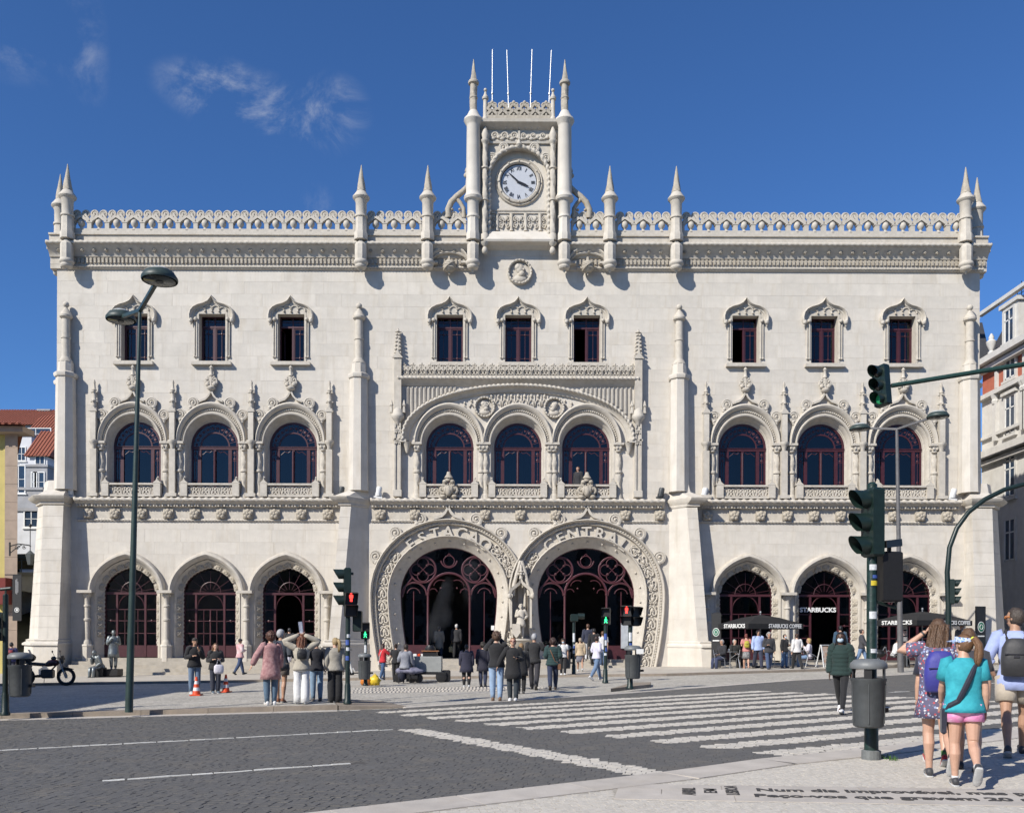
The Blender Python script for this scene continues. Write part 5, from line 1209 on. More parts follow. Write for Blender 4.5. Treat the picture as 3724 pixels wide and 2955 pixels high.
# hillside houses
house('wide house with red tiled roof at the top of the hill',-60,170,1545,112,9,PLG,3.0,[(14,1562,2.2,1.4),(45,1562,2.2,1.4)])
house('pale house with attic window under a red gable on the hill',96,175,1592,100,8,PLG,3.4,[(128,1572+5,3.4,1.3)])
house('bright white house with steep red roof on the slope',106,170,1660,90,6,PLW,3.2,[(144,1686,1.0,1.6)])
house('white flank house above the grey terrace wall',70,112,1585,94,10,PLW,0,[(77,1650,.9,1.5)])
house('grey shaded house with brown shutter on the hillside',80,170,1697,84,8,PLG,0,[(140,1752,1.1,1.9),(123,1752,.6,1.9)])
house('stained grey terrace house behind the yellow building',56,152,1781,76,8,PLG,0,[(66,1742,1.2,2.4)])
house('low white house with small square window beside the station',50,140,1858,66,10,PLW,0,[(113,1886,1.1,1.3)])
b=MB(); p=PT(120,1480,113); 
t=thing('chimney','pale chimney stack on the hilltop red roof','chimney',(p.x-1.0,116,0)); MB().box(0,1.4,0,1.2,26,p.z+.3).build('stack',PLW,t); MB().box(-.15,1.55,-.1,1.3,p.z+.3,p.z+.5).build('cap',PLG,t)
b=MB(); b.add([(-140,50,-1),(-27,50,-1),(-27,62,-1),(-60,140,26),(-140,140,26)],[(0,1,2,3,4)]); struct(b.build('hillside',mat('hill_earth',(.12,.12,.08),.9,.3,.4)))
# ramp with arch and a parked car
p0=PT(52,2080,60); p1=PT(130,2080,60); t=thing('road_ramp','white arched road ramp behind the yellow building','ramp',(p0.x-2,60,-.5)); hz=p0.z+.5; w=p1.x-p0.x+4
ar=arch(2.2,3.0,0,14,2.0); poly=[(-6,0)]+[(-2.2+2.6,0)]+[(x+2.6,z) for x,z in ar]+[(4.8,0),(w,0),(w,hz),(-6,hz)]; MB().prism(poly,0,6).build('wall',PLW,t); MB().box(-6,w,-.12,.1,hz-.2,hz).build('coping',PLG,t)
b=MB(); b.box(-6,w,.02,.07,hz+.85,hz+.92)
for k in range(9): b.box(-6+k*1.2,-6+k*1.2+.05,.02,.07,hz,hz+.9)
b.build('railing',IRON,t)
cp=PT(76,2062,62); t=thing('parked_car','dark hatchback parked up on the ramp','car',(cp.x-2,62,hz-.5))
pf=[(0,.35),(.05,.75),(.75,.88),(1.35,1.38),(2.9,1.42),(3.6,.95),(3.95,.9),(4.0,.35)]; MB().prism(pf,0,1.65).build('body',mat('car_paint',(.02,.02,.025),.25,.1,5,coat=.6),t); MB().prism([(.95,.92),(1.42,1.32),(2.8,1.35),(3.3,.95)],-.01,1.66).build('side_window',GLASSR,t)
for x in (.75,3.2):
    for yy in (-.02,1.5): b=MB(); b.lathe([(.31,0),(.33,.05),(.33,.13),(.31,.18)],(0,0,0),16); b.xf(Matrix.Rotation(-pi/2,4,'X')); b.build('wheel',BLACKP,t,(x,yy,.31),smooth=30)
# ornate red and white building on the right, facing the side street
t=thing('ornate_building','ornate red and white building with slate mansard right of the station','building',(32.3,0,0))
STW=mat('white_dressed_stone',(.62,.60,.56),.8,.1,2,.2,20,stain=.25)
def rz(py,Y=62): return CH+(HY-py+6)/F*Y
zc0,zc1,zr,zb=rz(1650),rz(1440),rz(1316),rz(1128)
MB().box(0,14,40,62.5,-1,zc0).build('lower_wall',STW,t)
MB().box(.02,14,40,62.5,zc0,zc1).build('stone_storey',STW,t)
MB().box(.05,14,40,62.5,zc1,zr).build('red_storey',PLR,t)
MB().add([(.1,40,zr),(.1,62.4,zr),(1.5,61,zb),(1.5,40,zb),(14,40,zb),(14,61,zb),(14,62.4,zr)],[(0,1,2,3),(3,2,5,4),(1,6,5,2)]).build('mansard',SLATE,t)
MB().box(-7,-.0,63,75,-1,rz(1440,63)).build('wing_lower',STW,t); MB().box(-7,0,63.05,75,rz(1440,63),zr).build('wing_red',PLR,t)
MB().add([(-7,63,zr),(1,63,zr),(1,64.4,zb),(-7,64.4,zb),(-7,75,zb),(1,75,zb)],[(0,1,2,3),(3,2,5,4)]).build('wing_mansard',SLATE,t)
for z,o,h in ((zc0,.7,.45),(zc0-.6,.35,.25),(zc1,.35,.3),(zr,.75,.4),(zr-.5,.4,.3),(zb,.25,.25),(rz(1590),.2,.2)):
    MB().box(-o,.06,40,62.5+o*.4,z-h,z).build('moulding',STW,t); 
    if z in (zr,zb,zc1,zc0): MB().box(-7.2,.05,63-o*.6-.0,63.1,z-h,z+.004).build('moulding',STW,t)
MB().box(1.3,1.6,40,61.2,zb,zb+.2).build('ridge_moulding',SLATE,t)
b=MB(); b.box(1.4,1.43,40,61,zb+1.0,zb+1.04); b.box(1.4,1.43,40,61,zb+.5,zb+.53)
for k in range(44): b.box(1.4,1.43,40+k*.48,40.04+k*.48,zb+.3,zb+1.05+.25*(k%3==0))
b.build('roof_railing',IRON,t)
def side_window(y,z0,w,h,deep,surr=True):
    b=MB(); b.box(-.06-deep,.1-deep,y-w/2-.18,y-w/2,z0-.1,z0+h+.15).box(-.06-deep,.1-deep,y+w/2,y+w/2+.18,z0-.1,z0+h+.15).box(-.06-deep,.1-deep,y-w/2,y+w/2,z0+h,z0+h+.15)
    if surr: b.box(-.2-deep,.1-deep,y-w/2-.3,y+w/2+.3,z0+h+.15,z0+h+.35).box(-.18-deep,.1-deep,y-w/2-.25,y+w/2+.25,z0-.25,z0-.1)
    f=b.build('window',STW,t)
    b=MB(); b.box(-.03-deep,.02-deep,y-w/2,y-w/2+.09,z0,z0+h).box(-.03-deep,.02-deep,y+w/2-.09,y+w/2,z0,z0+h).box(-.03-deep,.02-deep,y-.06,y+.06,z0,z0+h).box(-.03-deep,.02-deep,y-w/2,y+w/2,z0+h*.68,z0+h*.68+.08).box(-.03-deep,.02-deep,y-w/2,y+w/2,z0,z0+.08).build('frame',WHITEP,f)
    MB().box(-.012-deep,-.004-deep,y-w/2+.09,y+w/2-.09,z0+.08,z0+h).build('pane',GLASSR,f)
for y in (58.9,55.3,51.7,48.1):
    side_window(y,rz(1420),1.15,2.0,0); side_window(y,rz(1612),1.15,2.4,0); side_window(y,rz(1830),1.2,2.6,0); side_window(y,rz(2050),1.2,2.6,0,False)
    b=MB(); b.box(-.05,2.2,y-.95,y+.95,zr+.05,zr+2.75); d_=b.build('dormer',STW,t); MB().box(-.2,2.3,y-1.1,y+1.1,zr+2.75,zr+3.0).build('dormer_roof',STW,d_)
    side_window(y,zr+.35,1.05,2.1,.08,False)
    for q in (-1.65,1.65):
        b=MB(); b.box(-.22,.05,y+q-.2,y+q+.2,rz(1620),rz(1470)); b.lathe([(.2,-.5),(.26,-.3),(.2,-.2),(.34,.1)],(-.1,y+q,rz(1462)),8); b.build('pilaster',STW,t)
        b=MB(); b.box(-.10,.06,y+q-.14,y+q+.14,rz(1432),zr-.8); b.build('pilaster_strip',STW,t)
b=MB(); b.lathe([(.22,0),(.22,.25),(.12,.35),(.30,.75),(.34,.95),(.15,1.1),(.18,1.25),(.05,1.5)],(-.3,60.7,zr),12); b.build('urn',STW,t,smooth=40)
# house row on the left side of the square, out of frame: it shades the corner
t=thing('square_house','pale house on the left side of the square','house',(-32,10.2,0)); MB().box(0,12,0,14.5,-1,9.6).build('wall',PLW,t); MB().box(-.2,12.2,-.2,14.7,9.6,9.9).build('roof',PLG,t)

# houses closing the square behind the camera: seen only as reflections in the station windows
tw_=MB(); tw_.box(-.6,.6,-.04,.04,0,2.2); TWM=tw_.mesh('window',GLASSR)
for i,(c,hh_) in enumerate((((.42,.40,.34),16),((.45,.36,.20),17.5),((.48,.46,.44),15.5),((.40,.26,.20),17),((.46,.44,.38),16.5))):
    t=thing('terrace_house','plain five-storey terrace house across the square, number %s from the left'%('one','two','three','four','five')[i],'house',(-75+30*i,-52,gz(max(-60,min(60,-75+30*i)))),0,'houses across the square')
    MB().box(0,29.8,0,12,-1,hh_).build('wall',mat('terrace_%d'%i,c,.85,.08,1),t); MB().box(-.1,29.9,-.2,12.4,hh_,hh_+.4).build('cornice',PLW,t); MB().add([(0,0,hh_+.4),(29.8,0,hh_+.4),(29.8,12,hh_+.4),(0,12,hh_+.4),(0,6,hh_+3),(29.8,6,hh_+3)],[(0,1,5,4),(3,2,5,4),(0,4,3),(1,2,5)]).build('roof',TILE,t)
    for fl_ in range(4):
        for k in range(9): put('window',TWM,t,(1.9+3.25*k,12.02,1.2+fl_*3.7))
# ================= street furniture =================
LENS_R=mat('red_signal',(1,.05,.04),.4,.02,3,emit=2.2); LENS_F=mat('faint_green_signal',(.02,.25,.10),.4,.02,3,emit=.12); LENS_G=mat('green_signal',(.05,1,.35),.4,.02,3,emit=1.6); LENSD=mat('dark_lens',(.015,.012,.012),.2); STK=mat('white_sticker',(.62,.64,.66),.6,.3,25); STB=mat('blue_sticker',(.05,.10,.35),.6,.3,25); STY=mat('yellow_sticker',(.65,.5,.03),.6,.2,25)
def cyl_between(b,a,c,r,n=12): b.tube([a,c],r,n); return b
def signal_head(parent,loc,rz,n=3,w=.27,r=.10,on=None,name='signal_head',sc=1):
    """front faces local -Y"""
    H=n*.30; b=MB(); b.bbox(-w/2,w/2,0,.16,0,H,.03); b.box(-.03,.03,.16,.22,.1,.16).box(-.03,.03,.16,.22,H-.16,H-.1)
    h=b.build(name,GREENP,parent,loc,smooth=False); h.rotation_euler=(0,0,rz); h.scale=(sc,)*3
    for k in range(n):
        z=.15+.30*k; v=MB(); n_=14; r0=r+.012
        ang=[math.radians(-60+300*i/n_) for i in range(n_+1)]; ring=lambda yy,rr,cut=0:[(rr*cos(a_),yy-(cut*(1+sin(a_))*.5),z+rr*sin(a_)) for a_ in ang]
        ou=ring(0,r0); ou2=ring(-.10,r0,.14); m_=len(ou)
        v.add(ou+ou2,[(i,i+1,m_+i+1,m_+i) for i in range(m_-1)]); v.build('visor',GREENP,h,smooth='all')
        lm=LENSD if on!=k else LENS_F; q=MB(); q.lathe([(r,0),(r*.8,.02),(.01,.03)],(0,0,0),16); q.xf(Matrix.Translation((0,-.002,z))@Matrix.Rotation(pi/2,4,'X')); q.build('lens',lm,h,smooth='all')
    return h
def man_shape(b,walk,z0,s=1.):   # pedestrian figure in the lamp
    b.ell((0,-.012,z0+.15*s),(.022*s,.004,.022*s),8,5); b.obox((0,-.012,z0+.12*s),(0,-.012,z0+.05*s),.05*s,.006,(0,1,0))
    if walk: b.obox((0,-.012,z0+.06*s),(-.045*s,-.012,z0-.04*s),.022*s,.006,(0,1,0)); b.obox((0,-.012,z0+.06*s),(.045*s,-.012,z0-.04*s),.022*s,.006,(0,1,0)); b.obox((0,-.012,z0+.11*s),(.055*s,-.012,z0+.05*s),.018*s,.006,(0,1,0)); b.obox((0,-.012,z0+.11*s),(-.05*s,-.012,z0+.05*s),.018*s,.006,(0,1,0))
    else:
        for q in (-1,1): b.obox((q*.015*s,-.012,z0+.06*s),(q*.015*s,-.012,z0-.04*s),.024*s,.006,(0,1,0)); b.obox((q*.035*s,-.012,z0+.115*s),(q*.035*s,-.012,z0+.04*s),.016*s,.006,(0,1,0))
def ped_head(parent,loc,rz,red,name='pedestrian_signal',lit=True):
    b=MB(); b.bbox(-.14,.14,0,.14,0,.56,.02)
    for z in (.28,.56): b.add([(-.14,0,z),(.14,0,z),(.14,-.16,z-.03),(-.14,-.16,z-.03)],[(0,1,2,3)])
    for z in (.02,.30):
        for s in (-1,1): b.add([(s*.14,0,z),(s*.14,0,z+.26),(s*.14,-.16,z+.23),(s*.14,-.05,z)],[(0,1,2,3)])
    h=b.build(name,BLACKP,parent,loc); h.rotation_euler=(0,0,rz)
    if lit: q=MB(); man_shape(q,not red,.38 if red else .09); q.build('lit_figure',LENS_R if red else LENS_G,h)
    return h
def pole(t,h,r,base=True,m=None):
    b=MB(); pr=[(r,0),(r,h),(r*.6,h+.03)]
    if base: pr=[(r*1.75,0),(r*1.75,.05),(r*1.35,.09),(r*1.25,.42),(r*1.05,.46)]+[(r,.5),(r,h),(r*.6,h+.03)]
    b.lathe(pr,(0,0,0),16); return b.build('pole',m or GREENP,t,smooth=35)
def stickers(t,r,zs):
    for i,(z,h,m) in enumerate(zs):
        b=MB(); a0=-2.4+.3*(i%3); n=8; P_=[((r+.004)*cos(a0+1.5*k/n),(r+.004)*sin(a0+1.5*k/n)) for k in range(n+1)]
        b.add([(x,y,z) for x,y in P_]+[(x,y,z+h) for x,y in P_],[(k,k+1,n+2+k,n+1+k) for k in range(n)]); b.build('sticker',m,t)
BIN=MB(); BIN.lathe([(.17,0),(.20,.02),(.215,.30),(.225,.62),(.235,.64),(.235,.67),(.20,.67)],(0,0,0),20)
for k in range(5):
    a=2*pi*k/5+.3; BIN.tube([(.205*cos(a),.205*sin(a),.06),(.222*cos(a),.222*sin(a),.60)],.012,5)
BINB=BIN.mesh('bin_body',GREYP,35)
b=MB(); b.lathe([(.235,.80),(.245,.82),(.24,.87),(.19,.92),(.10,.935)],(0,0,0),20); BINL=b.mesh('bin_lid',mat('grey_plastic_light',(.16,.17,.175),.5,.12,9,.1,80),40)
BINP=MB().obox((.20,0,.66),(.20,0,.82),.10,.02,(1,0,0)).mesh('bin_bracket',BLACKP)
def litter_bin(label,loc,rz=0,sc=1,bag=None):
    t=thing('litter_bin',label,'litter bin',loc,rz,'grey litter bins'); t.scale=(sc,)*3
    put('bin_body',BINB,t); put('bin_lid',BINL,t); [put('bin_bracket',BINP,t,(0,0,0),a) for a in (.9,2.2,4.0,5.4)]; MB().box(.2,.30,-.04,.04,.2,.26).build('mount',BLACKP,t)
    return t
# -- foreground right signal with bin --
B0=G(3170,2760); t=thing('traffic_signal','dark green three-lamp traffic signal on the near corner with bin','traffic signal',tuple(B0))
b=MB(); b.lathe([(.115,0),(.115,.11),(.10,.12)],(0,0,0),18); b.build('base_collar',mat('cast_iron_grey',(.15,.16,.16),.7,.2,20),t); b=MB(); b.lathe([(.085,.11),(.08,.55),(.066,.58),(.066,.60),(.062,.62),(.06,3.4),(.03,3.43)],(0,0,0),18); b.build('pole',mat('worn_green_paint',(.011,.030,.025),.4,.5,18,.2,50),t,smooth=35)
signal_head(t,(-.08,-.05,2.50),-pi/2+.18,3,.29,.11,None,sc=.94)
b=MB(); b.bbox(-.11,.13,-.1,.12,0,.62,.02); b.obox((-.12,-.12,.70),(.14,.05,.74),.10,.09); b.obox((0,0,.6),(0,0,.72),.04,.04); b.build('signal_box',BLACKP,t,(.22,.02,1.95))
MB().tube([(.05,.0,1.95),(.3,.02,1.88),(.32,.02,2.0)],.02,8).build('bracket_arm',GREENP,t)
stickers(t,.061,[(2.34,.07,STK),(2.15,.06,STY),(2.24,.04,STB),(1.74,.09,STK),(1.32,.05,STK)])
litter_bin('large dark grey litter bin strapped to the near signal pole',(B0.x-.155,B0.y-.30,B0.z+.43),.3,.88)
# grass at the base
b=MB(); 
for i in range(60):
    a=random.uniform(-.6,1.6); r=random.uniform(.12,.24); x,y=r*cos(a),r*sin(a)-.08; l=random.uniform(.03,.09); b.add([(x-.006,y,0),(x+.006,y,0),(x+random.uniform(-.03,.03),y+random.uniform(-.03,.03),l)],[(0,1,2)])
o=b.build('grass_tuft',mat('grass',(.06,.14,.025),.8,.3,30),None,(B0.x+.05,B0.y,B0.z)); tag(o,'green grass tuft at the foot of the near signal pole','grass')
# -- overhead mast-arm signal --
YA=22.; a=PT(3240,1402,YA); e=PT(3760,1318,YA); far_=PT(4100,1262,YA)
t=thing('overhead_signal','three-lamp signal with green lamp on a long overhead mast arm','traffic signal',(far_.x,YA,gz(far_.x)))
b=MB(); b.tube([tuple(a-Vector(t.location)),tuple(e-Vector(t.location)),tuple(far_-Vector(t.location))],[.055,.062,.08],12); b.build('mast_arm',mat('green_steel',(.02,.055,.045),.45,.2,12),t,smooth=40)
b=MB(); b.lathe([(.16,0),(.14,.1),(.11,far_.z+.5-gz(far_.x)),(.05,far_.z+.55)],(0,0,0),14); b.build('pole',GREENP,t,smooth=35)
hh=PT(3200,1475,YA)-Vector(t.location); h=signal_head(t,tuple(hh),-1.1,3,.34,.115,0,sc=1.12); h.rotation_euler=(0,-.10,-1.1)
# -- curved arm signal --
YB=31.; pts=[PT(3449,2425,YB),PT(3449,2200,YB),PT(3444,2080,YB),PT(3452,1990,YB),PT(3478,1920,YB),PT(3520,1862,YB),PT(3580,1815,YB),PT(3650,1780,YB),PT(3760,1750,YB)]
o_=Vector((pts[0].x,YB,gz(pts[0].x))); t=thing('curved_arm_signal','dark green post with curved overhead arm and a side signal','traffic signal',tuple(o_))
pts[0]=Vector((pts[1].x,YB,o_.z)); b=MB(); b.tube([tuple(p-o_) for p in pts],[.10,.095,.085,.08,.08,.08,.08,.078,.075],12); b.build('curved_pole',GREENP,t,smooth=40)
signal_head(t,tuple(PT(3470,2196,YB)-o_),pi*.5-.35,3,.36,.12,None,sc=.95)
# -- street lamps --
def lamp_head(t,c,dia,tilt=0):
    b=MB(); r=dia/2; b.lathe([(r*.97,-.10),(r,-.07),(r*.98,-.03),(r*.8,.06),(r*.45,.13),(.04,.15)],(0,0,0),24,caps=False); h=b.build('lamp_head',mat('lamp_shell',(.035,.055,.05),.5,.25,10),t,c,smooth=35)
    b=MB(); b.lathe([(r*.86,-.102),(r*.5,-.07),(.02,-.06)],(0,0,0),20); b.build('diffuser',mat('lamp_glass',(.16,.17,.16),.25,.15,6),h,smooth='all'); b=MB(); b.lathe([(r*.22,-.13),(r*.22,-.09)],(0,0,0),12); b.build('bulb_cover',mat('lamp_inner',(.05,.055,.055),.4),h)
    b=MB(); b.lathe([(r*.80,.066),(r*.45,.137),(.02,.162)],(0,0,0),20); b.build('dirty_top',mat('bird_lime',(.42,.44,.44),.8,.35,14),h,smooth='all'); return h
def street_lamp(label,base,top,heads,r0,r1,m,dia):
    t=thing('street_lamp',label,'street lamp',tuple(base)); tp=top-base
    b=MB(); b.tube([(0,0,0),tuple(tp*.02),tuple(tp*.5),tuple(tp)],[r0*1.02,r0,(r0+r1)/2,r1],16); b.build('pole',m,t,smooth=40)
    for hd in heads:
        v=hd-base; b=MB(); b.obox(tuple(tp),tuple(v+Vector((0,0,-.02))),.075,.075); b.build('lamp_arm',m,t); lamp_head(t,tuple(v),dia)
base=Gh(470,2588,RA); Yb=base.y; top=PT(505,1128,Yb)
street_lamp('tall dark green street lamp with two round heads at the left kerb',base,top,[PT(576,1003,Yb-1.9),PT(436,1150,Yb+1.9)],.080,.036,mat('lamp_green',(.025,.05,.046),.45,.25,5,.1,30),.68)
base=G(3276,2442); Yb=base.y; top=PT(3259,1560,Yb)
street_lamp('slim grey street lamp with two flat heads before the right arches',base,top,[PT(3124,1553,Yb+.5),PT(3408,1508,Yb-1.5)],.115,.055,mat('lamp_grey',(.13,.125,.125),.5,.2,6),.80)
# -- pedestrian signals around the crossing --
def gpost(label,px,py,h,r,hh=0,name='pedestrian_signal_post'):
    p=Gh(px,py,hh); t=thing(name,label,'traffic signal',tuple(p)); pole(t,h,r); return t,p
t,p=gpost('signal cluster with red pedestrian figure beside the blonde woman',1265,2558,3.05,.055,RA)
signal_head(t,(-.10,0,2.22),-pi/2+.25,3,.28,.105); ped_head(t,(.10,-.16,2.0),.35,True); b=MB(); b.bbox(-.10,.1,-.08,.1,0,.48,.02); b.build('signal_box',GREENP,t,(.20,.12,1.66)); stickers(t,.056,[(1.35,.12,STB),(1.22,.08,STK),(1.52,.08,STK),(1.0,.1,STB)])
t,p=gpost('green walking figure signal above the bin near the food cart',1330,2492,1.62,.05,RA*.3)
ped_head(t,(0,-.10,1.55),.1,False); stickers(t,.051,[(1.1,.25,STK),(.95,.1,STB)])
litter_bin('dark litter bin on the post by the food cart',(p.x-.0,p.y-.22,p.z+.22),.3,.92)
t,p=gpost('low green post with a side lamp before the right horseshoe door',2087,2457,2.25,.06); 
b=MB(); b.bbox(-.14,.16,-.12,.12,0,.30,.03); b.tube([(.16,0,.22),(.42,0,.22)],.11,12); b.build('signal_head',GREENP,t,(0,0,2.15)); stickers(t,.061,[(1.35,.35,STK),(1.1,.1,STB),(1.2,.06,STK),(.9,.12,STK)])
litter_bin('grey litter bin beside the beige puffer coat',(p.x-.34,p.y-.06,p.z+.30),0,.98)
t,p=gpost('green walking figure signal left of the white-shirted man',2202,2482,2.05,.06); ped_head(t,(0,-.1,1.95),-.25,False); stickers(t,.061,[(1.45,.2,STB),(1.25,.18,STK),(1.05,.14,STB),(.92,.08,STK)])
t,p=gpost('red standing figure signal with two heads at the crossing bin',2292,2503,1.95,.062,.06); ped_head(t,(-.12,-.12,1.80),-.35,True); ped_head(t,(.16,-.02,1.78),.5,True,lit=False); stickers(t,.063,[(1.35,.25,STK),(1.15,.15,STB),(1.0,.1,STK)])
litter_bin('dark litter bin with a white paper on its rim at the crossing',(p.x+.04,p.y-.30,p.z+.30),0,1.0)
MB().box(p.x+.10,p.x+.30,p.y-.56,p.y-.545,p.z+1.0,p.z+1.14).build('paper',WHITEP); bpy.data.objects['paper']['label']='white paper tucked into the crossing bin'; bpy.data.objects['paper']['category']='paper'
t,p=gpost('green signal post cut by the left edge of the picture',20,2600,2.5,.055,RA); signal_head(t,(-.22,-.05,1.55),.15,2,.30,.10); b=MB(); b.tube([(-.05,-.1,0),(.2,-.15,.02)],.035,8); b.obox((0,0,-.1),(0,0,.02),.03,.03); b.build('camera_sensor',GREENP,t,(0,0,2.62))
litter_bin('grey litter bin beside the motorcycle at the left edge',(p.x+.36,p.y-.1,p.z+.40),0,.98)
# -- cones --
ORG=mat('cone_orange',(.70,.075,.015),.5,.1,8); RFW=mat('reflective_white',(.75,.75,.76),.4,.05,8)
b=MB(); b.cm=0; b.bbox(-.17,.17,-.17,.17,0,.04,.01); prc=lambda z:.135-.105*z/.62
for i,(z0_,z1_) in enumerate(((.04,.16),(.16,.27),(.27,.38),(.38,.48),(.48,.62))):
    b.cm=i%2; b.lathe([(prc(z0_),z0_),(prc(z1_),z1_)],(0,0,0),16,caps=(i==4))
CN=b.mesh('traffic_cone',[ORG,RFW],30)
for lb,px,py in (('orange and white traffic cone before the man in black jacket',715,2528),('orange and white traffic cone right of the woman with white bag',822,2516)):
    p=Gh(px,py,RA); o=put('traffic_cone',CN,None,tuple(p)); o.scale=(.84,.84,.84); tag(o,lb,'traffic cone','traffic cones')
# -- scooter --
p=Gh(1288,2458,.02); t=thing('kick_scooter','white and blue electric kick scooter leaning by the buttress','scooter',(p.x,p.y,p.z)); 
b=MB(); b.obox((-.1,0,.14),(.55,.3,.14),.13,.05); b.build('deck',BLACKP,t); b=MB(); b.tube([(-.08,0,.14),(-.16,-.08,.55)],.035,8); b.build('stem',WHITEP,t); b=MB(); b.tube([(-.16,-.08,.55),(-.24,-.14,1.12)],.03,8); b.build('stem_sleeve',mat('sky_blue_plastic',(.05,.28,.5),.4),t); b=MB(); b.tube([(-.40,-.05,1.14),(-.24,-.14,1.14),(-.05,-.25,1.12)],.018,6); b.build('handlebar',BLACKP,t)
for x,y in ((-.10,0),(.55,.3)): b=MB(); b.lathe([(.09,-.025),(.11,0),(.09,.025)],(0,0,0),14); b.xf(Matrix.Rotation(.5,4,'Z')@Matrix.Rotation(pi/2,4,'X')); b.build('wheel',BLACKP,t,(x,y,.11))
b=MB(); b.obox((.0,.04,.22),(-.06,-.0,.34),.16,.03); b.build('mudguard',WHITEP,t)
# -- bags of the food cart --
p=G(1345,2490)
for dx,m,lb in ((-.12,mat('orange_bag',(.6,.2,.03),.5,.3,9),'orange carrier bag at the foot of the bin post'),(.18,mat('yellow_bag',(.7,.5,.03),.45,.25,9),'yellow carrier bag at the foot of the bin post')):
    b=MB(); b.ell((0,0,.16),(.20,.15,.18),12,8,fn=lambda q:q*(1+.15*sin(q.x*9+q.z*7)+.1*sin(q.y*13))); b.tube([(-.08,0,.30),(0,0,.40),(.08,0,.30)],.015,5); o=b.build('carrier_bag',m,None,(p.x+dx,p.y,p.z),smooth='all'); tag(o,lb,'bag','carrier bags')
# -- chestnut cart --
p=G(1535,2478); t=thing('food_cart','grey roast chestnut cart on a small trailer with stove on top','food cart',(p.x,p.y,p.z))
CG=mat('grey_sheet_metal',(.30,.31,.30),.5,.12,5,.1,20)
b=MB(); b.bbox(-.42,.72,-.35,.4,.36,.93,.02); b.build('cart_box',CG,t); MB().box(-.45,.9,-.36,.41,.28,.355).build('chassis',BLACKP,t)
b=MB(); b.bbox(.05,.55,-.25,.25,.935,1.10,.02); b.build('stove',BLACKP,t); b=MB(); b.bbox(.0,.60,-.3,.3,1.10,1.14,.01); b.build('stove_rim',mat('copper_rim',(.5,.22,.1),.4,.2,10,metal=.6),t); b=MB(); b.lathe([(.20,1.14),(.20,1.22),(.14,1.30),(.13,1.33)],(.3,0,0),16); b.build('stove_pot',BLACKP,t,smooth=30)
for x,z0_,m in ((-.30,.93,WHITEP),(-.14,.93,ORG),(-.05,.93,WHITEP)): MB().bbox(x,x+.12,-.2,-.05,z0_,z0_+.09,.01).build('paper_box',m,t)
for x,y in ((.86,-.2),(.86,.35)): b=MB(); b.bbox(-.15,.15,-.07,.07,0,.40,.04); b.build('mud_flap',BLACKP,t,(x,y,.02))
for x,y in ((.72,-.3),(.72,.38)): b=MB(); b.lathe([(.16,-.05),(.2,-.04),(.2,.04),(.16,.05)],(0,0,0),16); b.xf(Matrix.Rotation(pi/2,4,'X')); b.build('wheel',BLACKP,t,(x,y,.2),smooth=30)
t=thing('covered_moped','small motor tricycle under dark and striped covers before the cart','tricycle',(p.x-.35,p.y-.75,gz(p.x)))
b=MB(); b.ell((0,0,.42),(.52,.22,.13),16,8,fn=lambda q:q*(1+.12*sin(q.x*7)+.08*sin(q.y*9+q.x*5))); b.build('striped_cover',mat('striped_cloth',(.06,.06,.11),.8,.2,6,col2=(.30,.30,.38)),t,smooth='all'); b=MB(); b.ell((-.28,-.02,.25),(.16,.2,.24),12,8,fn=lambda q:q*(1+.15*sin(q.z*8+q.x*6))); b.build('hanging_jacket',mat('navy_cloth',(.012,.014,.03),.85),t,smooth='all')
for x in (-.42,.05,.30): b=MB(); b.lathe([(.11,-.04),(.16,-.035),(.16,.035),(.11,.04)],(0,0,0),16); b.xf(Matrix.Rotation(pi/2,4,'X')); b.build('wheel',BLACKP,t,(x,.05,.165),smooth=30)
b=MB(); b.tube([(.0,.0,.3),(.03,-.02,.62),(-.06,-.03,.72)],.016,6); b.build('handlebar',STEEL,t); b=MB(); b.bbox(-.1,.28,-.12,.12,.12,.32,.04); b.build('engine',BLACKP,t)
# -- motorcycle --
p=Gh(168,2492,.0); t=thing('motorcycle','black trail motorcycle with top box parked on the shaded cobbles','motorcycle',(p.x,p.y,p.z),.12)
def moto_wheel(x,r):
    b=MB(); b.tube([(r*cos(a),0,r*sin(a)) for a in [2*pi*i/28 for i in range(28)]],.055,8,True); w=b.build('wheel',mat('tyre',(.012,.012,.012),.8),t,(x,0,r+.055),smooth='all')
    b=MB(); b.tube([((r-.06)*cos(a),0,(r-.06)*sin(a)) for a in [2*pi*i/28 for i in range(28)]],.016,6,True); b.lathe([(.05,-.06),(.05,.06)],(0,0,0),10); 
    for k in range(16): a=2*pi*k/16; b.obox((.04*cos(a),0,.04*sin(a)),((r-.06)*cos(a+.2),0,(r-.06)*sin(a+.2)),.006,.006,(0,1,0))
    b.build('rim',STEEL,w)
moto_wheel(-.72,.28); moto_wheel(.72,.29)
BK=mat('moto_black',(.012,.012,.013),.35,.2,8,coat=.3)
b=MB(); b.tube([(.72,-.09,.34),(.50,-.09,.95)],.03,8); b.tube([(.72,.09,.34),(.50,.09,.95)],.03,8); b.build('fork',STEEL,t)
b=MB(); b.loft([[(x,w*cos(a),z+h_*sin(a)) for a in [2*pi*i/10 for i in range(10)]] for x,w,z,h_ in ((-.05,.08,.78,.05),(.1,.15,.84,.13),(.3,.16,.88,.14),(.45,.08,.86,.08))]); b.build('fuel_tank',mat('moto_red_black',(.05,.008,.01),.3,.3,6,coat=.4),t,smooth='all')
b=MB(); b.loft([[(x,w*cos(a),z+h_*sin(a)) for a in [2*pi*i/10 for i in range(10)]] for x,w,z,h_ in ((-.75,.10,.86,.04),(-.4,.14,.83,.06),(-.05,.11,.80,.06),(.08,.06,.84,.04))]); b.build('seat',BK,t,smooth='all')
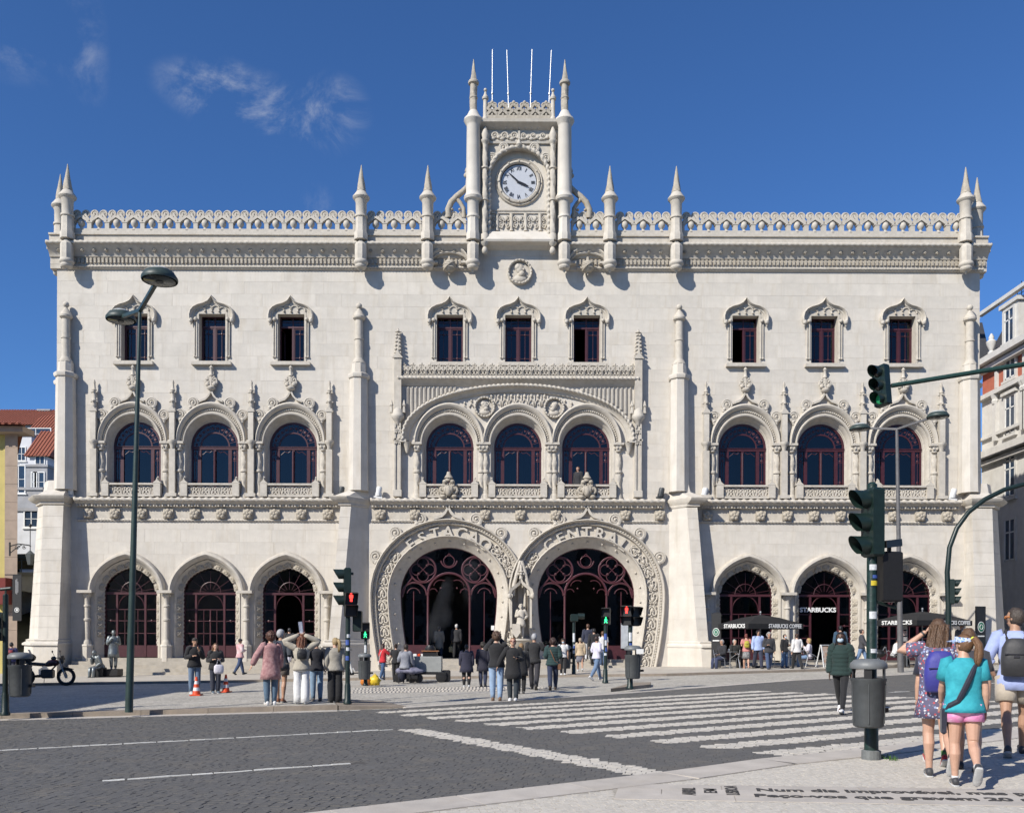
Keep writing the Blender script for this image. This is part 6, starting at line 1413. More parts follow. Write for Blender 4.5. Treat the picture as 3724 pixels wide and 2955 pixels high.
b=MB(); b.bbox(-.15,.28,-.12,.12,.28,.62,.05); b.tube([(-.05,.13,.35),(-.5,.14,.34),(-.85,.15,.42)],.04,8); b.build('engine',mat('moto_engine',(.05,.05,.052),.4,.3,12,metal=.4),t,smooth=35)
b=MB(); b.tube([(-.72,.06,.34),(.0,.07,.42)],.03,6); b.tube([(-.72,-.06,.34),(.0,-.07,.42)],.03,6); b.tube([(.48,0,.9),(.2,0,.6),(-.1,0,.35)],.03,6); b.tube([(-.1,0,.75),(-.7,0,.80)],.025,6); b.build('frame',BK,t)
b=MB(); b.tube([(.42,-.36,1.08),(.47,-.15,1.05),(.47,.15,1.05),(.42,.36,1.08)],.016,6); b.build('handlebar',BK,t)
for s in (-1,1): b=MB(); b.tube([(.42,s*.28,1.08),(.36,s*.38,1.27)],.008,5); b.ell((.36,s*.38,1.29),(.025,.06,.045),8,6); b.build('mirror',BK,t); b=MB(); b.ell((.40,s*.36,1.04),(.10,.05,.08),8,6); b.build('hand_guard',BK,t)
b=MB(); b.ell((.56,0,.93),(.09,.09,.11),10,8); b.prism([(.50,1.0),(.66,.98),(.60,1.14)],-.09,.09); b.build('headlamp',BK,t); b=MB(); b.obox((.55,0,.74),(.98,0,.62),.14,.02); b.build('mudguard',BK,t)
b=MB(); b.ell((-.62,0,1.05),(.26,.22,.17),14,8); b.build('top_box',BK,t,smooth='all'); b=MB(); b.box(-.90,-.85,-.1,.1,.93,1.03); b.build('tail_light',mat('tail_red',(.6,.04,.02),.3),t); MB().tube([(-.1,.1,.3),(-.16,.22,.01)],.012,5).build('side_stand',STEEL,t)
b=MB(); b.add([(-.50,-.1,1.10),(-.50,.1,1.10),(-.62,.1,1.36),(-.62,-.1,1.36)],[(0,1,2,3)]); b.build('wind_screen',mat('clear_plastic',(.5,.5,.5),.2),t)
# -- cafe terrace --
UMB=mat('black_canvas',(.010,.010,.011),.8,.2,10)
def umbrella(label,px0,px1,pye,apx,apy,Y,lt,rt):
    a=PT(px0,pye,Y); e=PT(px1,pye,Y); cx=(a.x+e.x)/2; r=(e.x-a.x)/2; ap=PT(apx,apy,Y); t=thing('cafe_umbrella',label,'umbrella',(cx,Y,gz(cx)+SWH),0,'black cafe umbrellas'); z0_=a.z-gz(cx)-SWH; z1_=ap.z-gz(cx)-SWH
    rt_=.62; c=[(r*cos(q+rt_)*1.0,r*sin(q+rt_)*1.0) for q in (pi,-pi/2,0,pi/2)]
    c=[(-r,.30*r),(-.55*r,-.95*r),(r,-.30*r),(.55*r,.95*r)]
    b=MB(); n=4
    for i in range(4):
        x0,y0=c[i]; x1,y1=c[(i+1)%4]; b.add([(x0,y0,z0_),(x1,y1,z0_),(x1*.45,y1*.45,z0_+(z1_-z0_)*.68),(x0*.45,y0*.45,z0_+(z1_-z0_)*.68),(0,0,z1_),(x0,y0,z0_-.22),(x1,y1,z0_-.22)],[(0,1,2,3),(3,2,4),(5,6,1,0)])
    b.build('canopy',UMB,t); b=MB(); b.tube([(0,0,0),(0,0,z1_+.06)],.03,8); b.ell((0,0,z1_+.1),(.05,.05,.07),8,6); b.build('mast',STEEL,t); MB().bbox(-.3,.3,-.3,.3,0,.07,.02).build('base',GREYP,t)
    for i in range(4): MB().obox((0,0,z1_-.1),(c[i][0]*.97,c[i][1]*.97,z0_+.0),.02,.02).build('rib',BLACKP,t)
    for (i,txt,f0,f1) in ((1,rt,.36,.96),(0,lt,.2,.9)):
        p0=Vector((*c[i],0)); p1=Vector((*c[(i+1)%4],0)); d_=(p1-p0); me=text_mesh(txt,WHITEP,1,.002,off=.03); w=max(v.co.x for v in me.vertices); q=p0+d_*f0; nrm=Vector((d_.y,-d_.x,0)).normalized()*.012
        o=put('lettering',me,t,(q.x+nrm.x,q.y+nrm.y,z0_-.17)); o.rotation_euler=(pi/2,0,math.atan2(d_.y,d_.x)); s=d_.length*(f1-f0)/w; o.scale=(s,.17/.72,1)
    return t
umbrella('black cafe umbrella before the first right arch',2622,2908,2268,2760,2234,40.2,'STARBUCKS','STARBUCKS COFFEE')
umbrella('black cafe umbrella beside the right corner buttress',3196,3512,2256,3345,2222,39.8,'STARBUCKS','STARBUCKS COFFEE')
me=text_mesh('STARBUCKS',WHITEP,1,.02,off=.03); w=max(v.co.x for v in me.vertices); a=PT(2908,2224,YW+.33); e=PT(3040,2224,YW+.33); o=put('shop_sign',me,None,tuple(a)); o.rotation_euler=(pi/2,0,0); o.scale=((e.x-a.x)/w,.30,1); tag(o,'white STARBUCKS letters hanging inside the open right arch','sign')
GRL=mat('logo_green',(.02,.16,.09),.5)
for lb,x0,x1,y0,y1,Y in (('tall black sign with round green logo left of the cafe chairs',2587,2607,2228,2432,40.9),('tall black sign with round green logo at the right corner buttress',3551,3577,2203,2425,41.5)):
    a=PT(x0,y0,Y); e=PT(x1,y1,Y); t=thing('totem_sign',lb,'sign',(a.x,Y,e.z),0,'cafe totem signs'); w=(e.x-a.x)*1.7; h=a.z-e.z; MB().bbox(0,w,0,.08,0,h,.01).build('board',BLACKP,t)
    t.rotation_euler=(0,0,-.45 if x0<3000 else .35)
    for r,m,yy in ((w*.36,WHITEP,-.008),(w*.31,GRL,-.014)): b=MB(); b.lathe([(r,0),(r,.006)],(0,0,0),24); b.xf(Matrix.Translation((w/2,yy+.006,h*.66))@Matrix.Rotation(pi/2,4,'X')@Matrix.Scale(1.25,4,(0,1,0))); b.build('logo_disc',m,t)
    b=MB(); b.tube([(w/2+w*.17*cos(q),-.018,h*.66+w*.2*sin(q)) for q in [2*pi*i/18 for i in range(18)]],.012,5,True); b.build('logo_ring',WHITEP,t); MB().box(w*.15,w*.85,-.01,0,h*.50,h*.52).build('print_line',WHITEP,t)
def cafe_chair(label,x,y,rz):
    z=gz(x)+SWH; t=thing('cafe_chair',label,'chair',(x,y,z),rz,'aluminium cafe chairs'); b=MB(); b.bbox(-.22,.22,-.2,.22,.43,.455,.01); b.build('seat',BLACKP,t)
    for s in (-1,1):
        b=MB(); b.tube([(s*.24,-.24,0),(s*.24,-.20,.44),(s*.24,.16,.66),(s*.23,.24,.62)],.014,6); b.build('leg',ALU,t); b=MB(); b.tube([(s*.24,.30,0),(s*.23,.20,.44),(s*.22,.27,.82)],.014,6); b.build('leg',ALU,t)
    b=MB(); b.bbox(-.2,.2,.24,.265,.54,.82,.01); b.build('backrest',BLACKP,t); return t
def on(px,Y): return ((px-CX)/F*Y,Y)
for lb,px,Y,r in (('aluminium cafe chair at the far left of the terrace under the umbrella',2618,39.8,1.3),('aluminium cafe chair turned from the street beside the floral skirt',2682,39.3,-2.4),('aluminium cafe chair behind the grey-haired woman',2790,40.4,.6),('aluminium cafe chair behind the white sweater',2870,40.2,2.0),('aluminium cafe chair under the seated blonde woman',2950,39.9,1.5),('aluminium cafe chair under the second umbrella by the lamp',3245,40.2,1.2),('aluminium cafe chair right of the menu rack',3300,40.4,-1.4)): cafe_chair(lb,*on(px,Y),r)
for lb,px,Y in (('small round cafe table by the left totem sign',2655,39.9),('small round cafe table between the white sweater and blonde woman',2915,40.3),('small round cafe table under the second umbrella',3275,40.5)):
    x,y=on(px,Y); t=thing('cafe_table',lb,'table',(x,y,gz(x)+SWH),0,'round cafe tables'); b=MB(); b.lathe([(.33,.71),(.34,.72),(.34,.735)],(0,0,0),20); b.build('table_top',ALU,t); b=MB(); b.tube([(0,0,.05),(0,0,.71)],.025,8); b.build('stem',ALU,t); b=MB()
    for k in range(4): b.obox((0,0,.05),(.25*cos(k*pi/2),.25*sin(k*pi/2),.02),.04,.025)
    b.build('foot',ALU,t)
    o=MB().lathe([(.03,0),(.04,.11),(.042,.115)],(0,0,0),10).build('paper_cup',WHITEP,None,(x-.08,y-.1,gz(x)+SWH+.736)); tag(o,'white paper cup on '+lb.replace('small ',''),'cup','paper cups')
x,y=on(3000,39.6); t=thing('a_board','white A-board with food pictures before the open arch','sign board',(x,y,gz(x)+SWH),.5)
for s in (-1,1): b=MB(); b.obox((-.3,s*.22,0),(-.24,s*.02,.95),.04,.03); b.obox((.3,s*.22,0),(.24,s*.02,.95),.04,.03); b.obox((-.26,s*.02,.96),(.26,s*.02,.96),.05,.03); b.build('frame',WHITEP,t)
b=MB(); b.add([(-.26,-.19,.12),(.26,-.19,.12),(.22,-.04,.9),(-.22,-.04,.9)],[(0,1,2,3)]); b.build('poster',mat('food_poster',(.65,.62,.55),.5,.3,5,col2=(.5,.22,.08)),t)
x,y=on(3283,39.3); t=thing('menu_rack','tall white rack of menu sheets beside the slim lamp post','rack',(x,y,gz(x)+SWH),.3); b=MB(); b.obox((0,0,0),(0,0,2.1),.03,.03); b.obox((.22,0,0),(.22,0,2.1),.03,.03); b.build('rack_frame',STEEL,t)
for k in range(6): MB().box(.0,.22,-.02,-.01,.55+k*.26,.75+k*.26).build('menu_sheet',mat('menu_%d'%k,(.6,.58,.56),.6,.3,14,col2=(.35,.1,.08) if k%2 else (.1,.1,.12)),t)
x,y=on(3190,40.0); t=thing('stroller','black folding baby stroller pushed across the terrace','stroller',(x,y,gz(x)+SWH)); b=MB(); b.tube([(-.35,0,1.0),(.2,0,.15)],.02,6); b.tube([(.35,0,.85),(-.1,0,.12)],.02,6); b.build('frame',ALU,t); b=MB(); b.ell((.1,0,.55),(.28,.22,.18),12,8); b.build('seat_pod',BLACKP,t)
for xx in (-.2,.3): b=MB(); b.lathe([(.07,-.02),(.09,0),(.07,.02)],(0,0,0),12); b.xf(Matrix.Rotation(pi/2,4,'X')); b.build('wheel',BLACKP,t,(xx,-.15,.09))
# information panel inside the right horseshoe door
x0=PT(2258,2270,YW+.5); o=MB().bbox(0,.62,0,.06,0,1.25,.01).build('poster_board',mat('pale_poster',(.42,.45,.48),.5,.2,4),None,(x0.x,YW+.45,PT(2258,2357,YW+.5).z)); tag(o,'pale information poster inside the right horseshoe door','poster')
x0=PT(1786,2275,YW+.6); o=MB().box(0,.16,0,.01,0,.22).build('notice',WHITEP,None,(x0.x,YW+.56,x0.z-.2)); tag(o,'small white notice on the left horseshoe glass','notice')
# ================= people =================
CL={}
def cloth(c,rough=.85,var=.12,scale=9,c2=None,bump=.35):
    k=(c,rough,c2,scale)
    if k not in CL: CL[k]=mat('cloth_%d'%len(CL),c,rough,var,scale,bump*1.6,11,sheen=.15,col2=c2)
    return CL[k]
def skinm(c): 
    k=('s',c)
    if k not in CL: CL[k]=mat('skin_%d'%len(CL),c,.5,.07,14,.08,60)
    return CL[k]
FAIR=(.55,.33,.235); TANS=(.43,.25,.165); DKS=(.10,.05,.032)
ARM={'down':((.05,-.03,-.28),(.06,.02,-.53)),'fwd':((.04,.10,-.26),(.03,.26,-.46)),'back':((.05,-.13,-.25),(.06,-.20,-.49)),'bent':((.07,-.05,-.27),(-.06,.19,-.23)),'chest':((.08,.02,-.27),(-.10,.20,-.06)),'face':((.06,.14,-.23),(-.12,.20,.06)),
 'head':((.26,.02,.16),(-.13,-.01,.33)),'brow':((.21,.07,-.03),(-.06,.12,.19)),'point':((.05,.20,-.17),(.04,.45,-.13)),'hip':((.16,-.09,-.24),(.03,.03,-.40)),'side':((.16,.02,-.24),(.24,.10,-.46)),'lap':((.07,.06,-.27),(-.04,.28,-.33)),'phone':((.10,.20,-.10),(-.10,.30,.16)),'pocket':((.12,-.08,-.26),(.04,.02,-.46))}
LEG={'stand':((.0,.0),(.0,.0)),'walk':((.34,.10),(-.30,.28)),'walk2':((-.26,.22),(.30,.06)),'step':((.15,.05),(-.14,.18)),'contra':((.06,.0),(-.05,.12)),'sit':((1.45,1.45),(1.40,1.30)),'lift':((.02,.0),(-.12,.85)),'lift2':((-.10,.95),(.05,.0)),'stride':((.42,.12),(-.38,.35))}
def hair_mesh(style,hc,vox):
    b=MB()
    def cap(p):
        q=Vector(p)
        if q.y>.25 and q.z<.42: q.y=.25+(q.y-.25)*.05; q.x*=.93
        n=1+.035*sin(q.x*11+q.z*17)+.03*sin(q.y*13+q.x*9); return q*n
    r=(.089,.108,.112)
    if style=='curly': r=(.115,.125,.13)
    b.ell((0,-.012,.012),r,22,16,fn=cap)
    if style in('long','longwavy'):
        rings=[]
        for z,w,d,y in ((.06,.092,.080,-.03),(-.04,.104,.076,-.045),(-.12,.118,.062,-.06),(-.20,.128,.056,-.075),(-.28,.120,.05,-.085),(-.34,.085,.035,-.085)):
            rings.append([(w*cos(a)*(1+.06*sin(a*7+z*30)),y+d*sin(a)*(1+.08*sin(a*9+z*25)),z) for a in [2*pi*i/22 for i in range(22)]])
        b.loft(rings)
        if style=='longwavy':
            for i in range(26):
                a=pi+pi*i/25; x0,y0=.092*cos(a),-.03+.07*sin(a); pts=[(x0*(1+.25*t)+.014*sin(t*9+i),y0*(1+.35*t)-.012*cos(t*8+i*2),.05-.40*t) for t in [k/10 for k in range(11)]]; b.tube(pts,[.016]*8+[.013,.010,.005],6)
    if style=='pony':
        b.tube([(0,-.10,.05),(0,-.145,.07),(.02,-.185,.0),(.03,-.19,-.10),(.02,-.175,-.20),(.01,-.165,-.27)],[.02,.034,.042,.042,.032,.01],10)
        for i in range(10): b.tube([(.02*cos(i),-.13+.02*sin(i),.06),(.02+.035*cos(i),-.18+.03*sin(i),-.02),(.02+.035*cos(i+.5),-.18+.03*sin(i),-.14),(.01+.02*cos(i),-.165,-.27)],.012,5)
    if style=='bun': b.ell((0,-.10,.06),(.05,.045,.05),10,8)
    if style=='bob':
        b.loft([[(w*cos(a),y+d*sin(a),z) for a in [pi+pi*i/12 for i in range(13)]]+[(w*.8*cos(a),y+d*.6*sin(a),z) for a in [2*pi-pi*i/12 for i in range(13)]] for z,w,d,y in ((.05,.09,.09,-.01),(-.06,.10,.095,-.01),(-.13,.095,.085,-.01))])
    if style=='curly':
        for i in range(60):
            a=random.uniform(0,2*pi); t=random.uniform(.1,2.0); p=Vector((sin(t)*cos(a),sin(t)*sin(a),cos(t)))
            if p.y>.45 and p.z<.5: continue
            b.ell((p.x*.108,-.012+p.y*.118,.012+p.z*.122),(.026,.026,.026),6,5)
    return b
NEAR=.0065; MID=.010
def person(label,px,py,top_px,rz=0,legs='stand',arms=('down','down'),top=(.05,.05,.06),topk='long',bottom=(.03,.04,.07),botk='trousers',shoe=(.03,.03,.03),hair=(.04,.025,.015),style='short',skin=FAIR,lean=0,yaw=0,h=None,vox=.013,wid=1.,fat=.0,extra=(),face=None,hh=0,group=None,loc=None,H=None,allm=None,name='person',cat='person',top2=None,bot2=None,nod=0,tscale=9):
    if loc is None: loc=Gh(px,py,hh)
    loc=Vector(loc)
    if px: rz-=math.atan2(px-CX,F)
    if H is None: H=CH+(HY-rc(px,top_px))/F*loc.y-loc.z
    sit=legs=='sit'
    s=H/1.75 if not sit else h/1.75
    t=thing(name,label,cat,tuple(loc),rz,group); t.scale=(s,s,s)
    lg=LEG[legs] if isinstance(legs,str) else legs
    # legs
    J=[]
    for i,sg in enumerate((-1,1)):
        a,k=lg[i]; hp=Vector((sg*.095*wid,0,.92)); kn=hp+Vector((sg*(.0 if not sit else .03),.43*sin(a),-.43*cos(a))); an=kn+Vector((-sg*.01,.41*sin(a-k),-.41*cos(a-k))); J.append((hp,kn,an,a-k))
    low=min(j[2].z for j in J)-.08
    if sit: low=.92-.46
    dz=Vector((0,0,-low)); J=[(a+dz,b_+dz,c+dz,k) for a,b_,c,k in J]; pel=Vector((0,0,.92-low-.0))
    base=Matrix.Translation((0,0,-low)); UP=base@Matrix.Translation((0,0,.95))@Matrix.Rotation(-lean,4,'X')@Matrix.Translation((0,0,-.95))
    # arms
    A=[]
    for i,sg in enumerate((-1,1)):
        e,w=ARM[arms[i]] if isinstance(arms[i],str) else arms[i]; sh=Vector((sg*.175*wid,0,1.42)); A.append((sh,sh+Vector((sg*e[0],e[1],e[2])),sh+Vector((sg*w[0],w[1],w[2])),sg))
    HD=UP@Matrix.Translation((0,.012,1.635))@Matrix.Rotation(yaw,4,'Z')@Matrix.Rotation(-nod,4,'X')
    f=1+fat
    def ring(z,rx,ry,y=0,n=18): return [Vector((rx*cos(a),y+ry*sin(a),z)) for a in [2*pi*i/n for i in range(n)]]
    TOR=[(.84,.125,.095,-.01),(.90,.160,.118,-.012),(.97,.165,.112,-.008),(1.06,.140*(1+fat*.8),.098,0),(1.15,.143*(1+fat*.6),.10,0),(1.27,.170,.113,.0),(1.36,.180*wid,.108,-.005),(1.42,.165*wid,.088,-.01),(1.455,.10,.065,-.008),(1.49,.058,.056,.0)]
    # body: one continuous skin
    b=MB(); b.loft([[UP@p for p in ring(z,rx*f,ry*f,y)] for z,rx,ry,y in TOR]+[[UP@p for p in ring(1.56,.052,.055,.008)]])
    b.ell(HD@Vector((0,0,.012)),(.073,.092,.105),18,14,M=HD.to_3x3()); b.ell(HD@Vector((0,.022,-.062)),(.055,.064,.058),14,10,M=HD.to_3x3())
    b.ell(HD@Vector((0,.094,-.018)),(.013,.020,.024),8,6,M=HD.to_3x3()); b.ell(HD@Vector((0,.083,.022)),(.05,.012,.012),8,6,M=HD.to_3x3()); b.ell(HD@Vector((0,.082,-.062)),(.022,.010,.010),8,6,M=HD.to_3x3())
    for sg in (-1,1): b.ell(HD@Vector((sg*.074,-.008,-.008)),(.012,.022,.032),8,6,M=HD.to_3x3())
    for hp,kn,an,k in J:
        ca=kn+(an-kn)*.28+Vector((0,-.02,0)); b.tube([hp+Vector((0,0,.04)),hp+(kn-hp)*.35,kn+(hp-kn)*.12,kn,ca,kn+(an-kn)*.75,an+Vector((0,0,-.0))],[.088*f,.083*f,.058*f,.054*f,.058*f,.040,.036],12)
        d=Vector((0,cos(k),sin(k))); b.tube([an+Vector((0,0,-.03))-d*.05,an+Vector((0,0,-.045))+d*.05,an+Vector((0,0,-.058))+d*.15],[.036,.036,.026],10)
    hands=[]
    for sh,el,wr,sg in A:
        b.tube([UP@p for p in (sh+Vector((-sg*.02,0,.0)),sh+(el-sh)*.25,sh+(el-sh)*.6,el,el+(wr-el)*.3,el+(wr-el)*.8,wr)],[.050*f,.050*f,.044*f,.037,.039*f,.029,.025],12)
        d=(wr-el).normalized(); sd=d.cross(Vector((0,1,0))); sd=(sd if sd.length>.3 else d.cross(Vector((1,0,0)))).normalized()
        if sd.x*sg>0 and abs(d.z)>.5: sd=sd
        fw=Vector((0,1,0))-d*d.y; fw=fw.normalized() if fw.length>.2 else Vector((0,0,1)); nr=d.cross(fw).normalized()
        pc=wr+d*.05; M_=Matrix((fw,nr,d)).transposed(); b.ell(UP@pc,(.040,.016,.050),10,8,M=(UP.to_3x3()@M_))
        inn=-nr*sg if (nr.x*sg>0) else nr*sg*1.0
        for q,(off,l) in enumerate(((-.030,.058),(-.011,.070),(.009,.076),(.028,.068))):
            p0=pc+fw*off+d*.035; b.tube([UP@p for p in (p0,p0+d*l*.5+inn*.006,p0+d*l+inn*.022)],[.0092,.0088,.0068],6)
        p0=wr+d*.02+fw*.030; b.tube([UP@p for p in (p0,p0+d*.03+fw*.022+inn*.008,p0+d*.062+fw*.024+inn*.016)],[.0115,.010,.0075],6); hands.append(UP@(wr+d*.09))
    def mk(c): return allm if allm else c
    bo=b.build('body',mk(skinm(skin)),t,smooth='all')
    md=bo.modifiers.new('join','REMESH'); md.mode='VOXEL'; md.voxel_size=vox/s if False else vox; md.use_smooth_shade=True
    sm=bo.modifiers.new('ease','SMOOTH'); sm.factor=.5; sm.iterations=2
    # garments
    tm=mk(cloth(top,c2=top2,scale=tscale)); bm=mk(cloth(bottom,c2=bot2)); b=MB()
    e={'tshirt':.025,'polo':.026,'long':.028,'shirt':.024,'sweater':.030,'jacket':.036,'puffer':.052,'coat':.038,'longcoat':.036,'tunic':.026,'none':0}[topk]; lowz={'coat':.62,'longcoat':.52,'tunic':.66,'shirt':.80,'puffer':.85,'jacket':.84,'none':1}.get(topk,.86)
    def fold(z,a,k): return 1+k*sin(a*5+z*9)+k*.7*sin(a*9-z*15)
    def ringf(z,rx,ry,y,k,n=28): return [Vector((rx*cos(a)*fold(z,a,k),y+ry*sin(a)*fold(z,a,k),z)) for a in [2*pi*i/n for i in range(n)]]
    if topk!='none':
        rows=[(z,rx*f+e,ry*f+e,y) for z,rx,ry,y in TOR if z>=.97 and z<1.45]
        hipr=(.165*f+e*1.1,.118*f+e*1.1)
        if lowz<.80: ex=[(lowz,hipr[0]*1.22,hipr[1]*1.38,0),((lowz+.9)/2,hipr[0]*1.12,hipr[1]*1.2,-.005),(.88,hipr[0]*1.02,hipr[1]*1.05,-.008)]
        else: ex=[(lowz,hipr[0]+.024,hipr[1]+.014,-.01),(.91,hipr[0]+.014,hipr[1]+.006,-.01)]
        if topk in('coat','longcoat','tunic'): rows=[(z,max(rx,.158*f+e),max(ry,.112*f+e),y) for z,rx,ry,y in rows]
        rows=ex+rows+[(1.458,.088+e*.7,.066+e*.6,-.008),(1.485,.066+e*.4,.064+e*.3,-.002)]
        kk=(.022 if vox==NEAR else .014) if topk not in('puffer',) else .006
        if topk in('longcoat','coat') : kk=.022
        rr=[]
        for z,rx,ry,y in rows: rr.append([(UP if z>.9 else base)@p if True else p for p in ringf(z,rx,ry,y,kk)])
        if topk=='puffer':   # quilted rolls
            rr=[]; zz=[r[0] for r in rows]; N_=44
            for i in range(N_+1):
                z=rows[0][0]+(rows[-1][0]-rows[0][0])*i/N_; rx=np.interp(z,zz,[r[1] for r in rows]); ry=np.interp(z,zz,[r[2] for r in rows]); y=np.interp(z,zz,[r[3] for r in rows]); q=abs(sin(z*pi/.085)); k=.93+.07*q if z<1.42 else 1
                rr.append([UP@p for p in ringf(z,rx*k,ry*k,y,kk)])
        b.loft(rr)
        for sh,el,wr,sg in A:
            if topk in('tshirt','polo','tunic'):
                m_=sh+(el-sh)*(.72 if topk!='tunic' else .62); b.tube([UP@p for p in (sh+Vector((-sg*.05,0,.01)),sh,sh+(el-sh)*.35,m_)],[.055+e,.062+e,.056+e,.056+e*1.2],14)
            elif topk=='shirt':
                m_=el+(wr-el)*.25; b.tube([UP@p for p in (sh+Vector((-sg*.05,0,.01)),sh,sh+(el-sh)*.5,el,m_-(wr-el)*.10,m_-(wr-el)*.06,m_)],[.055+e,.058+e,.048+e,.043+e,.042+e,.050+e,.050+e],14)
            else:
                L_=[sh+Vector((-sg*.05,0,.01)),sh]+[sh+(el-sh)*q for q in (.3,.6,.85)]+[el]+[el+(wr-el)*q for q in (.25,.5,.75,.96)]; R_=[.055+e,.056+e,.051+e,.047+e,.046+e,.044+e,.041+e,.038+e,.034+e,.029+e*.8]
                if topk=='puffer':
                    L2=[];R2=[]
                    for i in range(len(L_)-1):
                        for q in (0,.33,.66): L2.append(L_[i]+(L_[i+1]-L_[i])*q); R2.append((R_[i]+(R_[i+1]-R_[i])*q)*(.92 if q==0 else 1.03))
                    L_,R_=L2+[L_[-1]],R2+[R_[-1]]
                b.tube([UP@p for p in L_],R_,14)
        b.build({'tshirt':'t_shirt','polo':'polo_shirt','long':'top','shirt':'shirt','sweater':'sweater','jacket':'jacket','puffer':'puffer_jacket','coat':'coat','longcoat':'long_coat','tunic':'tunic'}[topk],tm,t,smooth='all')
    b=MB(); g=.016
    if botk=='none': pass
    elif botk!='skirt':
        b.loft([[base@p for p in ringf(z,rx*f+g,ry*f+g,y,.008)] for z,rx,ry,y in ((.82,.12,.09,-.01),(.86,.150,.112,-.012),(.92,.163,.118,-.012),(.99,.160,.110,-.006),(1.03,.152,.104,0))])
        for (hp,kn,an,k),sg in zip(J,(-1,1)):
            if botk=='shorts': pts=[hp+Vector((0,0,.03)),hp+(kn-hp)*.3,hp+(kn-hp)*.62]; R_=[.098*f+g,.100*f+g,.098*f+g]
            elif botk=='minishorts': pts=[hp+Vector((0,0,.03)),hp+(kn-hp)*.2,hp+(kn-hp)*.40]; R_=[.097*f+g,.098*f+g,.098*f+g]
            else:
                w={'trousers':(.086,.068,.072,.064),'wide':(.092,.092,.100,.106),'jeans':(.087,.068,.072,.058),'leggings':(.088,.060,.066,.043)}[botk]; g_=g*.9 if botk!='leggings' else .004
                pts=[hp+Vector((0,0,.03)),hp+(kn-hp)*.25,hp+(kn-hp)*.6,kn,kn+(an-kn)*.35,kn+(an-kn)*.7,an+Vector((0,0,-.01 if botk!='wide' else -.045))]
                R_=[.090*f+g_,w[0]*f+g_,w[0]*.86*f+g_,w[1]*f+g_,w[2]*f+g_*.5,(w[2]+w[3])/2*f,w[3]*f]
            b.tube(pts,R_,14)
        if allm is None or botk!='leggings': b.build({'shorts':'shorts','minishorts':'shorts','wide':'wide_trousers','jeans':'jeans','leggings':'leggings'}.get(botk,'trousers'),bm,t,smooth='all')
    else:
        b.loft([[base@p for p in ringf(z,rx,ry,y,k)] for z,rx,ry,y,k in ((.52,.21,.19,.01,.05),(.70,.20,.165,0,.04),(.88,.185,.145,-.01,.02),(1.0,.168,.122,-.005,.0),(1.04,.155,.11,0,0))]); b.build('skirt',bm,t,smooth='all')
    SO=cloth((.55,.55,.54),.6)
    for hp,kn,an,k in J:
        b=MB(); d=Vector((0,cos(k),sin(k))); u=Vector((0,-sin(k),cos(k)));
        def rg(y,w,z0_,z1_): 
            c=an+d*y; return [c+Vector((w*cos(a),0,0))+u*((z0_+z1_)/2-.08+(z1_-z0_)/2*sin(a)) for a in [2*pi*i/12 for i in range(12)]]
        b.cm=0; b.loft([rg(-.075,.022,.02,.07),rg(-.06,.038,.012,.10),rg(-.01,.042,.01,.115),rg(.05,.042,.01,.10),rg(.12,.047,.01,.072),rg(.17,.042,.012,.058),rg(.195,.02,.018,.045)])
        b.cm=1; b.loft([rg(-.08,.03,.0,.018),rg(-.06,.042,-.002,.02),rg(.12,.050,-.002,.02),rg(.185,.034,.0,.02),rg(.2,.015,.002,.018)]); b.build('shoe',[mk(cloth(shoe,.6)),mk(SO if sum(shoe)>.3 or 'sole' in extra else cloth(tuple(c*.8 for c in shoe),.6))],t,smooth='all')
    if style not in('none','cap'):
        hm=hair_mesh(style,hair,vox); hm.xf(HD); hb=hm.build('hair',mk(mat('hair_%s'%label[:14],hair,.45,.35,60,.5,120)),t,smooth='all')
    if style=='cap' or 'cap' in extra:
        c=MB(); c.ell(HD@Vector((0,-.005,.045)),(.083,.103,.078),16,10,M=HD.to_3x3()); c.ell(HD@Vector((0,.12,.05)),(.06,.06,.008),12,6,M=HD.to_3x3()); c.build('cap',mk(cloth(hair,.8)),t,smooth='all')
        if style=='cap': q=MB(); q.ell(HD@Vector((0,-.02,-.005)),(.079,.09,.07),14,10,M=HD.to_3x3()); q.build('hair',mk(cloth((.04,.03,.025),.7)),t,smooth='all')
    if face or (face is None and abs(math.atan2(sin(rz+yaw),cos(rz+yaw)))>1.2 and not allm):
        q=MB()
        for sg in (-1,1): q.ell(HD@Vector((sg*.028,.083,.006)),(.012,.006,.006),8,6,M=HD.to_3x3())
        q.build('eyes',cloth((.03,.02,.018),.3),t); q=MB(); 
        for sg in (-1,1): q.obox(HD@Vector((sg*.014,.092,.026)),HD@Vector((sg*.044,.083,.026)),.006,.006)
        q.build('brows',cloth(tuple(c*.7 for c in hair),.8),t); q=MB(); q.ell(HD@Vector((0,.088,-.062)),(.022,.006,.006),10,6,M=HD.to_3x3()); q.build('lips',cloth((.36,.12,.10),.5),t)
    X_=dict(extra) if isinstance(extra,dict) else {k:True for k in extra}
    if 'glasses' in X_:
        q=MB(); 
        for sg in (-1,1): q.ell(HD@Vector((sg*.032,.095,.006)),(.026,.008,.019),12,8,M=HD.to_3x3()); q.tube([HD@Vector((sg*.056,.09,.012)),HD@Vector((sg*.08,.02,.012)),HD@Vector((sg*.078,-.02,.0))],.0055,6)
        q.build('sunglasses',X_['glasses'] if hasattr(X_['glasses'],'node_tree') else cloth((.01,.01,.01),.2),t,smooth='all')
    if 'mask' in X_:
        q=MB(); q.ell(HD@Vector((0,.052,-.050)),(.062,.055,.052),14,10,M=HD.to_3x3()); q.build('face_mask',cloth((.50,.62,.72),.8),t,smooth='all')
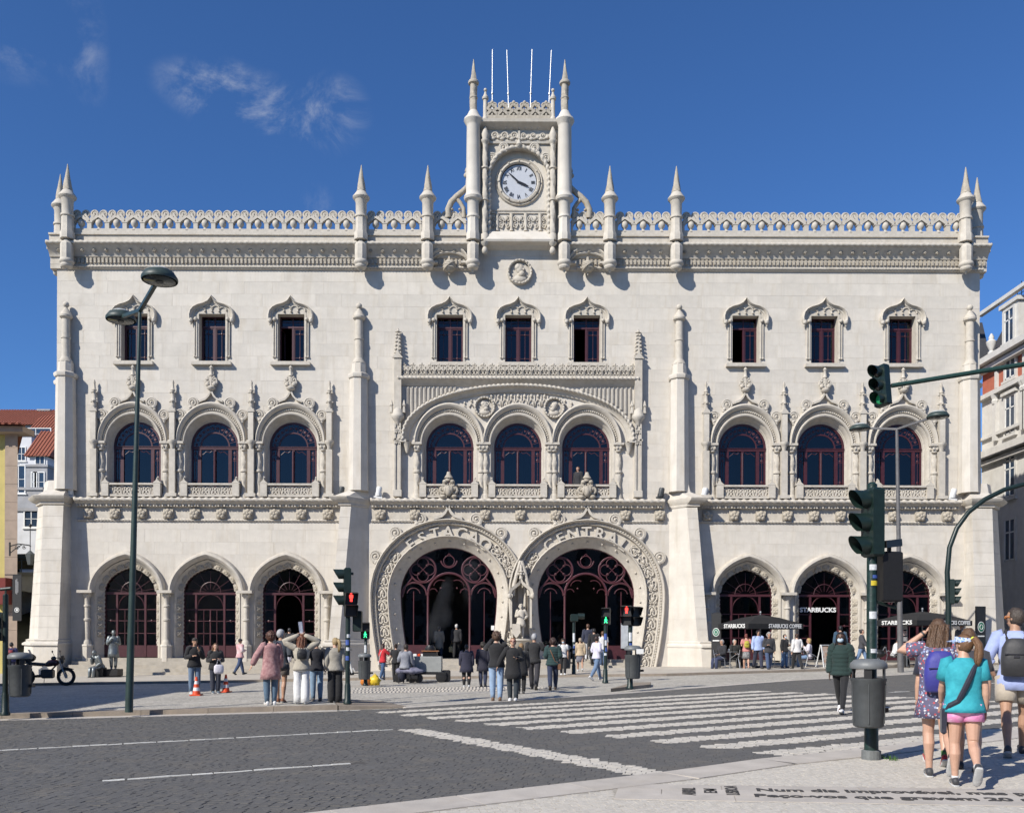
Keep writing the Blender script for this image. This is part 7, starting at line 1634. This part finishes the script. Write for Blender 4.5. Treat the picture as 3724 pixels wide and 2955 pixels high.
    if 'backpack' in X_:
        c,w,hgt=X_['backpack']; q=MB()
        q.loft([[UP@Vector((w*k*(abs(cos(a))**.6)*(1 if cos(a)>0 else -1),-.12-.0-e-.06+.075*k2*sin(a),z)) for a in [2*pi*i/20 for i in range(20)]] for z,k,k2 in ((1.40-hgt,.70,.6),(1.42-hgt,.95,1),(1.40-hgt*.6,1,1.15),(1.40-hgt*.25,.92,1.0),(1.385,.62,.7),(1.40,.3,.4))]); q.build('backpack',cloth(c,.6,bump=.25),t,smooth='all')
        q=MB()
        for sg in (-1,1): q.tube([UP@Vector(p) for p in ((sg*w*.55,-.14-e,1.36),(sg*.10,-.02,1.47+e),(sg*.12,.10+e,1.36),(sg*.155,.07+e,1.22),(sg*.17,-.05-e,1.12))],.014,6,flat=.6)
        q.build('strap',cloth(tuple(k*.6 for k in c),.7),t); q=MB(); q.tube([UP@Vector((w*.75*cos(a),-.265-e,1.40-hgt*.42+.0*sin(a))) for a in (pi,pi*.75,pi/2,pi*.25,0)],.006,5); q.bbox(-.03,.03,-.275-e,-.262-e,1.40-hgt*.58,1.40-hgt*.52,.002); q.build('backpack_trim',cloth((.012,.012,.02),.7),t)
    if 'crossbody' in X_:
        c,side=X_['crossbody']; q=MB(); n_=26; pts=[]
        for i in range(n_):
            a=2*pi*i/n_; r=.24; z=1.16+.30*cos(a); xx=-side*cos(a)*.13-.0+side*.04*sin(a)*0; yy=(.125+e)*sin(a); pts.append(UP@Vector((xx+ (side*.06 if cos(a)<-.7 else 0),yy-.005,z)))
        q.tube(pts,.036 if vox==NEAR else .02,8,True,flat=.9); q.build('strap',cloth(c,.7),t)
        q=MB(); k_=.55 if vox==NEAR else 1; q.bbox(side*.215-.05*k_,side*.215+.05*k_,-.12*k_-.02,.12*k_-.02,.90-(.20 if k_==1 else .30),.90,.02); q.xf(base); q.build('shoulder_bag',cloth(c,.6),t)
    if 'bag' in X_:
        c,hi,sz=X_['bag']; p=hands[hi]; q=MB(); q.loft([[Vector((p.x+w*sz*cos(a),p.y+.07*sz*sin(a)*d_,p.z-z*sz)) for a in [2*pi*i/16 for i in range(16)]] for z,w,d_ in ((.22,.12,.6),(.28,.19,1),(.50,.20,1.1),(.60,.16,.8))]); q.tube([Vector((p.x-.09*sz,p.y,p.z-.23*sz)),Vector((p.x-.02,p.y,p.z)),Vector((p.x+.02,p.y,p.z)),Vector((p.x+.09*sz,p.y,p.z-.23*sz))],.008,5); q.build('carried_bag',cloth(c,.7),t,smooth='all')
    if 'phone' in X_:
        p=(hands[0]+hands[1])/2 if X_['phone']=='both' else hands[1 if X_['phone'] is True else X_['phone']]; q=MB(); q.bbox(p.x-.038,p.x+.038,p.y-.005,p.y+.005,p.z-.02,p.z+.12,.004); q.build('phone',cloth((.012,.012,.014),.3),t)
    if 'waist' in X_: q=MB(); q.loft([[base@p for p in ringf(z,.182*f,.130*f,-.01,0)] for z in (.985,1.015)]); q.build('belt',cloth((.02,.018,.016),.5),t)
    return t,UP,HD,base,J,A,hands

DN=(.035,.06,.13); LJ=(.22,.32,.47); BLK=(.010,.010,.012); NVY=(.012,.014,.032); WH=(.66,.66,.67)
# ---- foreground walkers ----
navyblue=(.035,.035,.26)
def shirt_print(name,base,spots,sc,th):
    m=mat(name,base,.85,.05,6,.3,14); t=m.node_tree; n=t.nodes; l=t.links; b=n['Principled BSDF']; src=b.inputs['Base Color'].links[0].from_socket; tcn=n.new('ShaderNodeTexCoord')
    for i,c in enumerate(spots):
        mp=n.new('ShaderNodeMapping'); mp.inputs['Location'].default_value=(i*3.1,i*1.7,i*.9); l.new(tcn.outputs['Object'],mp.inputs[0]); v=n.new('ShaderNodeTexVoronoi'); v.inputs['Scale'].default_value=sc*(1-.12*i); l.new(mp.outputs[0],v.inputs[0])
        r=n.new('ShaderNodeMapRange'); r.inputs[1].default_value=th; r.inputs[2].default_value=th*.75; r.clamp=True; l.new(v.outputs['Distance'],r.inputs[0]); mx=n.new('ShaderNodeMix'); mx.data_type='RGBA'; l.new(r.outputs[0],mx.inputs[0]); l.new(src,mx.inputs[6]); mx.inputs[7].default_value=(*c,1); src=mx.outputs[2]
    l.new(src,b.inputs['Base Color']); return m
def remat(t,child,m):
    for c in t.children:
        if c.name.split('.')[0]==child: c.data.materials.clear(); c.data.materials.append(m)
r=person('boy in navy t-shirt and red shoes half hidden behind the floral tunic',3402,2776,2300,.1,'walk',('down','down'),NVY,'tshirt',(.03,.03,.05),'shorts',(.42,.015,.02),(.10,.055,.03),'short',vox=NEAR,wid=.92,extra={'sole':1})
t=r[0]; q=MB(); J=r[4]
for hp,kn,an,k in J: q.tube([an+(kn-an)*.03,an+(kn-an)*.22],[.040,.042],12)
q.build('sock',cloth((.12,.35,.06),.8,c2=(.01,.02,.01),scale=30),t,smooth='all')
r=person('woman in floral tunic with blue backpack shading her eyes with one hand',3412,2824,2250,.12,'lift',('brow','down'),(.14,.12,.20),'tunic',(.13,.11,.19),'none',(.045,.045,.05),(.11,.06,.032),'longwavy',vox=NEAR,yaw=.12,fat=.04,extra={'backpack':(navyblue,.17,.45),'sole':1},wid=1.0)
remat(r[0],'tunic',shirt_print('floral_cotton',(.11,.10,.17),[(.62,.62,.66),(.42,.07,.08),(.25,.30,.45)],26,.30))
q=MB(); b_=r[5][0]; q.tube([r[1]@(b_[1]+(b_[2]-b_[1])*.86),r[1]@(b_[1]+(b_[2]-b_[1])*.92)],.031,12); q.build('wristwatch',cloth((.03,.03,.03),.4),r[0])
r=person('girl in turquoise tie-dye t-shirt and pink shorts with blue sun visor',3505,2858,2306,.16,'lift',('fwd','down'),(.03,.42,.50),'tshirt',(.80,.22,.50),'minishorts',(.04,.04,.045),(.16,.08,.035),'pony',vox=NEAR,yaw=.75,fat=.09,wid=.98,extra={'crossbody':((.012,.014,.03),-1),'sole':1},face=True)
remat(r[0],'t_shirt',mat('tie_dye_turquoise',(.05,.46,.54),.85,.1,7,.3,14,col2=(.018,.27,.34))); remat(r[0],'shorts',cloth((.82,.16,.46),.8,c2=(.85,.60,.72),scale=7))
t,UP,HD=r[:3]; q=MB(); n_=26
q.loft([[HD@Vector((.083*cos(a)*k,.101*sin(a)*k-.004,z+.012*sin(a))) for a in [2*pi*i/n_ for i in range(n_)]] for z,k in ((.025,1.08),(.06,1.10),(.085,1.04))],caps=False)
rim=[HD@Vector((.090*cos(a),.104*sin(a)-.004,.05)) for a in [pi*i/16 for i in range(17)]]; out=[HD@Vector((.102*cos(a),.104*sin(a)+.115*sin(a)**.7,.030)) for a in [pi*i/16 for i in range(17)]]
q.add(rim+out,[(i,i+1,18+i,17+i) for i in range(16)]); q.add([p+Vector((0,0,.006)) for p in rim]+[p+Vector((0,0,.006)) for p in out],[(i,i+1,18+i,17+i) for i in range(16)]); q.build('sun_visor',shirt_print('visor_print',(.55,.62,.72),[(.05,.12,.45),(.12,.30,.60)],42,.38),t,smooth='all')
q=MB(); q.ell(HD@Vector((0,-.125,.066)),(.026,.02,.026),10,8); q.build('hair_tie',cloth((.65,.75,.05),.6),t)
q=MB()
for hp,kn,an,k in r[4]: q.tube([an+(kn-an)*.02,an+(kn-an)*.10],[.040,.040],12)
q.build('sock',cloth((.7,.7,.7),.8),t,smooth='all')
r=person('man in light blue shirt and beige shorts with black drawstring bag',3692,2746,2200,.05,'walk2',('pocket','down'),(.36,.43,.72),'shirt',(.48,.42,.34),'shorts',(.07,.06,.055),(.06,.045,.035),'short',TANS,vox=NEAR,yaw=.95,extra={'backpack':((.03,.03,.033),.16,.44),'glasses':cloth((.75,.24,.03),.3),'sole':1},face=True)
r=person('brown-haired child in dark clothes hidden behind the girl with the visor',3522,2800,2282,.1,'step',('down','down'),(.04,.04,.05),'tshirt',(.03,.03,.04),'shorts',(.03,.03,.035),(.13,.07,.035),'short',vox=NEAR,wid=.92)
r=person('woman in dark green puffer and white face mask stepping off the crossing',3058,2592,2288,pi-.15,'stride',('down','down'),(.009,.030,.026),'puffer',BLK,'leggings',(.78,.78,.80),(.010,.008,.008),'long',DKS,vox=.008,wid=.9,fat=-.06,extra={'mask':1,'sole':1,'phone':0})
# ---- waiting at the left kerb ----
R_=RA
r=person('grey-haired man in shorts and brown shoes behind the pink coat',1022,2553,2287,-.35,'contra',('bent','bent'),(.05,.06,.08),'shirt',(.12,.10,.09),'shorts',(.20,.07,.03),(.42,.42,.43),'short',TANS,vox=MID,yaw=-.6,hh=R_,face=True)
r=person('woman in pink striped coat and jeans seen from behind',985,2562,2297,.25,'stand',('side','down'),(.50,.30,.29),'coat',(.09,.15,.22),'jeans',(.72,.72,.72),(.09,.035,.02),'curly',vox=MID,hh=R_,top2=(.27,.12,.13),tscale=14)
r=person('woman in white trousers with black backpack and arms raised onto her head',1097,2559,2307,.05,'contra',('head','head'),(.42,.38,.31),'sweater',(.72,.72,.72),'wide',(.66,.66,.66),(.16,.055,.025),'longwavy',vox=MID,hh=R_,extra={'backpack':((.012,.012,.014),.125,.26)},fat=.02)
t,UP,HD=r[:3]; p=(r[6][0]+r[6][1])/2; q=MB(); q.add([p+Vector((-.05,0,.0)),p+Vector((.03,0,-.01)),p+Vector((-.0,-.01,.30)),p+Vector((-.09,-.02,.29)),p+Vector((.05,.03,.0)),p+Vector((.02,.03,.28))],[(0,1,2,3),(1,4,5,2)]); q.build('folded_leaflet',cloth((.6,.62,.68),.6,c2=(.3,.35,.5),scale=20),t)
r=person('man in navy polo and light jeans beside the white trousers',1152,2548,2322,.2,'contra',('hip','down'),(.012,.013,.02),'polo',(.20,.30,.42),'jeans',(.07,.07,.075),(.05,.035,.025),'short',TANS,vox=MID,hh=R_)
r=person('blonde woman in grey sweatshirt and wide black trousers at the signal post',1219,2553,2318,.1,'stand',('down','down'),(.34,.315,.27),'sweater',BLK,'wide',(.03,.03,.03),(.36,.26,.13),'pony',vox=MID,hh=R_,fat=.06,yaw=.5)
# ---- standing behind the cones ----
r=person('bearded man in black jacket and jeans behind the traffic cone',708,2522,2318,pi+.3,'contra',('chest','bent'),BLK,'jacket',(.13,.19,.28),'jeans',(.5,.5,.5),(.03,.02,.015),'cap',TANS,vox=MID,hh=R_)
r=person('woman in dark coat carrying a white cloth bag behind the cones',784,2520,2338,pi+.15,'stand',('bent','bent'),(.018,.018,.02),'jacket',(.025,.03,.05),'jeans',(.10,.14,.18),(.13,.065,.025),'long',vox=MID,hh=R_,extra={'bag':((.66,.64,.70),0,.85)},fat=.08)
r=person('man in red and white jacket walking up to the left arches',873,2452,2318,-1.0,'walk',('fwd','bent'),(.66,.66,.66),'jacket',DN,'jeans',(.06,.06,.06),(.03,.025,.03),'cap',TANS,vox=.013,top2=(.50,.02,.04),tscale=2.2,hh=SWH)
# ---- food cart group ----
r=person('woman in red jacket and jeans with white bag at the cart',1393,2470,2338,-1.1,'step',('bent','point'),(.52,.015,.025),'jacket',(.05,.10,.20),'jeans',(.7,.7,.7),(.05,.025,.018),'long',vox=.013,extra={'crossbody':((.62,.58,.55),-1)})
r=person('person in black t-shirt standing beside the chestnut cart',1440,2478,2340,-.4,'stand',('bent','bent'),BLK,'tshirt',BLK,'trousers',BLK,(.05,.03,.02),'bun',vox=.013)
sx=G(1470,2484); 
r=person('vendor in grey and navy sweatshirt sitting on a stool by the cart',1470,2484,2347,-.5,'sit',('bent','fwd'),(.10,.11,.15),'sweater',BLK,'trousers',BLK,(.03,.02,.015),'short',TANS,vox=.013,loc=(sx.x,sx.y+.25,sx.z+.12),h=1.72,top2=(.34,.35,.38),tscale=3,lean=.12)
t=thing('stool','thin black metal stool under the cart vendor','stool',(sx.x,sx.y+.25,sx.z)); MB().bbox(-.17,.17,-.17,.17,.50,.53,.01).build('seat',BLACKP,t)
for x in (-1,1):
    for y in (-1,1): MB().tube([(x*.20,y*.20,0),(x*.13,y*.13,.5)],.012,6).build('leg',BLACKP,t)
# ---- people going in and around the doors ----
def fl(px,Y,z): return ((px-CX)/F*Y,Y,z)
r=person('person in pale coat walking inside the left horseshoe door',1597,2400,2290,.1,'walk',('down','down'),(.42,.38,.30),'longcoat',(.03,.04,.07),'jeans',BLK,(.10,.09,.08),'short',vox=.014,loc=fl(1597,45.6,.52),H=1.62)
r=person('white-haired man in dark jacket entering the left horseshoe door',1660,2400,2278,-.1,'walk2',('down','down'),(.025,.025,.03),'jacket',BLK,'trousers',BLK,(.62,.62,.62),'short',vox=.014,loc=fl(1660,45.2,.52),H=1.72,extra={'bag':((.55,.42,.2),0,.8)})
r=person('heavy woman in navy coat and black tights facing the door',1697,2498,2342,.05,'contra',('down','down'),(.018,.018,.04),'coat',BLK,'leggings',(.55,.55,.55),BLK,'short',vox=MID,fat=.22,wid=1.1)
r=person('curly-haired woman in dark coat left of the man in pale jeans',1757,2496,2335,-.2,'stand',('down','down'),(.015,.015,.03),'coat',(.03,.04,.08),'jeans',BLK,(.025,.018,.012),'curly',vox=MID,fat=.05)
r=person('man in black sweater and pale jeans photographing the facade',1806,2547,2298,.0,'contra',('phone','phone'),BLK,'sweater',(.27,.38,.54),'jeans',(.16,.09,.05),(.09,.05,.03),'curly',vox=MID,nod=.25,wid=1.05,extra={'phone':'both'})
r=person('woman in black wearing sunglasses and looking down at her phone',1866,2547,2318,pi-.1,'contra',('bent','side'),BLK,'coat',(.03,.04,.05),'trousers',(.66,.66,.66),(.20,.09,.035),'bun',vox=MID,nod=-.25,extra={'glasses':cloth((.10,.01,.01),.2),'phone':0})
r=person('small fair-haired person in black behind the woman in sunglasses',1896,2520,2338,.1,'stand',('down','down'),BLK,'coat',BLK,'trousers',(.05,.05,.05),(.30,.18,.08),'bob',vox=MID)
r=person('grey-haired man in dark polo walking towards the doors',1943,2505,2298,-.1,'walk',('down','side'),(.018,.018,.02),'polo',(.03,.028,.035),'trousers',(.06,.05,.045),(.40,.40,.41),'short',TANS,vox=MID,extra={'waist':1},wid=1.08)
r=person('woman in dark green puffer jacket with brown shoulder bag',2011,2506,2317,.0,'walk2',('bent','bent'),(.012,.04,.04),'puffer',(.02,.03,.07),'jeans',(.06,.035,.02),(.045,.02,.015),'curly',vox=MID,extra={'crossbody':((.16,.07,.03),1)},fat=.06)
r=person('person in white t-shirt and face mask coming out of the door',2048,2453,2322,pi,'contra',('down','bent'),(.62,.62,.62),'tshirt',BLK,'trousers',(.7,.7,.7),(.02,.015,.012),'curly',TANS,vox=.013,extra={'mask':1},hh=SWH)
r=person('woman in beige puffer coat and grey skirt at the door steps',2110,2440,2316,.1,'walk',('down','down'),(.50,.39,.26),'puffer',(.16,.16,.19),'skirt',(.5,.5,.5),(.34,.27,.2),'short',TANS,vox=.013,hh=SWH,extra={'cap':1},fat=.05)
r=person('person in dark blue jacket going in through the right door',2138,2412,2300,0,'walk2',('down','down'),(.02,.025,.05),'jacket',(.60,.60,.60),'trousers',(.6,.6,.6),(.10,.05,.03),'short',vox=.014,loc=fl(2138,43.0,.50),H=1.74)
r=person('person in black coat on the steps behind the white shirt',2160,2430,2305,.1,'contra',('down','down'),BLK,'longcoat',BLK,'trousers',BLK,BLK,'short',vox=.014,loc=fl(2160,42.6,.26),H=1.74)
r=person('young man in white shirt and jeans looking at his phone by the steps',2170,2470,2308,-.9,'walk',('bent','bent'),(.62,.60,.72),'long',(.13,.20,.32),'jeans',(.6,.6,.62),(.03,.015,.012),'short',TANS,vox=.013,extra={'phone':0},hh=SWH*.5)
r=person('person in white top with jeans entering the right door',2192,2430,2306,0,'walk',('down','down'),(.6,.6,.6),'tshirt',(.08,.13,.24),'jeans',(.6,.6,.6),(.12,.06,.03),'short',vox=.014,loc=fl(2192,42.4,.20),H=1.70)
r=person('person in white trousers climbing into the left arch doorway',1052,2425,2325,.2,'walk2',('down','down'),(.03,.03,.035),'jacket',(.62,.60,.66),'trousers',(.5,.5,.5),BLK,'short',vox=.014,loc=fl(1052,42.6,.30),H=1.70)
# ---- cafe terrace ----
def seat(px,Y,lb,rz,**k):
    x=(px-CX)/F*Y; return person(lb,px,0,0,rz,'sit',loc=(x,Y,gz(x)+SWH),h=k.pop('h',1.72),vox=.014,**k)
seat(2626,39.8,'man in dark clothes sitting at the left end of the terrace',2.3,arms=('lap','lap'),top=(.02,.02,.025),bottom=(.03,.04,.09),bottom2=None) if False else seat(2626,39.8,'man in dark clothes sitting at the left end of the terrace',2.3,arms=('lap','lap'),top=(.02,.02,.025),bottom=(.03,.04,.09),hair=(.3,.3,.3),skin=TANS)
seat(2672,40.6,'grey-haired man in black sitting under the first umbrella',-2.6,arms=('lap','lap'),top=(.018,.018,.018),bottom=BLK,hair=(.4,.4,.4))
r=person('woman in pink top and black and white skirt with yellow backpack',2714,2430,2303,.15,'step',('bent','down'),(.55,.22,.20),'tshirt',(.45,.45,.45),'skirt',(.45,.2,.12),(.20,.06,.05),'bun',vox=.013,hh=SWH,bot2=(.02,.02,.02),extra={'backpack':((.42,.36,.03),.13,.34)})
r=person('grey-haired man in pale blue shirt walking past the cafe',2757,2433,2286,pi+.3,'walk',('down','down'),(.36,.45,.70),'long',(.025,.03,.06),'trousers',(.03,.025,.02),(.25,.24,.23),'short',TANS,vox=.012,hh=SWH*.5)
r=person('woman with grey curly hair in dark jacket walking past the cafe',2797,2436,2297,pi+.2,'walk2',('down','bent'),(.03,.03,.035),'jacket',(.05,.08,.16),'jeans',(.03,.03,.04),(.34,.33,.32),'curly',TANS,vox=.012,hh=SWH*.4)
r=person('person in black jacket with white mask beside the terrace chairs',2854,2428,2305,pi+.9,'contra',('bent','down'),BLK,'jacket',(.10,.18,.32),'jeans',(.05,.06,.10),(.02,.015,.012),'short',vox=.013,hh=SWH,extra={'mask':1})
r=person('woman in white sweater and black trousers facing the cafe',2898,2434,2300,.5,'walk',('down','bent'),(.68,.66,.65),'sweater',BLK,'trousers',BLK,(.06,.03,.02),'bun',vox=.012,hh=SWH*.4)
seat(2942,39.9,'blonde woman with sunglasses sitting in a pale top at the cafe',1.5,arms=('chest','lap'),top=(.62,.58,.64),bottom=(.14,.22,.36),hair=(.45,.30,.13),style='bob',shoe=(.7,.7,.7),extra={'glasses':1})
r=person('woman in dark vest pushing a stroller across the terrace',3134,2418,2298,-1.7,'walk',('fwd','fwd'),(.05,.05,.06),'long',(.14,.22,.36),'jeans',(.5,.5,.5),(.03,.02,.02),'bun',vox=.013,loc=fl(3134,40.2,gz(15.5)+SWH),H=1.66)
r=person('person in blue jacket behind the woman with the face mask',3052,2425,2285,.1,'step',('down','down'),(.03,.07,.12),'jacket',(.03,.04,.08),'trousers',BLK,BLK,'short',vox=.014,loc=fl(3056,39.6,gz(14.4)+SWH),H=1.80)
seat(3252,40.2,'man in white shirt sitting behind the slim lamp post',-1.5,arms=('lap','lap'),top=(.7,.7,.7),bottom=BLK,hair=(.03,.02,.02),lean=.25)
seat(3335,40.6,'person in grey sitting under the second umbrella',1.2,arms=('lap','lap'),top=(.12,.12,.13),bottom=BLK,hair=(.05,.03,.02))
r=person('man in sunglasses standing at the edge of the second umbrella',3497,2420,2262,pi-.3,'contra',('face','down'),(.10,.11,.14),'long',(.05,.06,.08),'trousers',BLK,(.06,.035,.02),'short',vox=.014,loc=fl(3497,39.4,gz(19.5)+SWH),H=1.82,extra={'glasses':1})
r=person('man in dark jumper at the open upper window',2100,0,0,pi-.6,'stand',('down','down'),(.02,.02,.024),'sweater',BLK,'trousers',BLK,(.10,.05,.03),'short',vox=.014,loc=fl(2100,YW+.20,Z(1822)),H=1.70)
r=person('walker in blue jacket and backpack beyond the left signal post',42,0,0,-.2,'walk',('down','down'),(.02,.025,.10),'jacket',(.02,.02,.04),'trousers',BLK,BLK,'short',vox=.014,loc=fl(42,41,gz(-22.5)),H=1.70,extra={'backpack':((.25,.02,.03),.13,.34)})
# ---- living statues and the king in the niche ----
SILV=mat('silver_body_paint',(.20,.22,.225),.35,.25,10,.3,40,metal=.55)
sx=fl(365,40.0,gz(-18.1)+SWH)
r=person('silver living statue sitting hunched on a box',365,0,0,2.2,'sit',('lap','face'),topk='jacket',botk='trousers',style='short',vox=.013,loc=(sx[0],sx[1],sx[2]),h=1.72,lean=.45,nod=-.4,allm=SILV)
t=thing('pedestal_box','dark box seat and low plinth of the silver street performers','box',(sx[0],sx[1],sx[2])); MB().bbox(-.2,.2,-.2,.2,.02,.44,.02).build('seat_box',BLACKP,t); MB().bbox(-.35,1.6,-.45,.9,-.12,.018,.01).build('plinth',DARK,t)
r=person('silver living statue standing in a long cloak',415,0,0,pi,'stand',('bent','chest'),topk='longcoat',botk='trousers',style='short',vox=.013,loc=fl(413,40.3,gz(-17.6)+SWH+.35),H=1.72,allm=SILV)
t=thing('statue_block','dark block under the standing silver performer','box',fl(413,40.3,gz(-17.6)+SWH)); MB().bbox(-.3,.3,-.3,.3,.03,.345,.02).build('block',BLACKP,t)
r=person('white stone figure with shield standing in the niche between the doors',0,0,0,pi,'contra',('hip','bent'),topk='coat',botk='trousers',style='curly',vox=.014,loc=(XC+nx,YW-.34,1.505),H=1.62,allm=CARV,name='statue',cat='statue')
q=MB(); q.prism([(-.20,.75),(.20,.75),(.22,.30),(0,.02),(-.22,.30)],.22,.28); q.build('shield',CARV,r[0],(.24,0,0)); q=MB(); q.ell((0,0,1.68),(.10,.11,.06),10,6); q.build('crown',CARV,r[0]); q=MB(); q.box(-.30,.30,-.22,.28,-.04,.0); q.build('base',CARV,r[0])
# smoke drifting from the stove
sv=bpy.data.materials.new('smoke'); sv.use_nodes=True; n=sv.node_tree.nodes; l=sv.node_tree.links; n.remove(n['Principled BSDF']); pv_=n.new('ShaderNodeVolumeScatter'); pv_.inputs['Color'].default_value=(.92,.94,1,1)
tcn=n.new('ShaderNodeTexCoord'); no=n.new('ShaderNodeTexNoise'); no.inputs['Scale'].default_value=2.6; no.inputs['Detail'].default_value=4; l.new(tcn.outputs['Generated'],no.inputs[0]); mr=n.new('ShaderNodeMapRange'); mr.inputs[1].default_value=.46; mr.inputs[2].default_value=.75; mr.inputs[4].default_value=.16; l.new(no.outputs[0],mr.inputs[0]); l.new(mr.outputs[0],pv_.inputs['Density']); l.new(pv_.outputs[0],n['Material Output'].inputs['Volume'])
p=G(1555,2478); b=MB(); b.tube([(0,0,1.35),(.15,.1,1.9),(.6,.2,2.6),(1.1,.3,3.4),(1.5,.4,4.4)],[.14,.32,.55,.70,.50],14); bm_=bmesh.new(); me_=b.mesh('smoke',sv); bm_.from_mesh(me_); bmesh.ops.recalc_face_normals(bm_,faces=bm_.faces); bm_.to_mesh(me_); bm_.free(); o=put('smoke',me_,None,(p.x+.05,p.y+.1,p.z)); stuff(o); o['label']='thin blue smoke rising from the chestnut stove'; o['category']='smoke'
